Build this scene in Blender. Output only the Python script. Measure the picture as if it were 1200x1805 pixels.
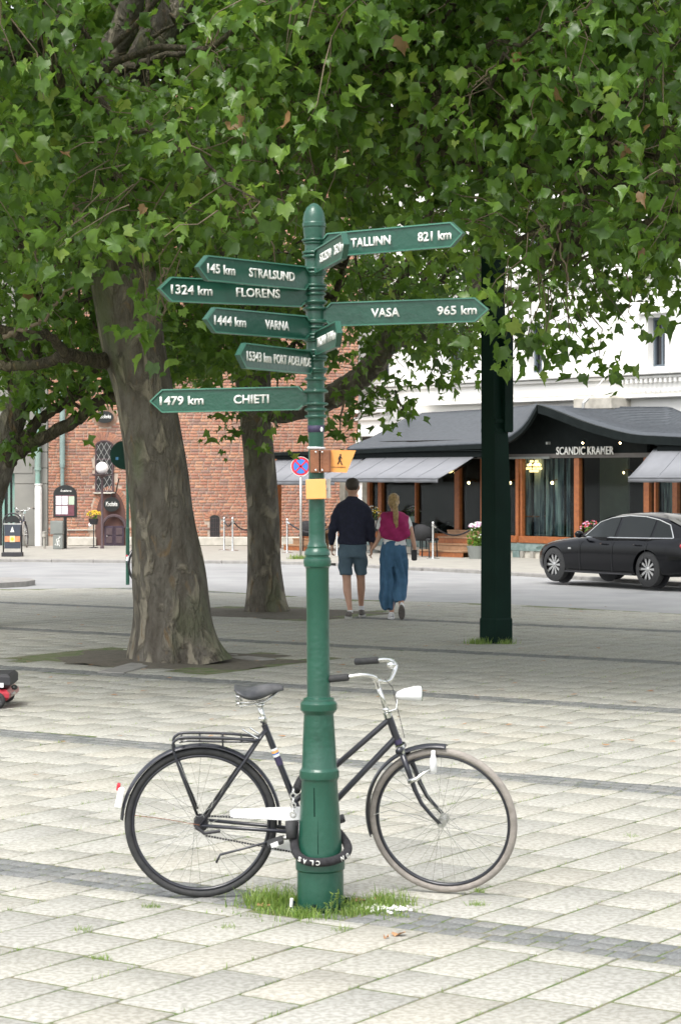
import bpy, math, random
import numpy as np
from mathutils import Vector, Matrix, noise
random.seed(7); rng = np.random.default_rng(7)
R = math.radians
SC = bpy.context.scene
for _o in list(bpy.data.objects): bpy.data.objects.remove(_o)
COL = SC.collection
# ---------------------------------------------------------------- camera, world, sun, exposure
F, CX, HY, H = 3900.0, 600.0, 838.0, 1.93          # focal length and horizon row in photograph pixels, eye height in metres
cam_d = bpy.data.cameras.new('camera'); cam = bpy.data.objects.new('camera', cam_d); COL.objects.link(cam)
cam.location = (0, 0, H); cam.rotation_euler = (R(90), 0, 0)
cam_d.sensor_fit = 'HORIZONTAL'; cam_d.sensor_width = 36; cam_d.lens = F / 1200 * 36
cam_d.shift_y = -(902.5 - HY) / 1200; cam_d.clip_end = 2000; cam_d.clip_start = 0.1
cam_d.dof.use_dof = True; cam_d.dof.focus_distance = 21; cam_d.dof.aperture_fstop = 18
SC.camera = cam
SC.render.resolution_x = 680; SC.render.resolution_y = 1024
SUN_EL, SUN_AZ = 58, 205                             # degrees; azimuth measured clockwise from +Y
W = bpy.data.worlds.new('World'); SC.world = W; W.use_nodes = True
nt = W.node_tree; nt.nodes.clear()
sk = nt.nodes.new('ShaderNodeTexSky'); sk.sky_type = 'NISHITA'; sk.sun_disc = False
sk.sun_elevation = R(SUN_EL); sk.sun_rotation = R(SUN_AZ); sk.air_density = 1.0; sk.dust_density = 3.0; sk.ozone_density = 1.0
hs = nt.nodes.new('ShaderNodeHueSaturation'); hs.inputs['Saturation'].default_value = 0.22; hs.inputs['Value'].default_value = 1.1
bg = nt.nodes.new('ShaderNodeBackground'); bg.inputs['Strength'].default_value = 0.15
wo = nt.nodes.new('ShaderNodeOutputWorld')
nt.links.new(sk.outputs[0], hs.inputs['Color']); nt.links.new(hs.outputs[0], bg.inputs[0]); nt.links.new(bg.outputs[0], wo.inputs[0])
sd = bpy.data.lights.new('sun', 'SUN'); sd.energy = 1.4; sd.angle = R(24); sd.color = (1.0, 0.96, 0.90)
sun = bpy.data.objects.new('sun', sd); COL.objects.link(sun)
_d = Vector((math.sin(R(SUN_AZ)) * math.cos(R(SUN_EL)), math.cos(R(SUN_AZ)) * math.cos(R(SUN_EL)), math.sin(R(SUN_EL))))
sun.rotation_euler = _d.to_track_quat('Z', 'Y').to_euler(); sun.location = (0, 0, 30)
SC.view_settings.view_transform = 'Standard'; SC.view_settings.look = 'None'
SC.view_settings.exposure = 1.10; SC.view_settings.gamma = 1; SC.view_settings.use_curve_mapping = False
SC.cycles.max_bounces = 8; SC.cycles.transparent_max_bounces = 12

# ---------------------------------------------------------------- helpers
def P(px, py, Y): return Vector(((px - CX) * Y / F, Y, H - (py - HY) * Y / F))
def GY(py): return F * H / (py - HY)
def G(px, py): Y = GY(py); return Vector(((px - CX) * Y / F, Y, 0))

def tag(o, label=None, cat=None, group=None, kind=None):
    if label: o['label'] = label
    if cat: o['category'] = cat
    if group: o['group'] = group
    if kind: o['kind'] = kind
    return o
def thing(name, label, cat, loc=(0, 0, 0), rz=0, group=None, rot=None):
    o = bpy.data.objects.new(name, None); COL.objects.link(o); o.empty_display_size = 0.1
    o.location = loc; o.rotation_euler = rot if rot else (0, 0, rz)
    return tag(o, label, cat, group)
def copy_tree(o, parent=None):
    c = o.copy(); COL.objects.link(c); c.parent = parent
    for ch in [x for x in ALLC.get(o.name, [])]:
        k = copy_tree(ch, c)
    return c
ALLC = {}
def setp(o, parent):
    if parent is not None:
        o.parent = parent; ALLC.setdefault(parent.name, []).append(o)
def dup(o, label=None, group=None, loc=None, rz=None):
    def rec(s, par):
        c = s.copy(); COL.objects.link(c)
        if par is not None: setp(c, par)
        for ch in list(ALLC.get(s.name, [])): rec(ch, c)
        return c
    c = rec(o, None)
    if label: c['label'] = label
    if group: c['group'] = group
    if loc is not None: c.location = loc
    if rz is not None: c.rotation_euler = (0, 0, rz)
    return c

class MB:
    def __init__(s): s.v = []; s.f = []
    def add(s, v, f):
        b = len(s.v); s.v += [tuple(x) for x in v]; s.f += [tuple(i + b for i in q) for q in f]; return s
    def box(s, c, size, rz=0, ch=0, rot=None):
        cx, cy, cz = c; x, y, z = [a / 2 for a in size]
        if ch <= 0:
            v = [(sx * x, sy * y, sz * z) for sz in (-1, 1) for sx, sy in ((-1, -1), (1, -1), (1, 1), (-1, 1))]
            f = [(3, 2, 1, 0), (4, 5, 6, 7), (0, 1, 5, 4), (1, 2, 6, 5), (2, 3, 7, 6), (3, 0, 4, 7)]
        else:
            k = ch; v = []
            for sz, ins in ((-z, k), (-z + k, 0), (z - k, 0), (z, k)):
                for sx, sy in ((-1, -1), (1, -1), (1, 1), (-1, 1)): v.append((sx * (x - ins), sy * (y - ins), sz))
            f = [(3, 2, 1, 0), (12, 13, 14, 15)]
            for l in range(3):
                for i in range(4):
                    j = (i + 1) % 4; f.append((l * 4 + i, l * 4 + j, l * 4 + 4 + j, l * 4 + 4 + i))
        if rot is None: rot = Matrix.Rotation(rz, 3, 'Z')
        v = [rot @ Vector(a) + Vector(c) for a in v]
        return s.add(v, f)
    def tube(s, pts, r, n=8, cap=True, flat=1.0, up=None):
        pts = [Vector(p) for p in pts]; m = len(pts)
        rs = list(r) if isinstance(r, (list, tuple)) else [r] * m
        ref = Vector(up) if up else Vector((0.13, 0.31, 0.94)); v = []; f = []
        prev = None
        for i, p in enumerate(pts):
            t = (pts[min(i + 1, m - 1)] - pts[max(i - 1, 0)])
            if t.length < 1e-9: t = Vector((0, 0, 1))
            t.normalize()
            if prev is None:
                a = ref - t * ref.dot(t)
                if a.length < 0.1: a = Vector((1, 0, 0)) - t * t.x
            else: a = prev - t * prev.dot(t)
            a.normalize(); prev = a; b = t.cross(a)
            for k in range(n):
                w = 2 * math.pi * k / n
                v.append(p + (a * math.cos(w) * flat + b * math.sin(w)) * rs[i])
        for i in range(m - 1):
            for k in range(n):
                k2 = (k + 1) % n; f.append((i * n + k, i * n + k2, i * n + n + k2, i * n + n + k))
        if cap: f.append(tuple(range(n - 1, -1, -1))); f.append(tuple((m - 1) * n + k for k in range(n)))
        return s.add(v, f)
    def ring(s, c, axis, Rr, r, n=48, m=8, a0=0, a1=2 * math.pi, ref=None, flat=1.0):
        c = Vector(c); ax = Vector(axis).normalized(); x = Vector(ref) if ref else (Vector((0, 0, 1)) if abs(ax.z) < .9 else Vector((1, 0, 0)))
        x = (x - ax * x.dot(ax)).normalized(); y = ax.cross(x); full = abs(a1 - a0 - 2 * math.pi) < 1e-6; v = []; f = []
        k = n if full else n + 1
        for i in range(k):
            t = a0 + (a1 - a0) * i / n; d = x * math.cos(t) + y * math.sin(t)
            for j in range(m):
                w = 2 * math.pi * j / m
                v.append(c + d * (Rr + r * math.cos(w)) + ax * (r * flat * math.sin(w)))
        for i in range(n):
            i2 = (i + 1) % k
            for j in range(m):
                j2 = (j + 1) % m; f.append((i * m + j, i2 * m + j, i2 * m + j2, i * m + j2))
        return s.add(v, f)
    def lathe(s, prof, c=(0, 0, 0), n=32, lean=(0, 0), sx=1, sy=1):
        v = []; f = []; m = len(prof)
        for z, r in prof:
            for k in range(n):
                w = 2 * math.pi * k / n
                v.append((c[0] + r * sx * math.cos(w) + lean[0] * z, c[1] + r * sy * math.sin(w) + lean[1] * z, c[2] + z))
        for i in range(m - 1):
            for k in range(n):
                k2 = (k + 1) % n; f.append((i * n + k, i * n + k2, i * n + n + k2, i * n + n + k))
        if prof[0][1] > 1e-5: f.append(tuple(range(n - 1, -1, -1)))
        if prof[-1][1] > 1e-5: f.append(tuple((m - 1) * n + k for k in range(n)))
        return s.add(v, f)
    def ell(s, c, rad, n=12, m=8, rot=None):
        v = []; f = []
        for i in range(m + 1):
            a = -math.pi / 2 + math.pi * i / m
            for k in range(n):
                w = 2 * math.pi * k / n
                q = Vector((rad[0] * math.cos(a) * math.cos(w), rad[1] * math.cos(a) * math.sin(w), rad[2] * math.sin(a)))
                if rot is not None: q = rot @ q
                v.append(q + Vector(c))
        for i in range(m):
            for k in range(n):
                k2 = (k + 1) % n; f.append((i * n + k, i * n + k2, i * n + n + k2, i * n + n + k))
        return s.add(v, f)
    def prism(s, poly, z0, z1, mp=None):
        """poly in 2D (a,b); extruded c from z0 to z1; mp maps (a,b,c)->xyz"""
        mp = mp or (lambda a, b, c: (a, b, c)); n = len(poly)
        v = [mp(a, b, z0) for a, b in poly] + [mp(a, b, z1) for a, b in poly]
        f = [tuple(range(n - 1, -1, -1)), tuple(range(n, 2 * n))] + [(i, (i + 1) % n, n + (i + 1) % n, n + i) for i in range(n)]
        return s.add(v, f)
    def loft(s, rings, cap=True, close=True):
        n = len(rings[0]); v = [p for r in rings for p in r]; f = []
        for i in range(len(rings) - 1):
            for k in range(n if close else n - 1):
                k2 = (k + 1) % n; f.append((i * n + k, i * n + k2, i * n + n + k2, i * n + n + k))
        if cap and close: f.append(tuple(range(n - 1, -1, -1))); f.append(tuple((len(rings) - 1) * n + k for k in range(n)))
        return s.add(v, f)
    def xf(s, fn): s.v = [tuple(fn(Vector(p))) for p in s.v]; return s
    def build(s, name, m, parent=None, smooth=False, sub=0, kind=None, loc=None, auto=None, mods=None):
        me = bpy.data.meshes.new(name); me.from_pydata([tuple(x) for x in s.v], [], s.f); me.materials.append(m)
        bm_fix(me)
        if smooth: me.polygons.foreach_set('use_smooth', [True] * len(me.polygons))
        if smooth and auto is not None: me.set_sharp_from_angle(angle=R(auto))
        o = bpy.data.objects.new(name, me); COL.objects.link(o); setp(o, parent)
        if loc is not None: o.location = loc
        if kind: o['kind'] = kind
        if sub:
            md = o.modifiers.new('sub', 'SUBSURF'); md.levels = sub; md.render_levels = sub
        return o
import bmesh
def bm_fix(me):
    bm = bmesh.new(); bm.from_mesh(me); bmesh.ops.recalc_face_normals(bm, faces=bm.faces); bm.to_mesh(me); bm.free()
def link_mesh(name, me, parent=None, loc=None, kind=None):
    o = bpy.data.objects.new(name, me); COL.objects.link(o); setp(o, parent)
    if loc is not None: o.location = loc
    if kind: o['kind'] = kind
    return o
def fastmesh(name, V, FC, m, tone=None, smooth=False):
    """V (n,3), FC (m,k) uniform polygons"""
    me = bpy.data.meshes.new(name); k = FC.shape[1]
    me.vertices.add(len(V)); me.vertices.foreach_set('co', np.ascontiguousarray(V, np.float32).ravel())
    me.loops.add(FC.size); me.loops.foreach_set('vertex_index', np.ascontiguousarray(FC, np.int32).ravel())
    me.polygons.add(len(FC)); me.polygons.foreach_set('loop_start', np.arange(0, FC.size, k, dtype=np.int32))
    if smooth: me.polygons.foreach_set('use_smooth', np.ones(len(FC), bool))
    me.update(calc_edges=True); me.validate()
    if tone is not None:
        a = me.attributes.new('tone', 'FLOAT', 'POINT'); a.data.foreach_set('value', np.ascontiguousarray(tone, np.float32))
    me.materials.append(m); return me

def mat(name, col, rough=0.6, metal=0.0, col2=None, scale=20, amt=0.5, bump=0.0, bscale=None, coat=0, spec=0.5, emit=None, estr=0, detail=4, tone=None, sheen=0, trans=0, coord='obj', grime=None, contrast=0.2):
    """principled with noise driven colour and relief; tone=(c0,c1..) adds per-piece colour from the 'tone' attribute"""
    m = bpy.data.materials.new(name); m.use_nodes = True; n = m.node_tree.nodes; L = m.node_tree.links
    b = n['Principled BSDF']; b.inputs['Roughness'].default_value = rough; b.inputs['Metallic'].default_value = metal
    b.inputs['Specular IOR Level'].default_value = spec; b.inputs['Coat Weight'].default_value = coat
    if coat: b.inputs['Coat Roughness'].default_value = 0.08
    if col2 is None: col2 = tuple(c * 0.8 for c in col)
    if coord == 'obj': tc = n.new('ShaderNodeTexCoord').outputs['Object']
    else: tc = n.new('ShaderNodeNewGeometry').outputs['Position']
    nz = n.new('ShaderNodeTexNoise'); nz.inputs['Scale'].default_value = scale; nz.inputs['Detail'].default_value = detail
    L.new(tc, nz.inputs['Vector'])
    mr = n.new('ShaderNodeMapRange'); mr.inputs[1].default_value = 0.5 - contrast; mr.inputs[2].default_value = 0.5 + contrast
    mr.inputs[4].default_value = amt * 2 if amt < .5 else 1; L.new(nz.outputs[0], mr.inputs[0])
    mx = n.new('ShaderNodeMix'); mx.data_type = 'RGBA'; L.new(mr.outputs[0], mx.inputs[0])
    mx.inputs[7].default_value = (*col2, 1); out = mx.outputs[2]
    if tone:
        at = n.new('ShaderNodeAttribute'); at.attribute_name = 'tone'
        cr = n.new('ShaderNodeValToRGB'); cr.color_ramp.interpolation = 'LINEAR'
        while len(cr.color_ramp.elements) < len(tone): cr.color_ramp.elements.new(0.5)
        for i, c in enumerate(tone):
            cr.color_ramp.elements[i].position = i / (len(tone) - 1); cr.color_ramp.elements[i].color = (*c, 1)
        L.new(at.outputs['Fac'], cr.inputs[0]); L.new(cr.outputs[0], mx.inputs[6])
        mm = n.new('ShaderNodeMix'); mm.data_type = 'RGBA'; mm.blend_type = 'MULTIPLY'; mm.inputs[0].default_value = 1
        g = n.new('ShaderNodeMix'); g.data_type = 'RGBA'; g.inputs[6].default_value = (1, 1, 1, 1)
        k = tuple(col2[i] / max(col[i], 1e-3) for i in range(3)); g.inputs[7].default_value = (*k, 1)
        L.new(mr.outputs[0], g.inputs[0]); L.new(cr.outputs[0], mm.inputs[6]); L.new(g.outputs[2], mm.inputs[7]); out = mm.outputs[2]
    else: mx.inputs[6].default_value = (*col, 1)
    if grime:
        for gs, lo, thr in grime:
            gn = n.new('ShaderNodeTexNoise'); gn.inputs['Scale'].default_value = gs; gn.inputs['Detail'].default_value = 6; gn.inputs['Roughness'].default_value = .65; L.new(tc, gn.inputs['Vector'])
            gr = n.new('ShaderNodeMapRange'); gr.inputs[1].default_value = thr; gr.inputs[2].default_value = thr + .12; gr.inputs[3].default_value = 1; gr.inputs[4].default_value = lo; L.new(gn.outputs[0], gr.inputs[0])
            gm_ = n.new('ShaderNodeMix'); gm_.data_type = 'RGBA'; gm_.blend_type = 'MULTIPLY'; gm_.inputs[0].default_value = 1; L.new(out, gm_.inputs[6]); L.new(gr.outputs[0], gm_.inputs[7]); out = gm_.outputs[2]
    L.new(out, b.inputs['Base Color'])
    if bump:
        nb = n.new('ShaderNodeTexNoise'); nb.inputs['Scale'].default_value = bscale or scale * 3; nb.inputs['Detail'].default_value = 5
        L.new(tc, nb.inputs['Vector']); bp = n.new('ShaderNodeBump'); bp.inputs['Strength'].default_value = bump; bp.inputs['Distance'].default_value = 0.01
        L.new(nb.outputs[0], bp.inputs['Height']); L.new(bp.outputs[0], b.inputs['Normal'])
    if emit: b.inputs['Emission Color'].default_value = (*emit, 1); b.inputs['Emission Strength'].default_value = estr
    if sheen: b.inputs['Sheen Weight'].default_value = sheen
    return m
def text_mesh(body, width, height, depth=0.003, bold=0.0, shear=0, space=1.0):
    cu = bpy.data.curves.new('t', 'FONT'); cu.body = body; cu.size = 1; cu.extrude = 0; cu.offset = bold; cu.space_character = space
    cu.shear = shear; cu.resolution_u = 3
    o = bpy.data.objects.new('t', cu); COL.objects.link(o); dg = bpy.context.evaluated_depsgraph_get(); dg.update()
    me = bpy.data.meshes.new_from_object(o.evaluated_get(dg)); bpy.data.objects.remove(o); bpy.data.curves.remove(cu)
    co = np.zeros(len(me.vertices) * 3); me.vertices.foreach_get('co', co); co = co.reshape(-1, 3)
    mn = co.min(0); mxx = co.max(0); sx = width / (mxx[0] - mn[0]); sy = height / (mxx[1] - mn[1])
    co[:, 0] = (co[:, 0] - (mn[0] + mxx[0]) / 2) * sx; co[:, 1] = (co[:, 1] - (mn[1] + mxx[1]) / 2) * sy
    bm = bmesh.new(); bm.from_mesh(me)
    for v, c in zip(bm.verts, co): v.co = c
    ret = bmesh.ops.extrude_face_region(bm, geom=bm.faces[:])
    for g in ret['geom']:
        if isinstance(g, bmesh.types.BMVert): g.co.z += depth
    bmesh.ops.recalc_face_normals(bm, faces=bm.faces); bm.to_mesh(me); bm.free(); return me
def put_text(name, body, width, height, center, right, m, parent=None, depth=0.003, bold=0.01, shear=0, flip=False, space=1.0):
    me = text_mesh(body, width, height, depth, bold, shear, space); me.name = name; me.materials.clear(); me.materials.append(m)
    r = Vector(right).normalized(); z = Vector((0, 0, 1)) if not flip else Vector((0, 0, -1))
    z = (z - r * z.dot(r)).normalized(); nn = r.cross(z)
    M = Matrix((r, z, nn)).transposed().to_4x4(); M.translation = Vector(center)
    me.transform(M); return link_mesh(name, me, parent)
def skin(name, pts, edges, m, parent, sub=2, root=0):
    """pts: (x,y,z,rx[,ry]) skeleton grown into one smooth surface"""
    me = bpy.data.meshes.new(name); me.from_pydata([p[:3] for p in pts], edges, [])
    o = bpy.data.objects.new(name, me); COL.objects.link(o)
    md = o.modifiers.new('skin', 'SKIN'); md.use_smooth_shade = True; md.branch_smoothing = 0.6
    for i, p in enumerate(pts):
        sv = me.skin_vertices[0].data[i]; sv.radius = (p[3], p[4] if len(p) > 4 else p[3]); sv.use_root = (i == root)
    s2 = o.modifiers.new('sub', 'SUBSURF'); s2.levels = sub; s2.render_levels = sub
    dg = bpy.context.evaluated_depsgraph_get(); dg.update()
    m2 = bpy.data.meshes.new_from_object(o.evaluated_get(dg)); bpy.data.objects.remove(o)
    m2.materials.clear(); m2.materials.append(m); m2.polygons.foreach_set('use_smooth', [True] * len(m2.polygons))
    return link_mesh(name, m2, parent)
def chain(*idx): return [(idx[i], idx[i + 1]) for i in range(len(idx) - 1)]
def lerp(a, b, t): return a + (b - a) * t
def interp(x, tab):
    return float(np.interp(x, [t[0] for t in tab], [t[1] for t in tab]))
def spline(pts, n=6):
    pts = [Vector(p) for p in pts]; out = []
    for i in range(len(pts) - 1):
        p0 = pts[max(i - 1, 0)]; p1 = pts[i]; p2 = pts[i + 1]; p3 = pts[min(i + 2, len(pts) - 1)]
        for k in range(n):
            t = k / n
            out.append(0.5 * ((2 * p1) + (p2 - p0) * t + (2 * p0 - 5 * p1 + 4 * p2 - p3) * t * t + (3 * p1 - p0 - 3 * p2 + p3) * t ** 3))
    out.append(pts[-1]); return out

# ---------------------------------------------------------------- materials
M = {}
M['slab'] = mat('paving_slab', (.50, .48, .42), .85, col2=(.36, .345, .29), scale=38, amt=.6, bump=.5, bscale=220, tone=[(.405, .397, .360), (.415, .405, .365), (.422, .408, .362), (.410, .402, .367), (.430, .412, .360), (.418, .408, .364)], coord='pos', contrast=.10, grime=[(1.1, .90, .50), (5.5, .86, .60), (16, .75, .69)])
M['sett'] = mat('dark_sett', (.13, .14, .14), .8, col2=(.07, .075, .075), scale=60, amt=.6, bump=.6, bscale=180, tone=[(.17, .18, .175), (.23, .235, .225), (.20, .21, .21), (.27, .27, .255)], coord='pos')
M['joint'] = mat('joint_soil', (.17, .16, .10), .95, col2=(.09, .135, .035), scale=9, amt=.9, bump=.6, bscale=120, coord='pos', contrast=.1)
M['asphalt'] = mat('asphalt', (.31, .312, .312), .85, col2=(.265, .267, .268), scale=1.2, amt=.5, bump=.4, bscale=90, coord='pos', contrast=.15, grime=[(.35, .88, .5), (3, .85, .62), (22, .86, .6)])
M['farpave'] = mat('far_pavement', (.35, .335, .295), .85, col2=(.28, .27, .24), scale=2.5, amt=.6, bump=.3, bscale=60, coord='pos')
M['kerb'] = mat('kerb_stone', (.30, .29, .27), .8, col2=(.22, .21, .20), scale=8, bump=.4, bscale=60, coord='pos')
M['soil'] = mat('bare_soil', (.14, .12, .095), .95, col2=(.095, .085, .065), scale=12, amt=.8, bump=1, bscale=70, coord='pos')
M['green'] = mat('green_paint', (.015, .080, .052), .32, col2=(.011, .063, .040), scale=6, bump=.22, bscale=45, coat=.15, amt=.5, grime=[(7, .72, .58), (30, .62, .66)])
M['green_l'] = mat('green_paint_rim', (.07, .21, .15), .4, col2=(.05, .165, .115), scale=9)
M['dgreen'] = mat('dark_green_paint', (.005, .022, .015), .6, col2=(.0035, .015, .010), scale=3, spec=.1, bump=.15, bscale=30)
M['white'] = mat('white_paint', (.80, .80, .78), .45, col2=(.70, .70, .68), scale=14)
M['orange'] = mat('orange_board', (.85, .33, .07), .5, col2=(.80, .38, .11), scale=8, amt=.4)
M['orange_y'] = mat('yellow_orange_board', (.85, .45, .17), .5, col2=(.85, .40, .12), scale=4, amt=.5)
M['brownwood'] = mat('brown_wood', (.26, .10, .045), .6, col2=(.17, .065, .03), scale=18, bump=.3, amt=.7)
M['chrome'] = mat('chrome', (.82, .82, .80), .22, metal=1, col2=(.6, .6, .58), scale=20, amt=.4)
M['alu'] = mat('dull_aluminium', (.62, .62, .60), .45, metal=.9, col2=(.45, .45, .43), scale=30)
M['bikeblack'] = mat('black_enamel', (.011, .013, .020), .3, col2=(.022, .022, .030), scale=30, coat=.4, bump=.05)
M['rubber'] = mat('black_rubber', (.022, .023, .025), .75, col2=(.038, .038, .038), scale=40, bump=.2)
M['greytyre'] = mat('grey_tyre', (.32, .29, .26), .85, col2=(.22, .20, .18), scale=25, bump=.5, bscale=150)
M['bwhite'] = mat('white_plastic', (.83, .84, .84), .35, col2=(.7, .7, .72), scale=20, amt=.4)
M['red'] = mat('red_plastic', (.55, .03, .05), .35, col2=(.4, .02, .04), scale=15)
M['purple'] = mat('purple_tape', (.045, .035, .085), .6, col2=(.03, .025, .06), scale=30)
M['saddle'] = mat('worn_black_leather', (.035, .037, .042), .38, col2=(.09, .09, .092), scale=18, amt=.5, bump=.2)
M['fabric_blk'] = mat('black_woven_sleeve', (.014, .013, .016), .9, col2=(.034, .033, .036), scale=60, bump=.8, bscale=260)
M['letter'] = mat('white_lettering', (.82, .82, .78), .5, col2=(.66, .66, .62), scale=60)
M['bark_dummy'] = None
def bark_mat(name, dark, mid, light, sc=1.0):
    m = bpy.data.materials.new(name); m.use_nodes = True; n = m.node_tree.nodes; L = m.node_tree.links; b = n['Principled BSDF']
    b.inputs['Roughness'].default_value = .9; b.inputs['Specular IOR Level'].default_value = .25
    tc = n.new('ShaderNodeTexCoord'); mp = n.new('ShaderNodeMapping'); mp.inputs['Scale'].default_value = (1, 1, .42); L.new(tc.outputs['Object'], mp.inputs[0])
    def nz(s, d, dist=0.0):
        q = n.new('ShaderNodeTexNoise'); q.inputs['Scale'].default_value = s; q.inputs['Detail'].default_value = d; q.inputs['Distortion'].default_value = dist; L.new(mp.outputs[0], q.inputs['Vector']); return q.outputs[0]
    def ramp(src, a, b_):
        q = n.new('ShaderNodeMapRange'); q.inputs[1].default_value = a; q.inputs[2].default_value = b_; L.new(src, q.inputs[0]); return q.outputs[0]
    def mix(f, a, c):
        q = n.new('ShaderNodeMix'); q.data_type = 'RGBA'; L.new(f, q.inputs[0])
        for i, s in ((6, a), (7, c)):
            if isinstance(s, tuple): q.inputs[i].default_value = (*s, 1)
            else: L.new(s, q.inputs[i])
        return q.outputs[2]
    base = mix(ramp(nz(9 * sc, 6), .35, .65), dark, mid)
    flake = ramp(nz(6.0 * sc, 7, .6), .52, .62)
    c = mix(flake, base, light)
    fl2 = ramp(nz(8 * sc, 5, 1.0), .60, .72); c = mix(fl2, c, (.19, .135, .08))
    fl3 = ramp(nz(6.3 * sc, 5, .8), .36, .30); c = mix(fl3, c, (.075, .068, .055))
    moss = ramp(nz(2.2 * sc, 3), .55, .75); c = mix(moss, c, tuple(x * y for x, y in zip(mid, (.75, .95, .6))))
    L.new(c, b.inputs['Base Color'])
    bp = n.new('ShaderNodeBump'); bp.inputs['Strength'].default_value = .9; bp.inputs['Distance'].default_value = .05
    add = n.new('ShaderNodeMath'); add.operation = 'ADD'; L.new(nz(30 * sc, 8), add.inputs[0]); L.new(flake, add.inputs[1]); L.new(add.outputs[0], bp.inputs['Height']); L.new(bp.outputs[0], b.inputs['Normal'])
    return m
M['bark'] = bark_mat('plane_tree_bark', (.090, .078, .062), (.165, .150, .125), (.27, .24, .185))
M['bark2'] = bark_mat('dark_branch_bark', (.055, .048, .034), (.10, .085, .06), (.15, .13, .085), 1.6)
M['twig'] = mat('twig_bark', (.17, .13, .085), .8, col2=(.10, .08, .05), scale=8, coord='pos')
def leaf_mat(name, tones, tr=.3):
    m = bpy.data.materials.new(name); m.use_nodes = True; n = m.node_tree.nodes; L = m.node_tree.links; b = n['Principled BSDF']; out = n['Material Output']
    b.inputs['Roughness'].default_value = .36; b.inputs['Specular IOR Level'].default_value = .6
    at = n.new('ShaderNodeAttribute'); at.attribute_name = 'tone'; cr = n.new('ShaderNodeValToRGB')
    while len(cr.color_ramp.elements) < len(tones): cr.color_ramp.elements.new(.5)
    for i, (p, c) in enumerate(tones): cr.color_ramp.elements[i].position = p; cr.color_ramp.elements[i].color = (*c, 1)
    L.new(at.outputs['Fac'], cr.inputs[0])
    tc = n.new('ShaderNodeNewGeometry'); nz = n.new('ShaderNodeTexNoise'); nz.inputs['Scale'].default_value = 14; L.new(tc.outputs['Position'], nz.inputs['Vector'])
    hv = n.new('ShaderNodeHueSaturation'); mr = n.new('ShaderNodeMapRange'); mr.inputs[3].default_value = .65; mr.inputs[4].default_value = 1.45; L.new(nz.outputs[0], mr.inputs[0]); L.new(mr.outputs[0], hv.inputs['Value']); L.new(cr.outputs[0], hv.inputs['Color'])
    L.new(hv.outputs[0], b.inputs['Base Color'])
    t = n.new('ShaderNodeBsdfTranslucent'); h2 = n.new('ShaderNodeHueSaturation'); h2.inputs['Hue'].default_value = .485; h2.inputs['Saturation'].default_value = 1.05; h2.inputs['Value'].default_value = 1.5
    L.new(hv.outputs[0], h2.inputs['Color']); L.new(h2.outputs[0], t.inputs['Color'])
    mx = n.new('ShaderNodeMixShader'); mx.inputs[0].default_value = tr; L.new(b.outputs[0], mx.inputs[1]); L.new(t.outputs[0], mx.inputs[2]); L.new(mx.outputs[0], out.inputs['Surface'])
    return m
M['leaf'] = leaf_mat('plane_leaf', [(0, (.058, .120, .022)), (.35, (.092, .182, .028)), (.7, (.145, .25, .040)), (.9, (.23, .33, .065)), (.975, (.24, .30, .06)), (1, (.24, .15, .07))], .50)
M['grass'] = leaf_mat('grass_blade', [(0, (.09, .17, .03)), (.5, (.17, .27, .05)), (.85, (.28, .34, .10)), (1, (.36, .32, .15))], .3)

# ================================================================ GROUND
gm = MB(); gm.add([(-60, -20, -.03), (11, -20, -.03), (11, 21.0, -.03), (-60, 21.0, -.03)], [(0, 1, 2, 3)])
ground = gm.build('ground', M['joint'], kind='structure')
# far near-edge of the road / plaza boundary and far kerb, as plan polylines
edge = [(-60, 44.0), (-14, 38.8), (-5.6, 37.6), (-3.2, 38.2), (0, 34.6), (2.5, 33.2), (5.2, 30.4), (12, 22.5), (40, -8)]
kerbpx = [(-900, 980), (-400, 984), (0, 986), (240, 988), (400, 989), (540, 991), (620, 994.5), (700, 999), (850, 1006.5), (950, 1012.5), (1200, 1028), (1500, 1048), (2500, 1120)]
kerb = [G(a, b) for a, b in kerbpx]
rd = MB(); rd.add([(-90, -40, -.060), (120, -40, -.060), (120, 62, -.060), (-90, 62, -.060)], [(0, 1, 2, 3)])
road = rd.build('road', M['asphalt'], kind='structure')
gb = MB(); gb.add([(-400, -100, -.30), (400, -100, -.30), (400, 500, -.30), (-400, 500, -.30)], [(0, 1, 2, 3)])
gb.build('terrain', M['asphalt'], kind='structure')
# plaza slab bed following the road edge
v = [(x, y, -.0055) for x, y in edge]; bed = MB(); n = len(v)
bed.add(v + [(40, -20, -.0055), (-60, -20, -.0055)], [tuple(range(n + 2))])
bed.v += [(x, y, -.08) for x, y in edge]; bed.f += [(i, i + 1, n + 3 + i, n + 2 + i) for i in range(n - 1)]
plaza = bed.build('plaza_ground', M['joint'], kind='structure')
# far pavement with a kerb step
fp = MB(); top = .0; k = [Vector((p.x, p.y, 0)) for p in kerb]
back = [Vector((p.x, 90, 0)) for p in kerb]
fp.add([(p.x, p.y + .14, .0) for p in k] + [(p.x, p.y, .0) for p in back], [(i, i + 1, len(k) + i + 1, len(k) + i) for i in range(len(k) - 1)])
farp = fp.build('far_pavement', M['farpave'], kind='structure')
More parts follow.
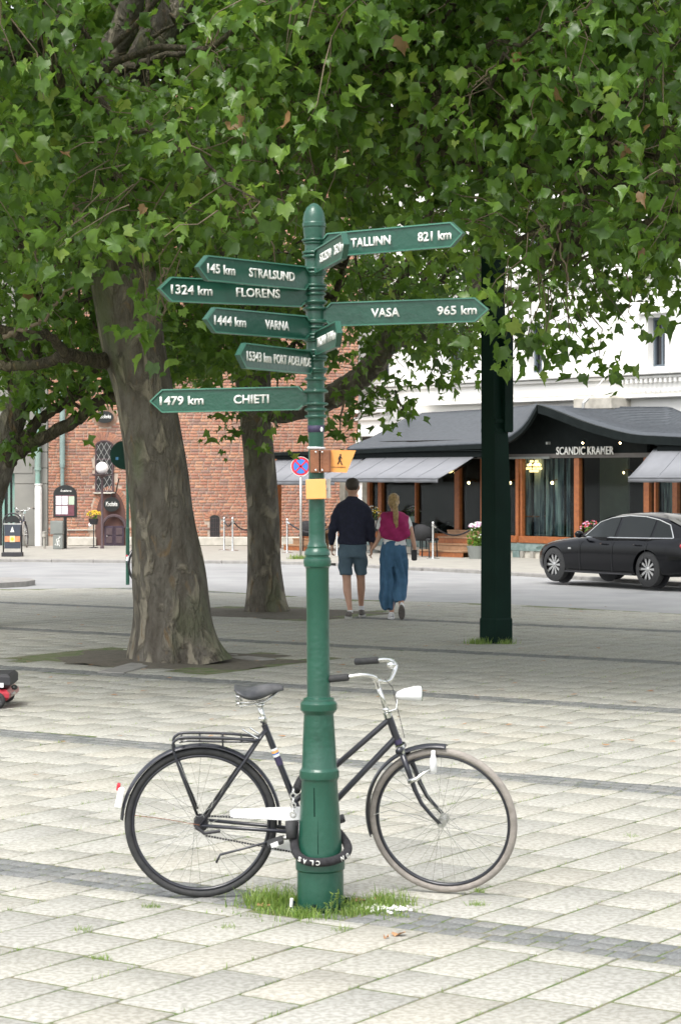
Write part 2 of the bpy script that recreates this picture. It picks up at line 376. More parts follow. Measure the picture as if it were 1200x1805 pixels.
# kerb stones along the far kerb
kst = MB()
def along(poly, step):
    out = []; acc = 0
    for a, b in zip(poly[:-1], poly[1:]):
        l = (b - a).length; t = acc
        while t < l: out.append((a.lerp(b, t / l), (b - a).normalized())); t += step
        acc = t - l
    return out
kerb_root = thing('kerb', 'long grey stone kerb edging the far pavement across the road', 'kerb', (0, 47, 0))
first = None; cnt = 0
for p, d in along(k, 1.0):
    if not (-9.5 < p.x < 9): continue
    kb = MB().box((0, 0, 0), (.985, .15, .19), ch=.012)
    if first is None: first = kb.build('kerb_stone', M['kerb'], kerb_root); me = first.data; o = first
    else: o = link_mesh('kerb_stone', me, kerb_root)
    q = p + d * .5; nrm = Vector((-d.y, d.x, 0)); o.location = (q.x + nrm.x * .07, q.y + nrm.y * .07 - 47, -.083 + random.uniform(-.004, .004)); o.rotation_euler = (0, 0, math.atan2(d.y, d.x))

# ---- paving slabs and sett bands
vv = Vector((.557, .8305)); ww = Vector((.8305, -.557))
def PQ(p, q): return (vv.x * p + ww.x * q, vv.y * p + ww.y * q)
tree_pits = [(-1.85, 23.25, 1.42, 1.05, R(-33)), (-1.0, 31.1, 1.5, 1.1, R(-33)), (3.75, 26.3, .0, .0, 0)]
def in_pit(x, y):
    for cx, cy, a, b, r in tree_pits:
        if a == 0: continue
        dx, dy = x - cx, y - cy; c, s = math.cos(-r), math.sin(-r); lx, ly = dx * c - dy * s, dx * s + dy * c
        if abs(lx) < a and abs(ly) < b: return True
    return False
ex = [e[0] for e in edge]; ey = [e[1] for e in edge]
def in_view(x, y, mx=2.2): return y > 6.6 and abs(x) < .154 * y + mx and y < np.interp(x, ex, ey) - .25
BW = .33; slabs = []; setts = []
for kband in range(-1, 8):
    pb = 8.14 + 4.23 * kband
    # setts
    row = 0
    for r_ in range(3):
        pc = pb + (r_ - 1) * .112; q = -30 + random.random() * .1
        while q < 14:
            l = random.uniform(.095, .135); x, y = PQ(pc, q + l / 2)
            if in_view(x, y, 1.2) and not in_pit(x, y): setts.append((x, y, l - .012, .10))
            q += l
    p0 = pb + BW / 2 + .005; p1 = p0 + 4.23 - BW - .01
    q = -31
    while q < 15:
        wd = .30; pcur = p0 - random.uniform(0, .5)
        while pcur < p1:
            L_ = random.choice((.36, .44, .52, .60, .66)); a = max(pcur, p0); b = min(pcur + L_, p1)
            if b - a > .07:
                x, y = PQ((a + b) / 2, q + wd / 2)
                if in_view(x, y) and not in_pit(x, y): slabs.append((x, y, b - a - .024, wd - .018))
            pcur += L_
        q += wd
ang = math.atan2(vv.y, vv.x)
def vis(s):
    x, y = s[:2]; return abs(x) < .154 * y - .1 and y > 7.85
def block_geo(L_, w_, h, ch):
    x, y = L_ / 2, w_ / 2
    v = [(-x, -y, -h), (x, -y, -h), (x, y, -h), (-x, y, -h), (-x, -y, -ch), (x, -y, -ch), (x, y, -ch), (-x, y, -ch),
         (-x + ch, -y + ch, 0), (x - ch, -y + ch, 0), (x - ch, y - ch, 0), (-x + ch, y - ch, 0)]
    f = [(8, 9, 10, 11)] + [(l * 4 + i, l * 4 + (i + 1) % 4, l * 4 + 4 + (i + 1) % 4, l * 4 + 4 + i) for l in range(2) for i in range(4)]
    return np.array(v), np.array(f)
def lay(items, name, m, near_n, ch, zj, tilt, rot, group_parent, stuffname):
    order = sorted(range(len(items)), key=lambda i: (not vis(items[i]), items[i][1]))
    nearset = order[:near_n]; far = order[near_n:]; cache = {}
    def xform(it):
        x, y = it[0], it[1]
        return (Matrix.Translation((x, y, zj * (random.random() - .5) - .0005)) @ Matrix.Rotation(rot + (random.random() - .5) * .008, 4, 'Z') @ Matrix.Rotation((random.random() - .5) * tilt, 4, 'X') @ Matrix.Rotation((random.random() - .5) * tilt, 4, 'Y'))
    for i in nearset:
        it = items[i]; key = (round(it[2], 2), round(it[3], 2), random.randrange(6))
        if key not in cache:
            v_, f_ = block_geo(it[2], it[3], .03, ch); cache[key] = fastmesh(name, v_, f_, m, np.full(len(v_), key[2] / 5))
        o = link_mesh(name, cache[key], group_parent); o.matrix_local = xform(it)
    VV = []; FF = []; T = []; b = 0
    for i in far:
        it = items[i]; v_, f_ = block_geo(it[2], it[3], .03, ch); A = np.array(xform(it)); v2 = v_ @ A[:3, :3].T + A[:3, 3]
        VV.append(v2); FF.append(f_ + b); b += len(v_); T.append(np.full(len(v_), random.random()))
    if VV:
        o = link_mesh(stuffname, fastmesh(stuffname, np.concatenate(VV), np.concatenate(FF), m, np.concatenate(T)), group_parent, kind='stuff')
lay(slabs, 'paving_slab', M['slab'], 300, .004, .003, .003, ang, plaza, 'distant_paving_slabs')
setts = [(a, b, c, d) for a, b, c, d in setts]
lay(setts, 'sett', M['sett'], 300, .006, .004, .02, ang + math.pi / 2, plaza, 'distant_setts')
# tree pits: bare soil and long flat edging stones
for i, (cx, cy, a, b, r) in enumerate(tree_pits):
    if a == 0: continue
    pit = MB(); N = 14; vs = []
    for iy in range(N + 1):
        for ix in range(N + 1):
            x = lerp(-a, a, ix / N); y = lerp(-b, b, iy / N); h = -.012 + .03 * noise.noise(Vector((x * 2, y * 2, i))) + .05 * math.exp(-(x * x + y * y) * 1.2)
            c, s = math.cos(r), math.sin(r); vs.append((cx + x * c - y * s, cy + x * s + y * c, h))
    pit.add(vs, [(iy * (N + 1) + ix, iy * (N + 1) + ix + 1, (iy + 1) * (N + 1) + ix + 1, (iy + 1) * (N + 1) + ix) for iy in range(N) for ix in range(N)])
    pit.build('tree_pit_soil', M['soil'], kind='structure', smooth=True)
# light edging stones in front of the big tree
for j, (pa, pb_, w_) in enumerate([((195, 1187), (285, 1162), .16), ((290, 1163), (352, 1158), .17), ((358, 1157), (415, 1158), .16), ((420, 1159), (470, 1164), .15)]):
    A = G(*pa); B = G(*pb_); d = (B - A); o = MB().box((0, 0, 0), (d.length - .01, w_ * 1.7, .07), ch=.008).build('edging_stone', M['kerb'], plaza)
    o.location = (*((A + B) / 2).xy, -.022); o.rotation_euler = (R(random.uniform(-1, 1)), 0, math.atan2(d.y, d.x))
# traffic island far left
isl = [G(-300, 1022), G(-100, 1021), G(20, 1021), G(55, 1023), G(62, 1026), G(45, 1028.5), G(0, 1031), G(-120, 1036), G(-300, 1042)]
MB().prism([(p.x, p.y) for p in isl], -.10, .035).build('traffic_island', M['kerb'], kind='structure')

# ---- grass: tufts in joints, ring at the signpost base
def blades(centers, hmin, hmax, wid, spread, seed=0, lean=.5):
    g = np.random.default_rng(seed); n = len(centers); C = np.array(centers, float)
    h = g.uniform(hmin, hmax, n) * (C[:, 3] if C.shape[1] > 3 else 1); az = g.uniform(0, 2 * np.pi, n); ln = g.uniform(.05, lean, n) * h
    d = np.stack([np.cos(az), np.sin(az)], 1); pz = g.uniform(0, 2 * np.pi, n); w = np.stack([np.cos(pz), np.sin(pz)], 1) * wid * g.uniform(.6, 1.2, n)[:, None]
    b = C[:, :3] + np.concatenate([g.normal(0, spread, (n, 2)), np.zeros((n, 1))], 1)
    def pt(t, off):
        q = b.copy(); q[:, :2] += d * (ln * t * t)[:, None] + w * off; q[:, 2] += h * t * (1 - .25 * t * (ln / h)); return q
    V = np.stack([pt(0, -1), pt(0, 1), pt(.55, .8), pt(.55, -.8), pt(1, .1), pt(1, -.1)], 1).reshape(-1, 3)
    base = np.arange(n)[:, None] * 6; Fc = np.concatenate([base + np.array([0, 1, 2, 3]), base + np.array([3, 2, 4, 5])])
    return V, Fc, np.repeat(np.clip(g.beta(2, 3, n) * 1.1, 0, 1), 6)
cs = []
for it in slabs:
    x, y, L_, w_ = it
    if y > 22 or random.random() > .85: continue
    for side in (1,):
        nt_ = np.random.poisson(2.2) if noise.noise(Vector((x * .9, y * .9, 0))) > -.1 else 0
        for _ in range(nt_):
            t = random.uniform(-.5, .5); lx, ly = t * L_, -w_ / 2 - .006
            cx = x + lx * math.cos(ang) - ly * math.sin(ang); cy = y + lx * math.sin(ang) + ly * math.cos(ang)
            for _k in range(random.randint(6, 26)): 
                tt = random.gauss(0, .03); cs.append((cx + tt * math.cos(ang) + random.gauss(0, .003), cy + tt * math.sin(ang), -.02, random.uniform(.3, 1)))
V_, F_, T_ = blades(cs, .018, .045, .0018, .002, 1); link_mesh('joint_grass', fastmesh('joint_grass', V_, F_, M['grass'], T_), kind='stuff')
# ================================================================ BRICK BUILDING (frontal facade at Y = 60.7)
BY = 60.7; S = BY / F
def bx(px): return (px - CX) * S
def bz(py): return H - (py - HY) * S
M['brick'] = mat('old_red_brick', (.36, .15, .09), .9, col2=(.27, .13, .09), scale=14, bump=.4, bscale=50, coord='pos', grime=[(.6, .80, .52), (3, .78, .60)], tone=[(.33, .15, .10), (.41, .18, .11), (.46, .21, .125), (.38, .165, .105), (.49, .245, .145), (.31, .17, .125), (.43, .19, .115), (.47, .225, .135)])
M['mortar'] = mat('lime_mortar', (.46, .36, .28), .95, col2=(.38, .32, .27), scale=3, bump=.3, bscale=40, coord='pos')
M['plinth'] = mat('pale_plinth', (.55, .52, .46), .85, col2=(.35, .33, .28), scale=4, coord='pos', bump=.2)
M['concrete'] = mat('grey_limestone', (.24, .235, .21), .85, col2=(.19, .185, .17), scale=2, coord='pos', bump=.1)
M['verdigris'] = mat('verdigris_pipe', (.16, .36, .30), .6, col2=(.22, .27, .24), scale=2, coord='pos', amt=.6)
M['pipegrey'] = mat('grey_green_pipe', (.22, .30, .28), .55, col2=(.16, .22, .21), scale=4, coord='pos')
M['darkglass'] = mat('dark_glass', (.012, .013, .016), .06, col2=(.02, .02, .02), scale=3, spec=.8)
M['leadbrown'] = mat('dark_maroon_frame', (.085, .055, .06), .6, col2=(.06, .04, .045), scale=12)
M['doorpurple'] = mat('dark_purple_door', (.045, .028, .048), .55, col2=(.035, .02, .03), scale=6)
M['blacksign'] = mat('black_sign', (.012, .014, .014), .35, col2=(.02, .022, .022), scale=9)
M['cabinet'] = mat('grey_cabinet', (.20, .215, .20), .6, col2=(.16, .17, .16), scale=5)
M['paper'] = mat('menu_paper', (.70, .72, .74), .6, col2=(.58, .60, .63), scale=30)
M['maroon'] = mat('maroon_print', (.16, .05, .07), .6, col2=(.12, .04, .05), scale=20)
M['globe'] = mat('opal_globe', (.85, .84, .82), .25, col2=(.80, .79, .77), scale=4)
X0, X1 = bx(85), bx(632)
bb = thing('brick_building', 'old red brick building with arched doorway and leaded window behind the two left trees', 'building', ((X0 + X1) / 2, BY, 0))
ox = bb.location.x
Wz = 12.5; wl = MB().box(((X0 + X1) / 2 - ox, .42, Wz / 2), (X1 - X0, .8, Wz)); wl.build('wall', M['mortar'], bb)
win = (bx(169), bx(199), bz(867), bz(787), .0)      # leaded window opening (x0,x1,z0,z1 springing)
def arch_in(x, z, x0, x1, z0, zs, rise, gr=0.0):
    if x < x0 - gr or x > x1 + gr or z < z0 - gr: return False
    c = (x0 + x1) / 2; h = (x1 - x0) / 2 + gr; return z < zs + (rise + gr) * math.sqrt(max(0, 1 - ((x - c) / h) ** 2))
dx0, dx1, dzs = bx(168), bx(223), bz(915)
def hole(x, z):
    if arch_in(x, z, win[0], win[1], win[2], win[3], .13, .03): return True
    if arch_in(x, z, dx0, dx1, -1, dzs, .85, .10): return True
    if arch_in(x, z, bx(369), bx(388), bz(948), bz(914), .09, .03): return True
    if ((x - bx(185)) / .36) ** 2 + ((z - bz(735)) / .30) ** 2 < 1: return True
    return False
bricks = []; ch_ = .0825; nrow = int((Wz - .25) / ch_)
for r_ in range(nrow):
    z = .26 + ch_ * (r_ + .5); x = X0 - random.uniform(.0, .25); k_ = 0
    while x < X1 - .02:
        L_ = .225 if (k_ + r_) % 3 else .112; L_ *= random.uniform(.94, 1.05); a, b = max(x, X0), min(x + L_, X1); k_ += 1
        if b - a > .05 and not hole((a + b) / 2, z): bricks.append(((a + b) / 2 - ox, z, b - a - .018, ch_ - .019))
        x += L_
def btone(x, z):
    t = noise.noise(Vector((x * .8, z * .8, 3))) * .9 + noise.noise(Vector((x * .25, z * .3, 9))) * .8
    t = .5 + t * .5 + random.gauss(0, .2); 
    if random.random() < .05: t = .71
    return min(1, max(0, t))
def brick_geo(L_, h_, d=.10, c=.006):
    x, z = L_ / 2, h_ / 2
    v = [(-x, d, -z), (x, d, -z), (x, d, z), (-x, d, z), (-x, c, -z), (x, c, -z), (x, c, z), (-x, c, z), (-x + c, 0, -z + c), (x - c, 0, -z + c), (x - c, 0, z - c), (-x + c, 0, z - c)]
    return np.array(v), np.array([(8, 9, 10, 11)] + [(l * 4 + i, l * 4 + (i + 1) % 4, l * 4 + 4 + (i + 1) % 4, l * 4 + 4 + i) for l in range(2) for i in range(4)])
def bvis(b):
    px = (b[0] + ox) / S + CX; py = HY - (b[1] - H) / S
    return ((330 < px < 425) or (105 < px < 165)) and 700 < py < 945 and b[2] > .2
cand = [i for i, b in enumerate(bricks) if bvis(b)]; random.shuffle(cand); cand.sort(key=lambda i: abs((bricks[i][0] + ox) / S + CX - 370)); sel = set(cand[:300]); cache = {}
VV = []; FF = []; T = []; b0 = 0
for i, (x, z, L_, h_) in enumerate(bricks):
    t = btone(x, z); y = random.uniform(-.006, .006)
    if i in sel:
        key = (round(L_ / .02), int(t * 7.99))
        if key not in cache: v_, f_ = brick_geo(key[0] * .02, h_); cache[key] = fastmesh('brick', v_, f_, M['brick'], np.full(12, key[1] / 7))
        link_mesh('brick', cache[key], bb, (x, y, z))
    else:
        v_, f_ = brick_geo(L_, h_); VV.append(v_ + (x, y, z)); FF.append(f_ + b0); b0 += 12; T.append(np.full(12, t))
link_mesh('bricks', fastmesh('bricks', np.concatenate(VV), np.concatenate(FF), M['brick'], np.concatenate(T)), bb, kind='stuff')
def arch_bricks(c, zs, hw, rise, thick, n, a0=0, a1=math.pi, name='arch_brick', y=-.012, pointed=False):
    for k_ in range(n):
        t = a0 + (a1 - a0) * (k_ + .5) / n; dt = (a1 - a0) / n * .38
        def at(tt, g): return ((hw + g) * math.cos(tt), zs + (rise + g) * math.sin(tt))
        p = [at(t - dt, 0), at(t + dt, 0), at(t + dt, thick), at(t - dt, thick)]
        q = MB().prism(p, 0, .09, lambda a, b, c_: (c - ox + a, y + c_, b)); o = q.build('arch_brick', M['brick'], bb)
        at_ = o.data.attributes.new('tone', 'FLOAT', 'POINT'); at_.data.foreach_set('value', [random.random()] * 8)
wc = (win[0] + win[1]) / 2
arch_bricks(wc, win[3] + .0, (win[1] - win[0]) / 2 + .02, .15, .26, 13, R(25), R(155))
arch_bricks((bx(369) + bx(388)) / 2, bz(914), (bx(388) - bx(369)) / 2 + .01, .10, .13, 9)
arch_bricks((dx0 + dx1) / 2, dzs, (dx1 - dx0) / 2 - .02, .78, .13, 26)
# recess of the doorway and door
rec = MB().prism([(dx0 - ox, 0), (dx1 - ox, 0), (dx1 - ox, dzs)] + [((dx0 + dx1) / 2 - ox + (dx1 - dx0) / 2 * math.cos(t), dzs + .78 * math.sin(t)) for t in np.linspace(0, math.pi, 14)[1:-1]] + [(dx0 - ox, dzs)], -.004, .05, lambda a, b, c: (a, c, b))
rec.build('door_surround', mat('maroon_render', (.13, .065, .05), .85, col2=(.09, .045, .04), scale=5), bb)
a_ = rec; 
dr = MB().box((bx(202) - ox, -.03, bz(963) / 2 + bz(925) / 2 - .0), (.66, .05, bz(925) - 0 + .0)); 
dw = bx(219) - bx(184)
for sgn in (-1, 1):
    d_ = MB().box((bx(201.5) - ox + sgn * dw * .25, -.035, bz(927) / 2), (dw * .485, .05, bz(927)), ch=.01)
    dd = d_.build('door', M['doorpurple'], bb)
    MB().box((bx(201.5) - ox + sgn * dw * .25, -.068, bz(927) * .3), (dw * .3, .015, bz(927) * .35), ch=.005).build('door_panel', M['leadbrown'], dd)
    MB().box((bx(201.5) - ox + sgn * dw * .25, -.068, bz(927) * .72), (dw * .3, .015, bz(927) * .35), ch=.005).build('door_panel', M['leadbrown'], dd)
MB().ell((bx(189) - ox, -.08, bz(945)), (.018, .02, .018)).build('door_knob', M['alu'], dd)
br_ = MB(); cxx = bx(201.5) - ox
for t in range(18):
    a0 = math.pi * t / 18; a1 = math.pi * (t + 1) / 18
br_.tube([(cxx + dw * .58 * math.cos(t), -.10, bz(930) + .33 * math.sin(t)) for t in np.linspace(0, math.pi, 16)], .045, 6).build('door_hood', M['leadbrown'], bb)
# leaded window
wf = MB(); w0, w1, z0, z1 = win[0] - ox, win[1] - ox, win[2], win[3]; wcx = (w0 + w1) / 2; hw = (w1 - w0) / 2
archpts = [(wcx + hw * math.cos(t), z1 + .15 * math.sin(t)) for t in np.linspace(0, math.pi, 13)]
gl = MB().prism([(w0, z0), (w1, z0)] + archpts, -.008, .05, lambda a, b, c: (a, c, b)); wgl = gl.build('window', M['darkglass'], bb)
fr = MB(); fr.tube([(w0, -.02, z0)] + [(a, -.02, b) for a, b in archpts[::-1]] + [(w1, -.02, z0)], .028, 4)
for zz in (z0 + .02, z0 + (z1 - z0) * .38, z0 + (z1 - z0) * .72): fr.box((wcx, 0, zz), (hw * 2, .04, .04))
fr.build('window_frame', M['alu'] if False else M['leadbrown'], wgl)
lt = MB(); 
for k_ in range(-8, 14):
    for sg in (1, -1):
        pts = []
        for t in np.linspace(0, 1, 40):
            z = z0 + (z1 + .12 - z0) * t; x = w0 + (k_ * .15) + sg * (z - z0) * .55
            if arch_in(x + ox, z, win[0], win[1], win[2], win[3], .13): pts.append((x, -.016, z))
        if len(pts) > 1: lt.tube([pts[0], pts[-1]], .0065, 4)
lt.build('lead_lattice', M['alu'], wgl)
MB().box((wcx, -.03, z0 - .03), (hw * 2 + .12, .14, .04), ch=.005).build('window_sill', M['plinth'], bb)
# small arched vent window
s0, s1 = bx(370) - ox, bx(387) - ox; sc_ = (s0 + s1) / 2
vg = MB().prism([(s0, bz(947)), (s1, bz(947))] + [(sc_ + (s1 - s0) / 2 * math.cos(t), bz(914) + .09 * math.sin(t)) for t in np.linspace(0, math.pi, 9)], -.014, .05, lambda a, b, c: (a, c, b)).build('window', M['blacksign'], bb)
q = MB()
for k_ in range(4): q.tube([(lerp(s0, s1, (k_ + .5) / 4), -.02, bz(947)), (lerp(s0, s1, (k_ + .5) / 4), -.02, bz(912))], .007, 4)
for k_ in range(5): q.tube([(s0, -.018, lerp(bz(945), bz(914), k_ / 4)), (s1, -.018, lerp(bz(945), bz(914), k_ / 4))], .005, 4)
q.build('window_grille', M['leadbrown'], vg)
# plinth
MB().box((bx(145) - ox, -.04, .12), (bx(168) - bx(118), .16, .24), ch=.02).build('plinth', M['plinth'], bb)
MB().box(((bx(223) + X1) / 2 - ox, -.04, .12), (X1 - bx(223), .16, .24), ch=.02).build('plinth', M['plinth'], bb)
MB().box((bx(143) - ox, -.02, bz(934)), (bx(168) - bx(118), .05, .035), ch=.005).build('string_course', M['plinth'], bb)
MB().lathe([(bz(856), .055), (bz(825), .055), (bz(824), .07), (bz(820), .07), (bz(819), .075), (Wz, .075)], (bx(111) - ox, -.13, 0), 12).build('downpipe', M['pipegrey'], bb)
# blind oval niche behind the upper oval sign
MB().prism([(bx(185) - ox + .34 * math.cos(t), bz(735) + .28 * math.sin(t)) for t in np.linspace(0, 2 * math.pi, 24, endpoint=False)], .0, .05, lambda a, b, c: (a, c, b)).build('oval_niche', mat('niche_plaster', (.30, .20, .14), .9, col2=(.24, .14, .10), scale=6), bb)
def oval(px, py, rx, rz, lab):
    t = thing('oval_sign', lab, 'sign', (bx(px), BY - .10, bz(py)), group='oval shop signs on the brick building')
    MB().prism([(rx * math.cos(a), rz * math.sin(a)) for a in np.linspace(0, 2 * math.pi, 28, endpoint=False)], 0, .05, lambda a, b, c: (a, c - .03, b)).build('board', M['blacksign'], t)
    put_text('lettering', 'Kockska', rx * 1.45, rz * .62, (0, -.032, .01), (1, 0, 0), M['letter'], t, .006, .02, .25)
oval(185, 735, .25, .165, 'black oval sign with slanted white lettering high on the brick wall above the leaded window')
oval(197.5, 889, .22, .20, 'black oval sign with slanted white lettering hanging just over the purple doors')
t = thing('sign_bracket', 'dark iron bracket slanting out above the arched doorway', 'bracket', (bx(204), BY - .08, bz(870)))
MB().tube([(-.1, 0, -.14), (-.1, 0, .0), (.02, -.1, .02), (.12, -.2, .42)], .018, 6).build('iron_arm', M['blacksign'], t)
# ---- globe lamp on its post
t = thing('globe_lamp', 'white globe lamp on a dark plate and slim post before the leaded window', 'lamp', G(180, 967))
ty = t.location.y; s_ = ty / F; zc = H - (825 - HY) * s_
MB().lathe([(0, .05), (.05, .05), (.08, .035), (zc - .26, .03), (zc - .22, .10), (zc - .17, .28), (zc - .155, .28), (zc - .155, 0)], n=20).build('post', M['leadbrown'], t, smooth=True, auto=40)
MB().ell((0, 0, zc), (.165, .165, .165), 24, 16).build('globe', M['globe'], t, smooth=True)
# ---- menu board
t = thing('menu_board', 'black arch topped menu case with white menus on a post by the brick wall', 'notice board', G(115, 967)); s_ = t.location.y / F
mz = lambda py: H - (py - HY) * s_; hx = 20.5 * s_
MB().prism([(-hx, mz(912)), (hx, mz(912)), (hx, mz(872))] + [(hx * math.cos(a), mz(872) + 17 * s_ * math.sin(a)) for a in np.linspace(0, math.pi, 16)[1:-1]] + [(-hx, mz(872))], -.06, .06, lambda a, b, c: (a, c, b)).build('case', M['blacksign'], t)
MB().box((0, -.064, mz(891)), (33 * s_, .008, 36 * s_)).build('maroon_backing', M['maroon'], t)
for (a, b, w_, h_) in ((-11, 882, 10, 15.5), (0, 882, 10, 15.5), (-11, 899, 10, 14.5), (0, 899, 10, 14.5)): MB().box((a * s_ + .0, -.071, mz(b)), (w_ * s_, .004, h_ * s_)).build('menu_sheet', M['paper'], t)
MB().box((11.5 * s_, -.071, mz(882)), (10 * s_, .004, 15 * s_)).build('menu_sheet', mat('pale_green_print', (.45, .55, .42), .6, scale=30), t)
MB().box((11.5 * s_, -.071, mz(899)), (9 * s_, .004, 11 * s_)).build('menu_sheet', M['maroon'], t)
put_text('lettering', 'Årstiderna', 20 * s_, 5 * s_, (1.5 * s_, -.064, mz(864.5)), (1, 0, 0), M['letter'], t, .004, .02, .2)
MB().box((0, 0, mz(912) / 2), (.08, .08, mz(912))).build('post', M['blacksign'], t)
# ---- grey electric cabinets, stacked
t = thing('electric_cabinet', 'low grey metal cabinet with scrawled graffiti left of the menu board post', 'cabinet', G(103, 968)); s_ = t.location.y / F
MB().box((0, 0, 13 * s_), (17 * s_, .3, 25 * s_), ch=.01).build('body', M['cabinet'], t)
gr = MB(); pts = [(random.uniform(-.09, .09), -.158, random.uniform(.06, .34)) for _ in range(16)]; gr.tube(spline(pts, 5), .006, 4); gr.build('graffiti', M['letter'], t)
t = thing('electric_cabinet', 'upper grey metal cabinet resting on the graffitied one beside the menu board', 'cabinet', G(101, 968) + Vector((0, 0, 26 * s_)))
MB().box((0, 0, 12 * s_), (22 * s_, .3, 24 * s_), ch=.01).build('body', M['cabinet'], t); MB().box((3 * s_, -.155, 12 * s_), (15 * s_, .012, 20 * s_), ch=.004).build('hatch', M['cabinet'], t)
# ---- flower stands
def flowers(root, c, rad, n, cols, leafn=60, lr=.035, pr=.022, seed=0):
    g = random.Random(seed); lb = MB(); tn = []
    for _ in range(leafn):
        a = Vector((g.gauss(0, 1), g.gauss(0, 1), g.gauss(0, 1))).normalized() * (g.random() ** .4); p = Vector((c[0] + a.x * rad[0], c[1] + a.y * rad[1], c[2] + a.z * rad[2]))
        u = Vector((g.gauss(0, 1), g.gauss(0, 1), g.gauss(0, 1))).normalized(); w_ = u.orthogonal().normalized(); l = lr * g.uniform(.7, 1.4)
        lb.add([p - w_ * l * .45, p + u * l * .9, p + w_ * l * .45, p - u * l * .9], [(0, 1, 2, 3)]); tn += [g.random() * .8] * 4
    o = lb.build('foliage', M['leaf'], root); at_ = o.data.attributes.new('tone', 'FLOAT', 'POINT'); at_.data.foreach_set('value', tn); o['kind'] = 'stuff'
    for ci, col in enumerate(cols):
        pb_ = MB()
        for _ in range(n // len(cols)):
            a = Vector((g.gauss(0, 1), g.gauss(0, 1) - .4, abs(g.gauss(0, 1)) + .1)).normalized(); p = (c[0] + a.x * rad[0] * 1.02, c[1] + a.y * rad[1] * 1.02, c[2] + a.z * rad[2] * 1.02)
            pb_.ell(p, (pr, pr, pr * .7), 6, 3)
        pb_.build('blossoms', col, root, kind='stuff')
M['yellow'] = mat('yellow_petal', (.75, .60, .04), .5, col2=(.8, .45, .03), scale=30); M['pink'] = mat('pink_petal', (.65, .42, .55), .5, col2=(.55, .3, .45), scale=30)
M['whitep'] = mat('white_petal', (.8, .8, .76), .5, scale=30); M['redp'] = mat('red_petal', (.55, .05, .08), .5, scale=30); M['pot'] = mat('dark_pot', (.03, .03, .035), .6, scale=8)
t = thing('flower_stand', 'thin black stand holding yellow flowers left of the purple doors', 'flower stand', G(165, 966)); s_ = t.location.y / F
MB().lathe([(0, .12), (.02, .12), (.03, .015), (.62, .015), (.63, .10), (.78, .14), (.78, 0)], n=12).build('pot_stand', M['pot'], t)
flowers(t, (.02, 0, .86), (.20, .16, .13), 60, [M['yellow']], 60, seed=3)
t = thing('white_vase', 'small white vase hooked beside the yellow flowers', 'vase', P(159, 929, 60.0)); MB().lathe([(0, .03), (.04, .05), (.09, .045), (.12, .02)], n=12).build('body', M['bwhite'], t, smooth=True)

# ================================================================ GREY STONE BUILDING at far left
XL, XR = bx(-260), bx(84)
gbt = thing('stone_building', 'grey stone building with horizontal joints at the far left edge', 'building', ((XL + XR) / 2, BY, 0)); ox2 = gbt.location.x
MB().box(((bx(-260) + bx(-80)) / 2 - ox2, .45, 6), (bx(-80) - bx(-260), .8, 12)).build('wall', M['concrete'], gbt)
MB().box(((bx(-80) + bx(24)) / 2 - ox2, .60, 6), (bx(24) - bx(-80), .5, 12)).build('wall', M['concrete'], gbt)
zz = 0.0; rows = [0.12] + [.12 + (bz(853) - .12)] 
cz = [0, bz(853), bz(825)] + [bz(825) + .44 * i for i in range(1, 26)]
for a, b in zip(cz[:-1], cz[1:]):
    MB().box(((bx(26) + XR) / 2 - ox2, .12, (a + b) / 2), (XR - bx(26), .30, b - a - .014), ch=.008).build('stone_block', M['concrete'], gbt)
MB().box(((bx(26) + XR) / 2 - ox2, .30, 6), (XR - bx(26) - .02, .30, 12)).build('backing_wall', M['soil'], gbt)
wg = MB().box((bx(-20) - ox2, .30, bz(900)), (bx(22) - bx(-62), .04, 2.2)).build('window', M['darkglass'], gbt)
for px in (4, 14, 22): MB().box((bx(px) - ox2, .24, bz(900)), (.06, .08, 2.3)).build('window_frame', M['verdigris'], wg)
MB().box((bx(12) - ox2, .1, bz(828)), (bx(30) - bx(-62), .3, .18)).build('lintel', M['concrete'], gbt)
MB().lathe([(bz(855), .07), (bz(830), .07), (bz(829), .09), (bz(826), .09), (bz(825), .085), (12, .085)], (bx(68) - ox2, -.16, 0), 12).build('downpipe', M['verdigris'], gbt)
MB().lathe([(0, .10), (bz(862), .10), (bz(856), .085), (bz(854), .11), (bz(852.5), .11)], (bx(69) - ox2, -.16, 0), 12).build('pipe_guard', M['white'], gbt)
t = thing('ash_bin', 'small pale post with a capped top standing beside the white pipe guard', 'ashtray', G(78, 967)); MB().lathe([(0, .035), (.30, .035), (.31, .06), (.36, .06), (.37, .05), (.44, .06), (.46, 0)], n=12).build('body', M['farpave'], t)
# ---- pavement A-frame sign
t = thing('pavement_sign', 'black round topped pavement sign with a pizza poster on the far left pavement', 'sign', G(22, 981)); s_ = t.location.y / F; Z = lambda py: H - (py - HY) * s_
MB().box((0, 0, .05), (36 * s_, .30, .10), ch=.01).build('base', M['pot'], t)
MB().tube([(-16 * s_, 0, .1), (-16 * s_, 0, Z(920))] + [(-16 * s_ * math.cos(a), 0, Z(920) + 15 * s_ * math.sin(a)) for a in np.linspace(0, math.pi, 14)[1:-1]] + [(16 * s_, 0, Z(920)), (16 * s_, 0, .1)], .018, 8).build('tube_frame', M['pot'], t, smooth=True)
MB().prism([(13.5 * s_ * math.cos(a), Z(921) + 12.5 * s_ * math.sin(a)) for a in np.linspace(0, math.pi, 14)], -.01, .01, lambda a, b, c: (a, c, b)).build('arch_panel', M['blacksign'], t)
pp = MB().box((0, 0, Z(946)), (28 * s_, .04, 42 * s_)).build('poster_panel', mat('dark_blue_poster', (.045, .055, .075), .4, scale=20), t)
MB().box((0, 0, Z(923.5)), (32 * s_, .05, .03)).build('cross_bar', M['alu'], t)
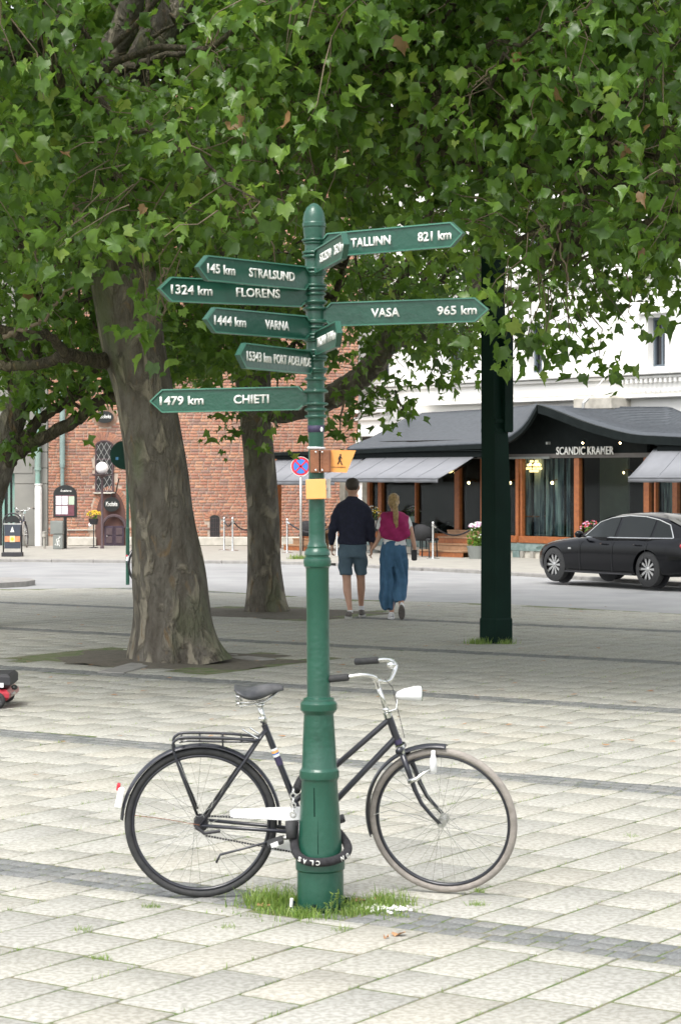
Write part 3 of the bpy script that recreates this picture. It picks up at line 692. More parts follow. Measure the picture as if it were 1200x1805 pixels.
MB().prism([(-3.5 * s_, Z(938)), (3.5 * s_, Z(938)), (0, Z(928))], -.03, -.022, lambda a, b, c: (a, c, b)).build('triangle_emblem', M['letter'], pp)
MB().box((0, -.024, Z(950)), (27 * s_, .006, 10 * s_)).build('photo_strip', mat('food_photo', (.50, .14, .06), .6, col2=(.55, .30, .15), scale=14, amt=.8), pp)
MB().box((0, -.030, Z(950)), (9 * s_, .006, 11 * s_)).build('photo_plate', mat('cream_print', (.70, .62, .38), .6, scale=20), pp)
MB().ell((0, -.036, Z(950)), (3 * s_, .004, 3.3 * s_), 12, 6).build('photo_disc', M['yellow'], pp)
# ================================================================ HOTEL AND RESTAURANT PAVILION (facade runs away to the left)
A0 = Vector((0, 57.2, 0)); ux, uy = .634, -.7733; wx, wy = .7733, .634; AR = math.atan2(uy, ux)
def LR(px, py, d):
    k = (px - CX) / F; s = (k * (A0.y + d * wy) - A0.x - d * wx) / (ux - k * uy); Y = A0.y + s * uy + d * wy
    return Vector((s, d, H - (py - HY) * Y / F))
def LZ(s, d, py): Y = A0.y + s * uy + d * wy; return H - (py - HY) * Y / F
def LP(s, d): X = A0.x + s * ux + d * wx; Y = A0.y + s * uy + d * wy; return CX + X / Y * F
def LW(p): return Vector((A0.x + p.x * ux + p.y * wx, A0.y + p.x * uy + p.y * wy, p.z))
M['stucco'] = mat('white_stucco', (.84, .83, .80), .8, col2=(.74, .73, .70), scale=.8, coord='pos', amt=.5, bump=.08, bscale=30)
M['roof'] = mat('dark_grey_shingle', (.092, .102, .114), .85, col2=(.070, .078, .088), spec=.2, scale=9, bump=.3, bscale=40)
M['fascia'] = mat('black_green_fascia', (.012, .016, .016), .6, col2=(.008, .011, .011), scale=6, spec=.08)
M['oak'] = mat('varnished_orange_wood', (.34, .115, .035), .4, col2=(.22, .07, .025), scale=14, amt=.6)
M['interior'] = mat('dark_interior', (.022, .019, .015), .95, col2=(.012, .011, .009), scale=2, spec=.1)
M['awn'] = mat('grey_awning_canvas', (.215, .222, .24), .85, col2=(.185, .192, .208), scale=3, bump=.1)
M['awnv'] = mat('grey_awning_valance', (.165, .172, .19), .85, col2=(.14, .147, .16), scale=6)
M['marble'] = mat('green_marble', (.13, .19, .18), .3, col2=(.22, .28, .27), scale=7, amt=.6, contrast=.1)
M['stepwood'] = mat('pale_brown_step', (.36, .21, .12), .6, col2=(.26, .15, .08), scale=10)
M['lampw'] = mat('warm_bulb', (1, .8, .5), .5, emit=(1, .72, .36), estr=9)
M['lampd'] = mat('warm_chandelier', (.5, .36, .16), .4, emit=(1, .66, .28), estr=2.2)
M['reflection_sheet'] = mat('painted_reflection', (.42, .50, .52), .8, col2=(.02, .05, .08), scale=5, amt=.9, contrast=.08)  # tree reflections in the glazing, painted as pale and dark blue streaks
_cn = M['reflection_sheet'].node_tree; _tn = [q_ for q_ in _cn.nodes if q_.type == 'TEX_NOISE'][0]; _mp = _cn.nodes.new('ShaderNodeMapping'); _mp.inputs['Scale'].default_value = (1.4, 1.4, .16)
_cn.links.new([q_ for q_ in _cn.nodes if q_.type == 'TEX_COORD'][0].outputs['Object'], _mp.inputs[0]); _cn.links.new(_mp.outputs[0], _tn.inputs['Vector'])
M['wicker'] = mat('black_wicker', (.012, .013, .015), .8, col2=(.03, .03, .032), scale=70, bump=.6)
M['steel'] = mat('polished_steel', (.75, .75, .74), .25, metal=.9, col2=(.55, .55, .54), scale=10)
def glass_mat(name, tint=(.9, .93, .92), w=.12):
    m = bpy.data.materials.new(name); m.use_nodes = True; n = m.node_tree.nodes; L = m.node_tree.links; n.remove(n['Principled BSDF']); out = n['Material Output']
    tr = n.new('ShaderNodeBsdfTransparent'); tr.inputs[0].default_value = (*tint, 1); g = n.new('ShaderNodeBsdfGlossy'); g.inputs['Roughness'].default_value = .03
    nz = n.new('ShaderNodeTexNoise'); nz.inputs['Scale'].default_value = 1.4; bp = n.new('ShaderNodeBump'); bp.inputs['Strength'].default_value = .06; L.new(nz.outputs[0], bp.inputs['Height']); L.new(bp.outputs[0], g.inputs['Normal'])
    lw = n.new('ShaderNodeLayerWeight'); lw.inputs['Blend'].default_value = w + .1; mr = n.new('ShaderNodeMapRange'); mr.inputs[3].default_value = w * .2; mr.inputs[4].default_value = .35
    L.new(lw.outputs['Fresnel'], mr.inputs[0]); mx = n.new('ShaderNodeMixShader'); L.new(mr.outputs[0], mx.inputs[0]); L.new(tr.outputs[0], mx.inputs[1]); L.new(g.outputs[0], mx.inputs[2]); L.new(mx.outputs[0], out.inputs['Surface'])
    return m
M['glass'] = glass_mat('window_glass', (.72, .78, .76), .10)
hotel = thing('white_hotel', 'large white stucco building with mouldings and dark windows rising behind the dark roofed pavilion', 'building', A0, AR)
HD = 4.2
holes = []
for pa, pb, ya, yb in ((1141, 1173, 545, 636), (931, 957, 578, 652), (786, 812, 588, 666), (663, 687, 600, 682)):
    a = LR(pa, ya, HD); b = LR(pb, yb, HD); c = LR(pb, ya, HD); holes.append((a.x, b.x, LR((pa + pb) / 2, yb, HD).z, LR((pa + pb) / 2, ya, HD).z))
up = []
for (a, b, z0, z1) in holes: up.append((a, b, z1 + 1.6, z1 + 1.6 + (z1 - z0) * .95)); up.append((a, b, z1 + 4.7, z1 + 4.7 + (z1 - z0) * .9))
zlo = holes[0][2]; zmed = sum(h[2] for h in holes) / 4; zt = sum(h[3] for h in holes) / 4; 
holes = [(a, b, zmed, zt) for a, b, _, _ in holes]; holes += [(a, b, zt + 1.5, zt + 3.1) for a, b, _, _ in holes[:4]] + [(a, b, zt + 4.6, zt + 6.2) for a, b, _, _ in holes[:4]]
def wall_holes(x0, x1, z0, z1, hs, y0, y1):
    xs = sorted({x0, x1} | {h[0] for h in hs} | {h[1] for h in hs}); zs = sorted({z0, z1} | {h[2] for h in hs} | {h[3] for h in hs}); q = MB()
    for a, b in zip(xs[:-1], xs[1:]):
        for c, d in zip(zs[:-1], zs[1:]):
            m_ = ((a + b) / 2, (c + d) / 2)
            if any(h[0] < m_[0] < h[1] and h[2] < m_[1] < h[3] for h in hs): continue
            q.box(((a + b) / 2, (y0 + y1) / 2, (c + d) / 2), (b - a, y1 - y0, d - c))
    return q
sL = LR(596, 700, HD).x; wall_holes(-9, 22, 0, 15.5, holes, HD, HD + .5).build('wall', M['stucco'], hotel)
for a, b, c, d in holes:
    w_ = MB().box(((a + b) / 2, HD + .30, (c + d) / 2), (b - a, .04, d - c)).build('window', M['darkglass'], hotel)
    f_ = MB(); 
    for x in (a + .03, (a + b) / 2, b - .03): f_.box((x, HD + .25, (c + d) / 2), (.06, .08, d - c))
    for z in (c + .03, lerp(c, d, .68), d - .03): f_.box(((a + b) / 2, HD + .25, z), (b - a, .07, .06))
    f_.build('window_frame', mat('blue_grey_frame', (.12, .15, .18), .6), w_)
    MB().box(((a + b) / 2, HD - .05, c - .05), (b - a + .2, .2, .08), ch=.01).build('window_sill', M['stucco'], w_)
    MB().box((a - .09, HD - .02, (c + d) / 2), (.14, .06, d - c + .1)).build('window_surround', M['stucco'], w_)
    MB().box((b + .09, HD - .02, (c + d) / 2), (.14, .06, d - c + .1)).build('window_surround', M['stucco'], w_)
    MB().box(((a + b) / 2, HD - .06, d + .14), (b - a + .5, .16, .14), ch=.02).build('window_hood', M['stucco'], w_)
z = LR(800, 674, HD).z; zc1 = z
MB().box((6.5, HD - .12, z), (31, .26, .09), ch=.02).build('cornice', M['stucco'], hotel)
MB().box((6.5, HD - .07, z - .10), (31, .15, .07), ch=.02).build('cornice', M['stucco'], hotel)
z2 = LR(800, 712, HD).z
MB().box((6.5, HD - .10, z2), (31, .22, .07), ch=.02).build('moulding', M['stucco'], hotel)
MB().box((6.5, HD - .03, (zc1 + z2) / 2 - .05), (31, .05, (zc1 - z2) * .45)).build('frieze_band', M['stucco'], hotel)
sd0 = LR(1095, 660, HD).x; dn = MB()
for i in range(70): dn.box((sd0 + i * .16, HD - .10, zc1 - .19), (.08, .12, .10)); dn.box((sd0 + i * .16 + .08, HD - .06, zc1 - .42), (.07, .06, .05))
dn.build('dentils', M['stucco'], hotel, kind='stuff')
MB().box((LR(1078, 710, HD).x, HD - .35, LR(1078, 712, HD).z), (1.3, .7, .35), ch=.05).build('corbel', M['plinth'], hotel)
for zz in (zt + 1.1, zt + 4.2): MB().box((6.5, HD - .07, zz), (31, .16, .10), ch=.02).build('string_course', M['stucco'], hotel)
# annex with gutter and blocked doorway at the left
AD = 2.6; a = LR(560, 728, AD).x; b = LR(683, 728, AD).x; zz = LR(640, 728, AD).z
an = MB().box(((a + b) / 2, AD + .8, zz / 2), (b - a, 1.6, zz)).build('annex_wall', M['stucco'], hotel)
MB().box(((a + b) / 2, AD - .10, zz + .03), (b - a + .2, .25, .09), ch=.02).build('gutter', M['stucco'], an)
MB().box(((a + b) / 2, AD - .05, zz - .16), (b - a + .05, .10, .10), ch=.02).build('moulding', M['stucco'], an)
c = LR(652, 775, AD); MB().box((c.x, AD - .03, c.z - .3), (.55, .04, .75)).build('door_opening', M['blacksign'], an)
MB().box((c.x, AD - .06, c.z + .14), (.9, .12, .09)).build('door_hood', M['stucco'], an)
MB().box((c.x - .42, AD - .04, c.z - .5), (.16, .08, 1.3)).build('pilaster', M['stucco'], an)
# flagpole stay
tt = thing('flagpole', 'thin slanting white flagpole rising from the pavilion roof ridge', 'flagpole', LW(LR(1028, 712, 3.2)))
q = P(1130, 585, tt.location.y + .5) - tt.location; MB().tube([(0, 0, -.1), (0, 0, .02), q * .08], .045, 8).build('bracket', M['alu'], tt); MB().tube([q * .05, q], .014, 6).build('pole', M['white'], tt)

# ---- pavilion
pav = thing('restaurant_pavilion', 'restaurant pavilion with dark swept roof, orange wooden window frames and white letters', 'building', A0, AR)
DE, DR_ = -.75, 3.9
eave = [(470, 798), (600, 794.5), (700, 790), (850, 783.5), (872, 781), (888, 777), (905, 768), (920, 756), (932, 742), (940, 728), (946, 714.5)]
eave2 = [(949, 713.5), (965, 718.5), (990, 728), (1020, 740), (1050, 750), (1085, 759.5), (1110, 765), (1130, 767.5), (1160, 769), (1200, 771), (1260, 774), (1400, 782)]
ridge = [(612, 790), (650, 776), (690, 755), (712, 740), (725, 731.5), (850, 724.5), (940, 716.5), (947, 713.0)]
ridge2 = [(949, 712.8), (975, 716), (1180, 716.5), (1215, 732), (1400, 752)]
def roofgrid(ev, rd_, p0, p1, n, dr=None):
    rows = []; K = 12
    for j in range(K + 1):
        t = j / K; row = []
        for i in range(n + 1):
            px = lerp(p0, p1, i / n)
            e = LR(px, interp(px, ev), DE); r_ = LR(px, interp(px, rd_), DR_)
            sag = .16 * math.sin(math.pi * t) * min(1, abs(r_.z - e.z) * 1.2)
            row.append(e.lerp(r_, t) - Vector((0, 0, sag)))
        rows.append(row)
    return rows
def addgrid(mb, rows):
    n = len(rows[0]); b0 = len(mb.v); mb.v += [tuple(p) for r_ in rows for p in r_]
    mb.f += [(b0 + j * n + i, b0 + j * n + i + 1, b0 + (j + 1) * n + i + 1, b0 + (j + 1) * n + i) for j in range(len(rows) - 1) for i in range(n - 1)]
hipd = [(612, DE), (650, DE + .9), (690, 1.6), (712, 2.6), (725, DR_)]
def rg_left():
    rows = []; K = 14; n = 60
    for j in range(K + 1):
        t = j / K; row = []
        for i in range(n + 1):
            px = lerp(612, 947, i / n); e = LR(px, interp(px, eave), DE); d = interp(px, hipd) if px < 725 else DR_
            r_ = LR(px, interp(px, ridge), d); row.append(e.lerp(r_, t) - Vector((0, 0, .14 * math.sin(math.pi * t) * min(1, abs(r_.z - e.z)))))
        rows.append(row)
    return rows
L1 = rg_left(); L2 = roofgrid(eave2, ridge2, 949, 1400, 50)
rf = MB(); addgrid(rf, L1); addgrid(rf, L2); ro = rf.build('roof', M['roof'], pav, smooth=True)
md = ro.modifiers.new('thick', 'SOLIDIFY'); md.thickness = .05; md.offset = -1
# shingle courses: thin raised lines following the roof rows
sh = MB()
for rows in (L1, L2):
    K = len(rows) - 1
    for j in range(26):
        t = (j + .5) / 26 * K; a_ = int(t); fr_ = t - a_
        pts = [rows[a_][i].lerp(rows[a_ + 1][i], fr_) + Vector((0, 0, .012)) for i in range(0, len(rows[0]), 2)]
        pts = [p for k_, p in enumerate(pts) if k_ == 0 or (p - pts[k_ - 1]).length > .02]
        if len(pts) > 2: sh.tube(pts, .010, 3, cap=False)
sh.build('shingle_courses', M['roof'], pav, kind='stuff')
# fascia following the eaves
def fascia(ev, p0, p1, n, h0, h1, dd, name):
    v = []; f = []
    for i in range(n + 1):
        px = lerp(p0, p1, i / n); py = interp(px, ev); hh = lerp(h0, h1, i / n) if not callable(h0) else h0(px)
        e = LR(px, py - .3, dd)
        v += [e + Vector((0, -.03, 0)), e + Vector((0, .07, 0)), e + Vector((0, .07, -hh)), e + Vector((0, -.03, -hh))]
    f = [(i * 4 + j, i * 4 + (j + 1) % 4, i * 4 + 4 + (j + 1) % 4, i * 4 + 4 + j) for i in range(n) for j in range(4)] + [(0, 1, 2, 3), (n * 4 + 3, n * 4 + 2, n * 4 + 1, n * 4)]
    return MB().add(v, f).build(name, M['fascia'], pav)
fascia(eave, 478, 947, 70, .085, .11, DE, 'fascia'); fascia(eave2, 949, 1400, 60, .19, .17, DE, 'fascia')
# beam and gutter below the eave
for p0, p1 in ((484, 868), (1160, 1400)):
    a = LR(p0, 800, DE + .1); b = LR(p1, 800, DE + .1); zt_ = (LZ(a.x, DE, interp(p0, eave if p0 < 900 else eave2)) + LZ(b.x, DE, interp(p1, eave if p0 < 900 else eave2))) / 2 - .10
    MB().box(((a.x + b.x) / 2, DE + .14, zt_ - .075), (b.x - a.x, .16, .14), ch=.01).build('eave_beam', M['fascia'], pav)
    MB().box(((a.x + b.x) / 2, DE - .0, zt_ + .012), (b.x - a.x, .04, .018)).build('drip_edge', M['steel'] if False else M['fascia'], pav)
# dark gable wall under the swept roof
gp = []
for px in np.linspace(870, 1140, 40):
    ev = eave if px < 948 else eave2; gp.append(LR(px, interp(px, ev) + 3, -.05))
lo = LR(1000, 807, -.05).z; a = gp[0].x; b = gp[-1].x
poly = [(a, lo), (b, lo)] + [(p.x, max(p.z, lo + .05)) for p in gp[::-1]]
MB().prism(poly, -.05, .05, lambda a_, b_, c_: (a_, c_, b_)).build('gable_wall', M['fascia'], pav)
# soffit joining eave and gable
so = MB(); rows = [[], []]
for px in np.linspace(872, 1139, 40):
    ev = eave if px < 948 else eave2; e = LR(px, interp(px, ev) + 2, DE); rows[0].append(e); rows[1].append(Vector((LR(px, 800, -.05).x, -.02, max(e.z, lo))))
addgrid(so, rows); so.build('soffit', M['fascia'], pav)
# head beam (pale strip) of the glazing
GT = LR(900, 808, -.02).z; GB = LR(900, 944, 0).z; PB = LR(900, 956, 0).z
s_a = LR(640, 800, 0).x; s_b = LR(1400, 800, 0).x
MB().box(((s_a + s_b) / 2, .0, GT + .05), (s_b - s_a, .16, .10)).build('head_beam', mat('head_strip', (.12, .11, .10), .5), pav)
MB().box(((LR(895, 800, -.1).x + LR(968, 800, -.1).x) / 2, -.10, GT + .01), (LR(968, 800, -.1).x - LR(893, 800, -.1).x, .05, .05)).build('light_strip', M['cabinet'], pav)
def post(px, w_, py1=955, d=0, m='oak', top=None):
    c_ = LR(px, 900, d); zb = PB if py1 else 0; MB().box((c_.x, d, (GT + zb) / 2), (w_, .12, GT - zb), ch=.008).build('window_post', M[m], pav)
posts = [(652, .10), (672, .13), (735, .05), (808, .17), (851, .06), (888, .05), (914, .10), (921.5, .06), (1019, .16), (1142, .16), (1157, .05), (1192, .14), (1260, .14), (1330, .14)]
for px, w_ in posts: post(px, w_)
for p0, p1 in ((655, 915), (919, 1012), (1140, 1400)):
    a = LR(p0, 900, 0).x; b = LR(p1, 900, 0).x; MB().box(((a + b) / 2, -.02, (GB + PB) / 2), (b - a, .14, GB - PB), ch=.008).build('bottom_rail', M['oak'], pav)
a = LR(640, 900, 0).x; b = LR(1400, 900, 0).x; za = LR(900, 970, 0).z
pl = MB().box(((a + LR(1014, 900, 0).x) / 2, .02, (PB + za) / 2 - .002), (LR(1014, 900, 0).x - a, .18, PB - za), ch=.005).build('marble_plinth', M['marble'], pav)
MB().box(((a + b) / 2, .06, za / 2), (b - a, .2, za)).build('base_course', M['plinth'], pav)
for px in (895, 912, 922, 940): MB().box((LR(px, 975, -.05).x, -.06, za / 2), (.10 if px != 912 else .22, .10, za - .01)).build('base_pier', M['marble'] if px == 912 else M['farpave'], pav)
for px, w_ in ((606, .22), (645, .20)): c_ = LR(px, 900, .02); MB().box((c_.x, .02, GT / 2), (w_, .10, GT)).build('pilaster', M['plinth'], pav)
# glass panes between the posts
gx = [LR(px, 900, 0).x for px, _ in posts]
for a_, b_ in zip(gx[:-1], gx[1:]):
    if b_ - a_ < .25: continue
    MB().box(((a_ + b_) / 2, .03, (GT + GB) / 2), (b_ - a_ - .02, .012, GT - GB)).build('glass_pane', M['glass'], pav)
# interior
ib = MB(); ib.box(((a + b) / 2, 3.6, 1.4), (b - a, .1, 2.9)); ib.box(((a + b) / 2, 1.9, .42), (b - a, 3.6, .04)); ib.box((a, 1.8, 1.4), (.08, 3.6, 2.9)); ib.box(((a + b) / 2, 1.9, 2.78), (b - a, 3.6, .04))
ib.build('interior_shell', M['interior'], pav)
c_ = LR(1083, 860, 2.2); MB().box((c_.x, 2.2, (LZ(c_.x, 2.2, 810) + .4) / 2 + .2), (LR(1108, 860, 2.2).x - LR(1058, 860, 2.2).x, .06, LZ(c_.x, 2.2, 810) - .4), ch=.01).build('inner_door', mat('grey_green_door', (.30, .33, .27), .6, scale=3), pav)
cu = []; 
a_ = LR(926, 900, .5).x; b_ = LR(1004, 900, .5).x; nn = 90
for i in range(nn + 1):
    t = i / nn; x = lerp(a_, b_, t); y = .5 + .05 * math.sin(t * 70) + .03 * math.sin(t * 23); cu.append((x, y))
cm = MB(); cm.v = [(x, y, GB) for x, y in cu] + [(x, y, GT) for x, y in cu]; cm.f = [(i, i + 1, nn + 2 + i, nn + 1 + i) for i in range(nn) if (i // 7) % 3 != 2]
cm.build('reflection_sheet', M['reflection_sheet'], pav, smooth=True)  # wavy sheet added behind the panes to carry the painted tree reflections
a_ = LR(1160, 900, .5).x; b_ = LR(1190, 900, .5).x; cm = MB(); cm.v = [(lerp(a_, b_, i / 40), .5 + .04 * math.sin(i), z_) for z_ in (GB, GT) for i in range(41)]; cm.f = [(i, i + 1, 42 + i, 41 + i) for i in range(40)]; cm.build('reflection_sheet', M['reflection_sheet'], pav, smooth=True)  # narrower added sheet with the same painted reflections
MB().box((LR(945, 912, .7).x, .7, LR(945, 910, .7).z), (.55, .5, .03)).build('window_table', M['oak'], pav)
# letters
a_ = LR(981, 795, -.16); b_ = LR(1082, 795, -.16); zc = LR(1032, 796.5, -.16)
put_text('lettering', 'SCANDIC KRAMER', b_.x - a_.x, 14.5 * (LW(zc).y) / F, ((a_.x + b_.x) / 2, -.16, zc.z + .03), (1, 0, 0), M['letter'], pav, .02, .014)
for px, py in ((1028, 777), (1094, 777)):
    p = LR(px, py, -.25); o = MB().lathe([(-.05, .03), (.0, .045), (.03, .045)], (p.x, p.y, p.z), 10).build('spotlight', M['fascia'], pav); MB().ell((p.x, p.y - .02, p.z - .045), (.026, .026, .025), 10, 6).build('bulb', M['lampw'], o, smooth=True)
p = LR(966, 781, -.25); MB().box(p, (.06, .1, .06)).build('camera_box', M['cabinet'], pav)
# interior lamps
def chandelier(px, py, d, lab):
    w = LW(LR(px, py, d)); t = thing('chandelier', lab, 'lamp', w, group='golden chandeliers inside the restaurant'); q = MB()
    q.tube([(0, 0, .15), (0, 0, .7)], .008, 5); q.build('chain', M['pot'], t); q = MB()
    for lv, (r_, z_) in enumerate(((.08, .12), (.15, .03), (.17, -.05), (.09, -.11))):
        for i in range(12 if lv else 6):
            w_ = 2 * math.pi * i / (12 if lv else 6); q.ell((r_ * math.cos(w_), r_ * math.sin(w_), z_), (.022, .022, .03), 6, 4)
    q.build('crystals', M['lampd'], t); q = MB()
    for i in range(5): w_ = 2 * math.pi * i / 5; q.ell((.11 * math.cos(w_), .11 * math.sin(w_), .05), (.025, .025, .03), 8, 5)
    q.build('bulbs', M['lampw'], t)
chandelier(941, 822, .30, 'golden chandelier behind the curtained window right of the green column')
chandelier(797, 824, 1.0, 'golden chandelier half hidden by the corner of the grey awning')
wlabs = ['small warm wall lamp behind the window left of the green column', 'small warm wall lamp just right of the green column', 'small warm wall lamp in the middle of the curtained window', 'faint small lamp hanging near the pale inner door']
for (px, py, d), lb in zip(((826, 851, 3.3), (899, 851, 3.3), (973, 851, .38), (1099, 833, 2.0)), wlabs):
    w = LW(LR(px, py, d)); t = thing('wall_lamp', lb, 'lamp', w, AR, group='small lamps inside the restaurant')
    MB().ell((0, 0, 0), (.035, .035, .04) if px < 1000 else (.02, .02, .03), 10, 7).build('shade', M['lampw'], t, smooth=True); MB().tube([(0, 0, .03), (.09, .05, .08), (.12, .2, .02)], .012, 6).build('arm', M['oak'], t)
# awnings
def awning(pTR, pTL, pBR, d0, lab, seams=5):
    tr = LR(*pTR, d0); tl = LR(*pTL, d0); d1 = min(np.linspace(d0, d0 - 4, 2000), key=lambda d: abs(LP(tr.x, d) - pBR[0])); zb = LZ(tr.x, d1, pBR[1]); zt_ = (tr.z + tl.z) / 2
    t = thing('awning', lab, 'awning', LW(Vector((tl.x, d0, 0))), AR, group='grey canvas awnings of the restaurant'); L_ = tr.x - tl.x; D = d1 - d0
    v = [(0, 0, zt_), (L_, 0, zt_), (L_, D, zb), (0, D, zb)]; q = MB(); n = 24
    top = [[Vector((L_ * i / n, 0, zt_)) for i in range(n + 1)], [Vector((L_ * i / n, D / 2, (zt_ + zb) / 2 - .02)) for i in range(n + 1)], [Vector((L_ * i / n, D, zb)) for i in range(n + 1)]]
    addgrid(q, top); o = q.build('canvas', M['awn'], t, smooth=True); m_ = o.modifiers.new('s', 'SOLIDIFY'); m_.thickness = .012
    vb = MB(); vr = [[Vector((L_ * i / 60, D - .004, zb + .006)) for i in range(61)], [Vector((L_ * i / 60, D - .012 + .006 * math.sin(i * .8), zb - .10 + .004 * math.sin(i * .6))) for i in range(61)]]; addgrid(vb, vr); o = vb.build('valance', M['awnv'], t, smooth=True); m_ = o.modifiers.new('s', 'SOLIDIFY'); m_.thickness = .006
    MB().tube([(0, D, zb), (L_, D, zb)], .022, 8).build('front_bar', M['awnv'], t); MB().tube([(0, .02, zt_ - .02), (L_, .02, zt_ - .02)], .045, 8).build('roller', M['fascia'], t)
    s_ = MB()
    for i in range(1, seams): x = L_ * i / seams; s_.tube([(x, 0, zt_ + .004), (x, D / 2, (zt_ + zb) / 2 - .014), (x, D, zb + .004)], .007, 4)
    s_.build('seams', M['awnv'], t, kind='stuff')
    MB().tube([(.15, .02, zt_ - .1), (.2, D * .5, (zt_ + zb) / 2 - .16), (.12, D, zb - .02)], .02, 6).build('arm', M['fascia'], t); MB().tube([(L_ - .15, .02, zt_ - .1), (L_ - .2, D * .5, (zt_ + zb) / 2 - .16), (L_ - .12, D, zb - .02)], .02, 6).build('arm', M['fascia'], t)
    return t
awning((838, 802), (649, 806), (772, 843), DE + .12, 'wide grey awning behind the couple, left of the green column')
awning((641, 806), (489, 810), (590, 848), DE + .12, 'grey awning behind the no stopping sign and the signpost')
awning((1420, 790), (1152, 789), (1375, 842), DE + .12, 'grey awning above the black car at the right edge')
# steps
def steps(p0, p1, pyb, lab, n=4, d0=-.12, dp=.26, rise=.155):
    a = LR(p0, pyb, -.6).x; b = LR(p1, pyb, -.6).x; t = thing('wooden_steps', lab, 'steps', LW(Vector((a, d0, 0))), AR, group='wooden steps of the restaurant')
    for i in range(n):
        z_ = rise * (n - i); MB().box(((b - a) / 2, -dp * (i + .5), z_ - .02), (b - a + .1 * i, dp + .02, .035), ch=.004).build('tread', M['stepwood'], t)
        MB().box(((b - a) / 2, -dp * (i + 1) + .02, (z_ - .04) / 2), (b - a + .1 * i, .02, z_ - .04)).build('riser', M['oak'] if i % 2 else M['stepwood'], t)
steps(776, 838, 982, 'wooden steps between the roped steel post and the flower tub')
steps(536, 566, 969, 'wooden steps seen between the sign pole and the signpost shaft')
MB().box((LR(489, 880, -.4).x, -.4, 1.2), (.15, .15, 2.4)).build('terrace_post', M['oak'], pav)
# ---- stanchions and ropes
st = thing('stanchion', 'polished steel rope post left of the two by the small arched vent', 'rope post', G(395, 970), group='steel rope posts on the far pavement')
def mkst(t): MB().lathe([(0, .15), (.015, .15), (.03, .03), (.05, .022), (.74, .022), (.75, .035), (.80, .035), (.81, .02), (.83, .035), (.86, .02), (.87, 0)], n=14).build('post', M['steel'], t, smooth=True, auto=40)
mkst(st); posn = [(395, 970)]
for (px, py), lb in zip(((410, 971), (506, 975), (594, 979), (763, 985)), ('polished steel rope post between the small arched vent and the middle tree', 'polished steel rope post just right of the middle tree', 'polished steel rope post behind the man at his left arm', 'polished steel rope post right of the woman by the wooden steps')):
    dup(st, lb, loc=G(px, py)); posn.append((px, py))
def rope(a, b, lab, sag=.25, z0=.78):
    A = G(*a); B = G(*b); t = thing('barrier_rope', lab, 'rope', A, group='barrier ropes between the steel posts')
    MB().tube([(B - A) * u + Vector((0, 0, z0 - 4 * sag * u * (1 - u))) for u in np.linspace(0, 1, 14)], .02, 6).build('rope', M['pot'], t, smooth=True)
    MB().tube([(0, 0, z0), (0, 0, z0) + (B - A) * 0 if False else ((B - A) * .06 + Vector((0, 0, z0 - .05)))], .028, 6).build('hook', M['steel'], t)
rope(posn[0], posn[1], 'short dark rope between the two steel posts left of the middle tree', .15); rope(posn[1], (455, 970), 'dark rope running from the left posts behind the middle tree'); rope(posn[2], posn[3], 'dark rope sagging behind the signpost'); rope(posn[4], (840, 982), 'dark rope sagging from the right steel post towards the flower tub')
# ---- terrace furniture
def chair(loc, rz, lab):
    t = thing('wicker_chair', lab, 'chair', loc, rz, group='black wicker chairs on the pavement')
    MB().box((0, 0, .42), (.46, .46, .06), ch=.015).build('seat', M['wicker'], t)
    q = MB(); rows = [[Vector((.24 * math.sin(a_), .05 + .22 * math.cos(a_), z_)) for a_ in np.linspace(-1.9, 1.9, 14)] for z_ in (.42, .60, .78)]; rows[2] = [p + Vector((0, .03, -.12 * abs(math.sin(i_ / 13 * math.pi - math.pi / 2)) ** 2)) for i_, p in enumerate(rows[2])]; addgrid(q, rows); o = q.build('backrest', M['wicker'], t, smooth=True); m_ = o.modifiers.new('s', 'SOLIDIFY'); m_.thickness = .025
    for sx in (-1, 1):
        for sy in (-1, 1): MB().tube([(sx * .2, sy * .2, 0), (sx * .19, sy * .19, .40)], .016, 6).build('leg', M['wicker'], t)
    return t
chair(G(750, 982), R(150), 'black wicker chair beside the right steel rope post'); chair(G(733, 977), R(20), 'black wicker chair partly behind the woman in blue trousers'); chair(G(772, 975), R(-70), 'black wicker chair just right of the steel rope post'); chair(G(545, 972), R(170), 'black wicker chair behind the no stopping sign pole')
chair(G(567, 966), R(60), 'black wicker chair hidden between signpost and brick wall')
t = thing('cafe_table', 'dark round cafe table with plant pots right of the woman', 'table', G(722, 972)); MB().lathe([(0, .22), (.02, .22), (.04, .03), (.70, .03), (.71, .38), (.735, .38), (.735, 0)], n=20).build('table', M['wicker'], t)
def potplant(loc, lab, rad, cols, h=.16, sc=1, seed=1):
    t = thing('flower_pot', lab, 'flower pot', loc); MB().lathe([(0, .08 * sc), (h * sc, .12 * sc), (h * sc, .10 * sc), (h * .9 * sc, 0)], n=14).build('pot', M['bwhite'] if sc < 1.05 else M['cabinet'], t, smooth=True, auto=40)
    flowers(t, (0, 0, h * sc + rad[2] * .8), rad, 40, cols, 90, seed=seed); return t
potplant(G(722, 972) + Vector((.1, 0, .735)), 'white potted flowers on the cafe table right of the woman', (.17, .16, .14), [M['whitep'], M['pink']], seed=4)
q = MB(); cc = G(656, 974); t = thing('plant_stand', 'tall stand under the flowers between the man and the woman', 'stand', cc); MB().lathe([(0, .2), (.05, .2), (.08, .05), (.6, .05), (.62, .16), (.64, .16)], n=14).build('stand', M['cabinet'], t)
potplant(cc + Vector((0, 0, .64)), 'white and green flowers on a stand between the man and the woman', (.22, .18, .20), [M['whitep'], M['yellow']], seed=5)
t = thing('flower_tub', 'tub overflowing with pink flowers and green leaves just left of the green column', 'flower tub', G(842, 985)); MB().lathe([(0, .20), (.30, .26), (.30, .2)], n=16).build('tub', M['cabinet'], t)
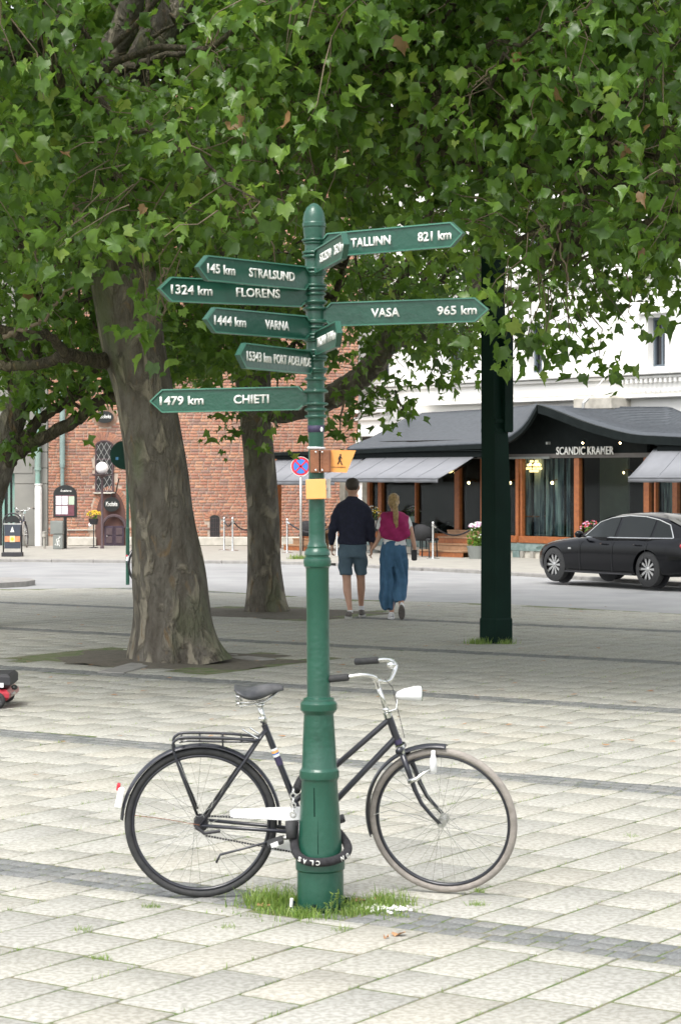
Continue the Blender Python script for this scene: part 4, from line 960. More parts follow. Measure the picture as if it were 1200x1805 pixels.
flowers(t, (0, 0, .42), (.27, .27, .38), 6, [M['whitep']], 420, .045, seed=6); flowers(t, (.02, 0, .74), (.22, .22, .10), 90, [M['pink'], M['whitep']], 40, .04, .03, seed=7)
t = thing('flower_box', 'box of pink flowers behind the black car windscreen', 'flower box', LW(LR(1042, 975, -.8)).xy.to_3d()); MB().box((0, 0, .3), (.5, .35, .6), ch=.02).build('box', M['cabinet'], t); flowers(t, (0, 0, .72), (.26, .2, .2), 50, [M['pink'], M['redp']], 120, seed=8)
# ---- no stopping sign
t = thing('no_stopping_sign', 'round red and blue no stopping sign on a grey pole beside the signpost', 'sign', G(530, 985)); s_ = t.location.y / F; zc = H - (822 - HY) * s_; r_ = 17.2 * s_
MB().tube([(0, .03, 0), (0, .03, zc + .15)], .028, 10).build('pole', M['alu'], t, smooth=True)
def disc(r0, y0, y1, m, par, name, n=36): return MB().prism([(r0 * math.cos(a), zc + r0 * math.sin(a)) for a in np.linspace(0, 2 * math.pi, n, endpoint=False)], y0, y1, lambda a, b, c: (a, c, b)).build(name, m, par)
M['signred'] = mat('sign_red', (.62, .03, .06), .45, scale=30, col2=(.55, .03, .05)); M['signblue'] = mat('sign_blue', (.04, .20, .62), .45, scale=30, col2=(.035, .17, .55))
pl_ = disc(r_, -.012, .0, M['signred'], t, 'sign_plate'); disc(r_ * .74, -.018, -.0125, M['signblue'], pl_, 'blue_field')
q = MB()
for a in (45, 135): q.box((0, -.0205, zc), (r_ * 1.5, .004, r_ * .17), rot=Matrix.Rotation(R(a), 3, 'Y'))
q.build('red_cross', M['signred'], pl_); MB().ring((0, -.013, zc), (0, 1, 0), r_ * .98, .006, 36, 5).build('rim', M['letter'], pl_)
cs = [(*(G(530 + random.gauss(0, 12), 985.5).xy), 0, random.uniform(.5, 1.4)) for _ in range(260)]; V_, F_, T_ = blades(cs, .05, .12, .006, .05, 5); link_mesh('weed_tuft', fastmesh('weed_tuft', V_, F_, M['grass'], T_), kind='stuff')
# ---- round traffic sign seen from behind on a green pole
t = thing('traffic_sign', 'dark green back of a round sign on a green pole left of the big trunk', 'sign', G(225, 1031)); s_ = t.location.y / F; zc = H - (802 - HY) * s_
MB().lathe([(0, .034), (1.0, .034), (1.01, .026), (zc + .3, .026)], n=10).build('pole', M['green'], t, smooth=True, auto=30)
M['signblue2'] = mat('faded_blue', (.03, .12, .22), .6)
pl_ = MB().prism([(-.06 + .255 * math.cos(a), zc + .255 * math.sin(a)) for a in np.linspace(0, 2 * math.pi, 36, endpoint=False)], .03, .045, lambda a, b, c: (a, c, b)).build('sign_plate', M['dgreen'], t)
MB().box((-.19, .026, zc - .06), (.05, .004, .05)).build('blue_sticker', M['signblue2'], pl_)
for z_ in (-.1, .1): MB().box((0, .0, zc + z_), (.09, .09, .03)).build('clamp', M['alu'], t)
# ---- tall dark green column
t = thing('green_column', 'tall square dark green steel column rising into the leaves right of the couple', 'column', G(874, 1133)); yC = t.location.y; s_ = yC / F
rr = Matrix.Rotation(R(40), 3, 'Z'); hw = .248
def sq(w_, z_, dx=0): return [Vector((dx, 0, z_)) + rr @ Vector((sx * w_ / 2, sy * w_ / 2, 0)) for sx, sy in ((-1, -1), (1, -1), (1, 1), (-1, 1))]
ct = MB(); ct.loft([sq(hw, .28), sq(hw * .96, 1.6), sq(hw * .80, 3.2, -.03), sq(hw * .7, 7.5, -.05)]); ct.build('shaft', M['dgreen'], t)
bsm = MB(); bsm.loft([sq(hw * 1.07, 0), sq(hw * 1.07, .27), sq(hw * 1.0, .29)]); bsm.build('base_sleeve', M['dgreen'], t)
zt0 = H - (762 - HY) * s_; zt1 = H - (560 - HY) * s_
MB().box((.115, -.03, (zt0 + zt1) / 2), (.13, .10, zt1 - zt0), rz=R(40), ch=.01).build('junction_box', M['dgreen'], t)
for z_ in (zt0, H - (745 - HY) * s_): MB().loft([sq(hw * .98, z_), sq(hw * .98, z_ + .04)]).build('band', M['dgreen'], t)
cs = [(t.location.x + random.choice((-.2, -.25, .1)) + random.gauss(0, .06), yC - .18 + random.gauss(0, .04), -.01, random.uniform(.5, 1.2)) for _ in range(400)]; V_, F_, T_ = blades(cs, .04, .10, .004, .02, 6); link_mesh('grass_tuft', fastmesh('grass_tuft', V_, F_, M['grass'], T_), kind='stuff')
# ================================================================ CAR
M['paint'] = mat('black_car_paint', (.003, .0035, .005), .16, col2=(.004, .0045, .006), scale=5, coat=.4, spec=.12)
M['carglass'] = mat('tinted_car_glass', (.006, .009, .008), .05, col2=(.010, .013, .012), scale=3, spec=.3, coat=.15)
M['rim'] = mat('silver_rim', (.62, .62, .60), .35, metal=.8, col2=(.5, .5, .5), scale=10)
M['tail'] = mat('red_tail_lamp', (.62, .02, .03), .2, col2=(.45, .01, .02), scale=20, coat=.5)
def baked(o, name, parent, m, disp=None):
    dg = bpy.context.evaluated_depsgraph_get(); dg.update(); me = bpy.data.meshes.new_from_object(o.evaluated_get(dg)); bpy.data.objects.remove(o); me.name = name
    me.materials.clear(); me.materials.append(m)
    if disp:
        me.update(); no = [v.normal.copy() for v in me.vertices]
        for v, n_ in zip(me.vertices, no): v.co += n_ * disp(v.co)
    me.polygons.foreach_set('use_smooth', [True] * len(me.polygons)); return link_mesh(name, me, parent)
def fused(mb, name, m, parent, voxel=.012, it=6, disp=None, fac=.5):
    me = bpy.data.meshes.new('f'); me.from_pydata([tuple(x) for x in mb.v], [], mb.f); bm_fix(me); o = bpy.data.objects.new('f', me); COL.objects.link(o)
    r_ = o.modifiers.new('r', 'REMESH'); r_.mode = 'VOXEL'; r_.voxel_size = voxel
    s_ = o.modifiers.new('s', 'SMOOTH'); s_.iterations = it; s_.factor = fac
    return baked(o, name, parent, m, disp)
fwd = Vector((-.56, .8285, 0)); KS = .865; Pf = G(980, 1025)
lft = Vector((-fwd.y, fwd.x, 0)) ; lft = Vector((-.8285, -.56, 0))
car_o = Pf - fwd * 2.91 * KS - lft * .82 * KS
car = thing('car', 'glossy black saloon car with silver wheels parked at the far kerb under the white letters', 'car', car_o, math.atan2(fwd.y, fwd.x)); car.scale = (KS,) * 3
topz = [(-1.06, .78), (-1.03, .98), (-.98, 1.05), (-.5, 1.09), (0, 1.09), (2.0, 1.02), (2.5, .97), (3.2, .87), (3.6, .76), (3.82, .62)]
hwx = [(-1.06, .74), (-1.0, .82), (-.7, .90), (0, .925), (1.5, .93), (2.9, .92), (3.4, .86), (3.7, .72), (3.83, .55)]
botz = [(-1.06, .42), (-.9, .27), (-.5, .20), (0, .19), (3.2, .19), (3.6, .21), (3.82, .36)]
rings = []
for x in [-1.06, -1.04, -1.0, -.9, -.7, -.4, 0, .5, 1, 1.5, 2, 2.4, 2.8, 3.1, 3.35, 3.55, 3.7, 3.79, 3.83]:
    t, w_, b = interp(x, topz), interp(x, hwx), interp(x, botz); sh = min(t - .03, interp(x, [(-1.06, .74), (-.9, .92), (0, .93), (2, .91), (3.2, .80), (3.83, .58)]))
    half = [(0, b), (w_ * .55, b), (w_ * .93, b + .02), (w_ * .985, b + .12), (w_, (b + sh) * .5), (w_ * .985, sh - .06), (w_ * .93, sh), (w_ * .80, lerp(sh, t, .75)), (w_ * .45, t), (0, t)]
    rings.append([Vector((x, y, z)) for y, z in half] + [Vector((x, -y, z)) for y, z in half[-2:0:-1]])
me = bpy.data.meshes.new('b'); bm_ = MB().loft(rings); me.from_pydata(bm_.v, [], bm_.f); bm_fix(me); bo = bpy.data.objects.new('b', me); COL.objects.link(bo)
sb = bo.modifiers.new('s', 'SUBSURF'); sb.levels = 2; cuts = []
for x in (0, 2.91):
    for sg in (-1, 1):
        c = MB(); c.v = []; q = [(x + .395 * math.cos(a), .355 + .395 * math.sin(a)) for a in np.linspace(0, 2 * math.pi, 32, endpoint=False)]; c.prism(q, sg * .60, sg * 1.2, lambda a, b, c_: (a, c_, b)); co = c.build('c', M['paint']); cuts.append(co)
        bl = bo.modifiers.new('c', 'BOOLEAN'); bl.object = co; bl.operation = 'DIFFERENCE'; bl.solver = 'EXACT'
body = baked(bo, 'body', car, M['paint'])
for v_ in body.data.vertices:
    if v_.co.x > 3.3: v_.co.x = 3.3 + (v_.co.x - 3.3) * .78
body.data.set_sharp_from_angle(angle=R(40))
for c in cuts: bpy.data.objects.remove(c)
for x in (0, 2.91):
    for sg in (-1, 1): MB().prism([(x + .394 * math.cos(a), .355 + .394 * math.sin(a)) for a in np.linspace(0, 2 * math.pi, 24, endpoint=False)], sg * .61, sg * .64, lambda a, b, c_: (a, c_, b)).build('wheel_arch', M['pot'], car)
# cabin
roofz = [(-.98, 1.06), (-.6, 1.24), (-.2, 1.37), (.3, 1.44), (.8, 1.455), (1.2, 1.43), (1.6, 1.34), (2.0, 1.16), (2.28, .99)]
def cab_w(x, z):
    zt_ = 1.45; base = interp(x, [(-1, .70), (-.6, .80), (0, .86), (1.5, .86), (2.3, .72)]); return base - (z - .93) / (zt_ - .93) * .27
rings = []
for x in [-.98, -.8, -.6, -.4, -.2, .0, .3, .6, .9, 1.2, 1.4, 1.6, 1.8, 2.0, 2.15, 2.28]:
    t = interp(x, roofz); z0 = .90; half = [(cab_w(x, z0), z0)] + [(cab_w(x, lerp(z0, t, u)), lerp(z0, t, u)) for u in (.3, .6, .88)] + [(max(.05, cab_w(x, t) - .12), t + .004), (.0, t + .03 * (1 if t > 1.1 else .2))]
    rings.append([Vector((x, y, z)) for y, z in half] + [Vector((x, -y, z)) for y, z in half[-2::-1]])
MB().loft(rings).build('cabin', M['paint'], car, smooth=True)
def side_panel(pts, name, m, off=.007, sg=1): 
    # subdivide outline and fan it on the curved side
    q = MB(); P_ = []
    for a, b in zip(pts, pts[1:] + pts[:1]):
        for k_ in range(6): P_.append((lerp(a[0], b[0], k_ / 6), lerp(a[1], b[1], k_ / 6)))
    c = (sum(p[0] for p in P_) / len(P_), sum(p[1] for p in P_) / len(P_)); q.v = [(c[0], sg * (cab_w(*c) + off), c[1])] + [(x, sg * (cab_w(x, z) + off), z) for x, z in P_]; n = len(P_)
    q.f = [(0, i + 1, (i + 1) % n + 1) for i in range(n)]; return q.build(name, m, car, smooth=True)
upper = lambda x: interp(x, [(x_, z_ - .055) for x_, z_ in roofz])
fw = [(2.02, .965), (1.05, .975), (1.05, upper(1.05)), (1.3, upper(1.3)), (1.6, upper(1.6)), (1.85, upper(1.85))]
rw = [(.96, .975), (-.02, .985), (-.02, upper(0)), (.3, upper(.3)), (.6, upper(.6)), (.96, upper(.96) )]
qw = [(-.08, .985), (-.62, 1.0), (-.45, upper(-.42) ), (-.08, upper(-.08))]
for sg in (1, -1):
    for w_ in (fw, rw, qw): side_panel(w_, 'side_window', M['carglass'], sg=sg)
    tr = [(2.08, .955), (1.0, .965), (0, .975), (-.64, .985), (-.60, 1.05), (-.44, upper(-.44) + .01), (-.1, upper(-.1) + .015), (.3, upper(.3) + .015), (.8, upper(.8) + .015), (1.3, upper(1.3) + .015), (1.65, upper(1.65) + .015), (2.08, .96)]
    q = MB(); q.tube([(x, sg * (cab_w(x, z) + .008), z) for x, z in tr[3:]], .010, 5); q.tube([(x, sg * (cab_w(x, z) + .012), z) for x, z in tr[:4]], .014, 5); q.build('chrome_trim', M['chrome'], car)
def slope_panel(x0, x1, ins, name):
    q = MB(); n = 8; rows = []
    for j in range(n + 1):
        x = lerp(x0, x1, j / n); t = interp(x, roofz) + .012; w_ = max(.1, cab_w(x, t) - ins); rows.append([Vector((x, lerp(-w_, w_, i / 10), t + .025 * (1 - (i / 5 - 1) ** 2))) for i in range(11)])
    addgrid(q, rows); return q.build(name, M['carglass'], car, smooth=True)
slope_panel(-.93, -.28, .06, 'rear_window'); slope_panel(2.22, 1.42, .05, 'windscreen')
for x in (0, 2.91):
    for sg in (1, -1):
        w_ = MB(); yo = sg * .905; pr = [(.0, .22), (.0, .264), (.03, .352), (.09, .360), (.16, .358), (.21, .32), (.21, .2)]
        v = []; tr_ = MB(); n = 36
        for dy, rr_ in pr:
            tr_.v += [(x + rr_ * math.cos(a), yo - sg * dy, .36 + rr_ * math.sin(a)) for a in np.linspace(0, 2 * math.pi, n, endpoint=False)]
        tr_.f = [(j * n + i, j * n + (i + 1) % n, (j + 1) * n + (i + 1) % n, (j + 1) * n + i) for j in range(len(pr) - 1) for i in range(n)]; whl = tr_.build('wheel', M['rubber'], car, smooth=True, auto=45)
        rm = MB(); rm.ring((x, yo - sg * .012, .36), (0, 1, 0), .262, .012, 32, 6); rm.ell((x, yo - sg * .03, .36), (.045, .02, .045), 10, 6)
        for i in range(10):
            a = 2 * math.pi * i / 10; d = Vector((math.cos(a), 0, math.sin(a))); e_ = Vector((-math.sin(a), 0, math.cos(a))); c0 = Vector((x, yo - sg * .028, .36))
            pts = [c0 + d * .04 - e_ * .014, c0 + d * .04 + e_ * .014, c0 + d * .258 + e_ * .030, c0 + d * .258 - e_ * .030]; dn_ = Vector((0, -sg * .02, 0)); rm.add(pts + [p + dn_ for p in pts], [(0, 1, 2, 3), (7, 6, 5, 4), (0, 4, 5, 1), (1, 5, 6, 2), (2, 6, 7, 3), (3, 7, 4, 0)])
        rm.build('rim', M['rim'], whl); MB().prism([(x + .26 * math.cos(a), .36 + .26 * math.sin(a)) for a in np.linspace(0, 2 * math.pi, 24, endpoint=False)], yo - sg * .07, yo - sg * .06, lambda a, b, c: (a, c, b)).build('brake_disc', M['pot'], whl)
for sg in (1, -1):
    MB().ell((-.97, sg * .70, .84), (.13, .19, .085), 14, 8).build('tail_lamp', M['tail'], car, smooth=True)
    MB().ell((3.44, sg * .70, .68), (.24, .14, .06), 14, 8).build('headlight', M['glass'], car, smooth=True)
    MB().ell((1.93, sg * 1.02, 1.02), (.07, .11, .075), 12, 8).build('mirror', M['paint'], car, smooth=True)
    MB().tube([(1.95, sg * .82, .97), (1.93, sg * .95, .99)], .02, 6).build('mirror_arm', M['paint'], car)
    for x in (.28, 1.28): MB().tube([(x - .1, sg * .935, .835), (x, sg * .965, .84), (x + .1, sg * .935, .835)], .014, 6).build('door_handle', M['paint'], car)
    q = MB()
    for x in (.02, 1.02, 2.03): q.tube([(x, sg * .925, .92), (x + .01, sg * .9335, .65), (x + (.12 if x < .5 else 0), sg * .932, .40), (x + (.2 if x < .5 else 0), sg * .925, .28)], .004, 4)
    q.build('door_gap', M['pot'], car, kind='stuff'); MB().box((1.45, sg * .925, .235), (2.1, .03, .03), ch=.01).build('sill_trim', M['pot'], car)
    MB().box((2.35, sg * .925, .72), (.10, .01, .035)).build('side_badge', M['chrome'], car)
MB().box((-1.05, 0, .62), (.03, .5, .12)).build('number_plate', M['bwhite'], car)
MB().box((-.35, 0, 1.40), (.14, .03, .05), ch=.01).build('roof_antenna', M['pot'], car)
# ================================================================ PEOPLE
M['skin'] = mat('skin', (.56, .33, .24), .55, col2=(.49, .27, .19), scale=12); M['navy'] = mat('navy_knit', (.020, .022, .048), .9, col2=(.014, .016, .034), scale=25, bump=.4, bscale=200)
M['denim'] = mat('grey_blue_denim', (.10, .155, .20), .85, col2=(.07, .11, .15), scale=8, bump=.3, bscale=200, amt=.6); M['bluep'] = mat('blue_denim_trousers', (.055, .14, .25), .8, col2=(.03, .09, .17), scale=9, bump=.3, bscale=180, amt=.6)
M['magenta'] = mat('magenta_knit', (.33, .018, .115), .9, col2=(.27, .012, .09), scale=18, bump=.4, bscale=180); M['hairb'] = mat('blonde_hair', (.45, .30, .13), .5, col2=(.22, .14, .06), scale=30, amt=.6, bump=.5, bscale=150); M['haird'] = mat('dark_brown_hair', (.035, .022, .015), .6, col2=(.05, .035, .025), scale=40, bump=.6, bscale=200)
M['tee'] = mat('white_cotton', (.78, .77, .78), .9, scale=20); M['shoeg'] = mat('grey_shoe', (.17, .15, .14), .8, col2=(.11, .10, .09), scale=30); M['sole'] = mat('pale_sole', (.50, .49, .46), .7, scale=30)
def hand(q, w_, d, side, sc=1.0, curl=.6):
    """palm + five fingers hanging down from wrist w_"""
    w_ = Vector(w_); d = Vector(d).normalized(); f_ = Vector((0, 1, 0)); s_ = d.cross(f_).normalized() * side
    q.ell(w_ + d * .045 * sc, (.022 * sc, .040 * sc, .05 * sc), 10, 6)
    for i, (o_, l) in enumerate(((-.028, .07), (-.010, .08), (.010, .075), (.026, .058))):
        b = w_ + d * .085 * sc + f_ * o_ * sc; m_ = b + d * l * .5 * sc; e_ = m_ + (d * (1 - curl) + s_ * curl).normalized() * l * .5 * sc; q.tube([b - d * .02, b, m_, e_], [.011 * sc, .0105 * sc, .0095 * sc, .008 * sc], 6)
    b = w_ + d * .03 * sc + f_ * .035 * sc; q.tube([b, b + (d + f_ * .8).normalized() * .03 * sc, b + (d + f_ * .3).normalized() * .062 * sc], [.013 * sc, .011 * sc, .009 * sc], 6)
def rg(c, rx, ry, n=20, p=2.3): 
    out = []
    for i in range(n):
        a = 2 * math.pi * i / n; ca, sa = math.cos(a), math.sin(a); out.append(Vector((c[0] + rx * abs(ca) ** (2 / p) * (1 if ca > 0 else -1), c[1] + ry * abs(sa) ** (2 / p) * (1 if sa > 0 else -1), c[2])))
    return out
man = thing('person', 'man seen from behind in navy jumper and grey blue shorts, holding hands with a woman', 'person', G(621, 1090))
q = MB()
q.loft([rg((0, 0, z), rx, ry) for z, rx, ry in ((.92, .14, .095), (1.02, .15, .095), (1.15, .14, .09), (1.32, .16, .095), (1.50, .155, .085), (1.58, .09, .06))])
q.tube([(0, -.01, 1.52), (0, .0, 1.62), (0, .02, 1.68)], [.075, .060, .062], 12)
q.ell((0, .01, 1.775), (.084, .100, .118), 16, 12); q.ell((0, .045, 1.70), (.055, .06, .055), 12, 8)
q.tube([(0, .10, 1.79), (0, .125, 1.755), (0, .10, 1.745)], [.010, .016, .012], 6)
for sg in (-1, 1): q.ell((sg * .088, .005, 1.765), (.016, .024, .036), 8, 6); q.ell((sg * .03, .10, 1.79), (.013, .008, .009), 6, 4)
q.tube([(-.14, 0, 1.52), (-.205, -.01, 1.40), (-.262, -.02, 1.22), (-.283, .015, 1.07), (-.275, .05, .98)], [.042, .042, .034, .031, .026], 10); hand(q, (-.275, .05, .985), (.02, .1, -1), 1)
q.tube([(.14, 0, 1.52), (.205, -.01, 1.40), (.252, -.02, 1.21), (.264, .005, 1.06), (.257, .03, .97)], [.042, .042, .034, .031, .026], 10); hand(q, (.255, .03, .975), (-.02, .1, -1), -1, curl=.8)
q.tube([(-.085, 0, .93), (-.09, .0, .72), (-.075, -.01, .52), (-.07, -.045, .38), (-.035, -.09, .14), (-.03, -.10, .07)], [.095, .082, .058, .058, .033, .036], 12)
q.tube([(.085, 0, .93), (.10, .07, .72), (.115, .12, .53), (.12, .15, .40), (.12, .25, .16), (.12, .26, .09)], [.095, .082, .058, .057, .033, .036], 12)
fused(q, 'body', M['skin'], man, .0085, 5)
q = MB(); q.loft([rg((0, -.005, z), rx, ry) for z, rx, ry in ((1.0, .192, .125), (1.05, .20, .132), (1.16, .188, .127), (1.30, .205, .135), (1.42, .208, .128), (1.50, .206, .118), (1.56, .178, .102), (1.60, .115, .088), (1.63, .078, .074), (1.65, .070, .068))])
for sg in (-1, 1):
    pts = [(sg * .140, 0, 1.515), (sg * .205, -.01, 1.40), (sg * (.262 if sg < 0 else .252), -.02, 1.22), (sg * (.283 if sg < 0 else .264), .015, 1.07), (sg * (.276 if sg < 0 else .258), .045, .995)]; q.tube(pts, [.076, .076, .064, .054, .043], 12)
fused(q, 'jumper', M['navy'], man, .011, 16, disp=lambda p: .007 * noise.noise(Vector((p.x * 9, p.y * 9, p.z * 16))) + .005 * math.sin(p.z * 48 + p.x * 26) * (1 if abs(p.x) > .2 or p.z < 1.15 else .5))
q = MB(); q.ring((0, -.005, 1.012), (0, 0, 1), .178, .017, 32, 8); q.v = [(a, b * .66, c) for a, b, c in q.v]; q.build('jumper_hem', M['navy'], man, smooth=True)
q = MB(); q.loft([rg((0, 0, z), rx, ry) for z, rx, ry in ((1.04, .172, .112), (.95, .19, .125), (.85, .195, .13), (.82, .19, .12))])
q.tube([(-.09, 0, .90), (-.097, .0, .72), (-.088, -.005, .585)], [.105, .098, .088], 14); q.tube([(.09, .0, .90), (.11, .06, .74), (.117, .095, .60)], [.105, .096, .086], 14)
fused(q, 'shorts', M['denim'], man, .011, 4, disp=lambda p: .006 * math.sin(p.z * 34 + math.atan2(p.y, p.x) * 3) + .006 * noise.noise(p * 14))
q = MB(); q.ell((0, .0, 1.822), (.094, .108, .080), 18, 10); q.ell((0, -.035, 1.785), (.086, .076, .070), 16, 10); fused(q, 'hair', M['haird'], man, .010, 3, disp=lambda p: .004 * noise.noise(p * 60))
def shoe(par, c, rz, m, pitch=0, sc=1.0):
    rm = Matrix.Translation(c) @ Matrix.Rotation(rz, 4, 'Z') @ Matrix.Rotation(pitch, 4, 'X'); q = MB()
    q.loft([[Vector((x, y, z)) for x, y, z in ring_] for ring_ in [[(w_ * math.cos(a) * sc, (yc + (l if math.sin(a) > 0 else l2) * math.sin(a)) * sc, z * sc) for a in np.linspace(0, 2 * math.pi, 18, endpoint=False)] for z, w_, yc, l, l2 in ((.028, .046, .06, .13, .13), (.055, .044, .055, .12, .125), (.08, .038, .03, .08, .10), (.105, .036, -.02, .05, .055))]])
    q.xf(lambda p: rm @ p); o = q.build('shoe', m, par, smooth=True, sub=1); q = MB()
    q.loft([[Vector((w_ * math.cos(a) * sc, (.06 + l * math.sin(a)) * sc, z * sc)) for a in np.linspace(0, 2 * math.pi, 18, endpoint=False)] for z, w_, l in ((0, .044, .135), (.012, .050, .142), (.030, .049, .140))]); q.xf(lambda p: rm @ p); q.build('sole', M['sole'] if m is M['shoeg'] else M['shoeg'] if pitch else M['tee'], o, smooth=True, auto=50)
    return rm
shoe(man, (-.045, -.13, 0), R(8), M['shoeg']); shoe(man, (.125, .235, .0), R(-8), M['shoeg'])
MB().tube([(.12, .258, .10), (.12, .255, .155)], .040, 10).build('sock', M['tee'], man); MB().tube([(-.03, -.10, .08), (-.032, -.098, .115)], .040, 10).build('sock', M['tee'], man)
wom = thing('person', 'blonde woman with ponytail, magenta jumper over her shoulders and wide blue trousers', 'person', G(695, 1091))
q = MB()
q.loft([rg((0, 0, z), rx, ry) for z, rx, ry in ((.86, .14, .10), (.98, .15, .10), (1.06, .125, .085), (1.2, .14, .09), (1.33, .155, .085), (1.39, .10, .06))])
q.tube([(0, -.01, 1.35), (0, 0, 1.44), (-.005, .02, 1.50)], [.060, .047, .05], 12); q.ell((-.01, .02, 1.575), (.070, .088, .108), 16, 12); q.ell((-.015, .05, 1.51), (.045, .05, .045), 10, 8)
q.tube([(-.02, .10, 1.59), (-.02, .122, 1.56), (-.02, .10, 1.55)], [.008, .013, .010], 6)
for sg in (-1, 1): q.ell((-.01 + sg * .072, .015, 1.57), (.010, .018, .028), 8, 6)
q.tube([(-.155, 0, 1.34), (-.175, -.01, 1.22), (-.205, .0, 1.10), (-.255, .02, 1.0), (-.305, .03, .93)], [.045, .040, .032, .029, .021], 10); hand(q, (-.302, .03, .935), (-.2, .1, -1), 1, .9, .8)
q.tube([(.155, 0, 1.34), (.21, -.02, 1.22), (.245, -.03, 1.08), (.268, .0, .98), (.275, .02, .90)], [.045, .040, .033, .029, .021], 10); hand(q, (.275, .02, .905), (.0, .1, -1), -1, .9, .8)
q.tube([(-.075, 0, .90), (-.08, .02, .5), (-.045, -.03, .28), (-.035, -.03, .08)], [.085, .055, .045, .032], 10)
q.tube([(.075, 0, .90), (.08, .04, .5), (.085, -.16, .28), (.088, -.24, .15)], [.085, .055, .043, .030], 10)
fused(q, 'body', M['skin'], wom, .0085, 4)
q = MB(); q.loft([rg((0, 0, z), rx, ry) for z, rx, ry in ((.99, .165, .115), (1.06, .15, .105), (1.2, .158, .105), (1.34, .175, .10), (1.41, .12, .08), (1.435, .065, .06))])
for sg in (-1, 1): q.tube([(sg * .15, 0, 1.355), (sg * .185, -.005, 1.27), (sg * .20, -.01, 1.20)], [.058, .056, .052], 12)
fused(q, 't_shirt', M['tee'], wom, .011, 4)
q = MB(); q.loft([rg((cx, cy, z), rx, ry) for cx, cy, z, rx, ry in ((0, -.01, 1.45, .075, .06), (0, -.01, 1.43, .14, .085), (0, -.015, 1.39, .195, .11), (0, -.02, 1.31, .212, .128), (0, -.03, 1.22, .208, .12), (.01, -.045, 1.13, .190, .10), (.02, -.055, 1.075, .150, .08), (.03, -.06, 1.05, .11, .06))])
fused(q, 'draped_jumper', M['magenta'], wom, .011, 5, disp=lambda p: .013 * math.sin(p.x * 32 + p.z * 18) * (1 if p.y < .02 else .3) + .004 * math.sin(p.z * 60 - p.x * 25))
q = MB(); q.loft([rg((-.01, 0, z), rx, ry) for z, rx, ry in ((1.05, .150, .105), (1.03, .152, .108), (.95, .172, .125), (.85, .174, .128), (.74, .17, .122), (.70, .16, .115))])
q.loft([rg(c, rx, ry) for c, rx, ry in (((-.085, 0, .80), .094, .115), ((-.088, 0, .6), .094, .115), ((-.092, -.01, .4), .095, .11), ((-.092, -.02, .27), .102, .11), ((-.095, -.03, .17), .080, .10), ((-.09, -.03, .135), .066, .09))])
q.loft([rg(c, rx, ry) for c, rx, ry in (((.075, 0, .80), .094, .115), ((.080, .01, .6), .094, .115), ((.072, -.04, .42), .090, .11), ((.068, -.12, .33), .085, .11), ((.068, -.17, .27), .070, .09), ((.07, -.19, .245), .06, .08))])
fused(q, 'wide_trousers', M['bluep'], wom, .011, 3, disp=lambda p: (.017 * math.sin(math.atan2(p.y + .0, p.x + .09 if p.x < 0 else p.x - .08) * 7 + p.z * 7 + 1.5 * math.sin(p.z * 9)) * min(1, (1.04 - p.z) * 4) + .014 * noise.noise(Vector((p.x * 12, p.y * 12, p.z * 8)))))
q = MB(); q.ell((-.01, .0, 1.60), (.080, .100, .096), 18, 12); q.ell((-.01, -.035, 1.56), (.068, .075, .08), 16, 10); q.ell((.0, -.10, 1.56), (.03, .03, .03), 10, 6)
q.tube([(.0, -.10, 1.56), (.012, -.125, 1.50), (.016, -.13, 1.40), (.020, -.125, 1.29), (.022, -.12, 1.20)], [.028, .037, .042, .032, .012], 12); fused(q, 'hair', M['hairb'], wom, .009, 3, disp=lambda p: .004 * math.sin(p.x * 240 + p.z * 8))
MB().ring((.0, -.105, 1.555), (.05, -.6, .8), .026, .008, 16, 6).build('hair_tie', M['pot'], wom)
shoe(wom, (-.04, -.06, 0), R(4), M['tee'], sc=.92); shoe(wom, (.088, -.27, .135), R(-4), M['tee'], pitch=R(-52), sc=.92)
t = thing('wrist_pouch', 'small black pouch strapped to the woman\'s right hand', 'pouch', wom.location + Vector((.265, -.03, .80))); q = MB(); q.box((0, 0, .05), (.075, .05, .13), ch=.015); q.build('pouch', M['pot'], t, smooth=False); MB().ring((.005, .03, .115), (0, .2, 1), .034, .007, 16, 5).build('strap', M['pot'], t)

# ================================================================ SIGNPOST
PY_ = 9.88; PS = F / PY_
post = thing('signpost', 'tall green cast iron signpost with nine arrow signs naming cities, ringed and stepped base', 'signpost', ((565 - CX) / PS, PY_, 0), rot=(0, -.0095, 0))
pz = lambda py: H - (py - HY) / PS
prof_px = [(1600, 41), (1534, 41), (1531, 43.5), (1518, 43.5), (1512, 42), (1510, 39.5), (1440, 35.5), (1377, 31.5), (1374, 32.5), (1371, 34.6), (1364, 35.2), (1358, 34.6), (1355, 32), (1352, 30.8), (1300, 28.5), (1259, 26.3), (1256, 28.5), (1251, 32.6), (1240, 32.8), (1237, 30), (1235, 27.5), (1231, 27), (1229, 21), (1225, 20.4), (1100, 20), (1003, 20.2), (1000, 21), (998, 23.5), (990, 24.6), (984, 23.6), (982.5, 20.8), (980, 20.8), (978, 22.5), (973, 22.3), (969, 20), (966, 17.5), (963, 17.8), (960, 16.5), (955, 14.6), (940, 14.4), (900, 14.2), (830, 13.8), (770, 13.6), (748, 14.5), (738, 15), (560, 16), (440, 17), (431, 17), (428, 17), (404, 19.5), (401, 19.5), (399, 21), (393, 21), (391, 19.8), (384, 19.6), (374, 17.5), (365, 13), (359, 6), (357, 0)]
MB().lathe([(pz(py), r_ / PS) for py, r_ in prof_px], n=48).build('shaft', M['green'], post, smooth=True, auto=28)
for py in (428, 445, 453, 474, 484, 508, 518, 534, 545, 566, 577, 590, 600, 622, 634, 655, 668, 688, 722, 734): MB().ring((0, 0, pz(py)), (0, 0, 1), 16.8 / PS, 3.2 / PS, 32, 8).build('collar_ring', M['green'], post, smooth=True)
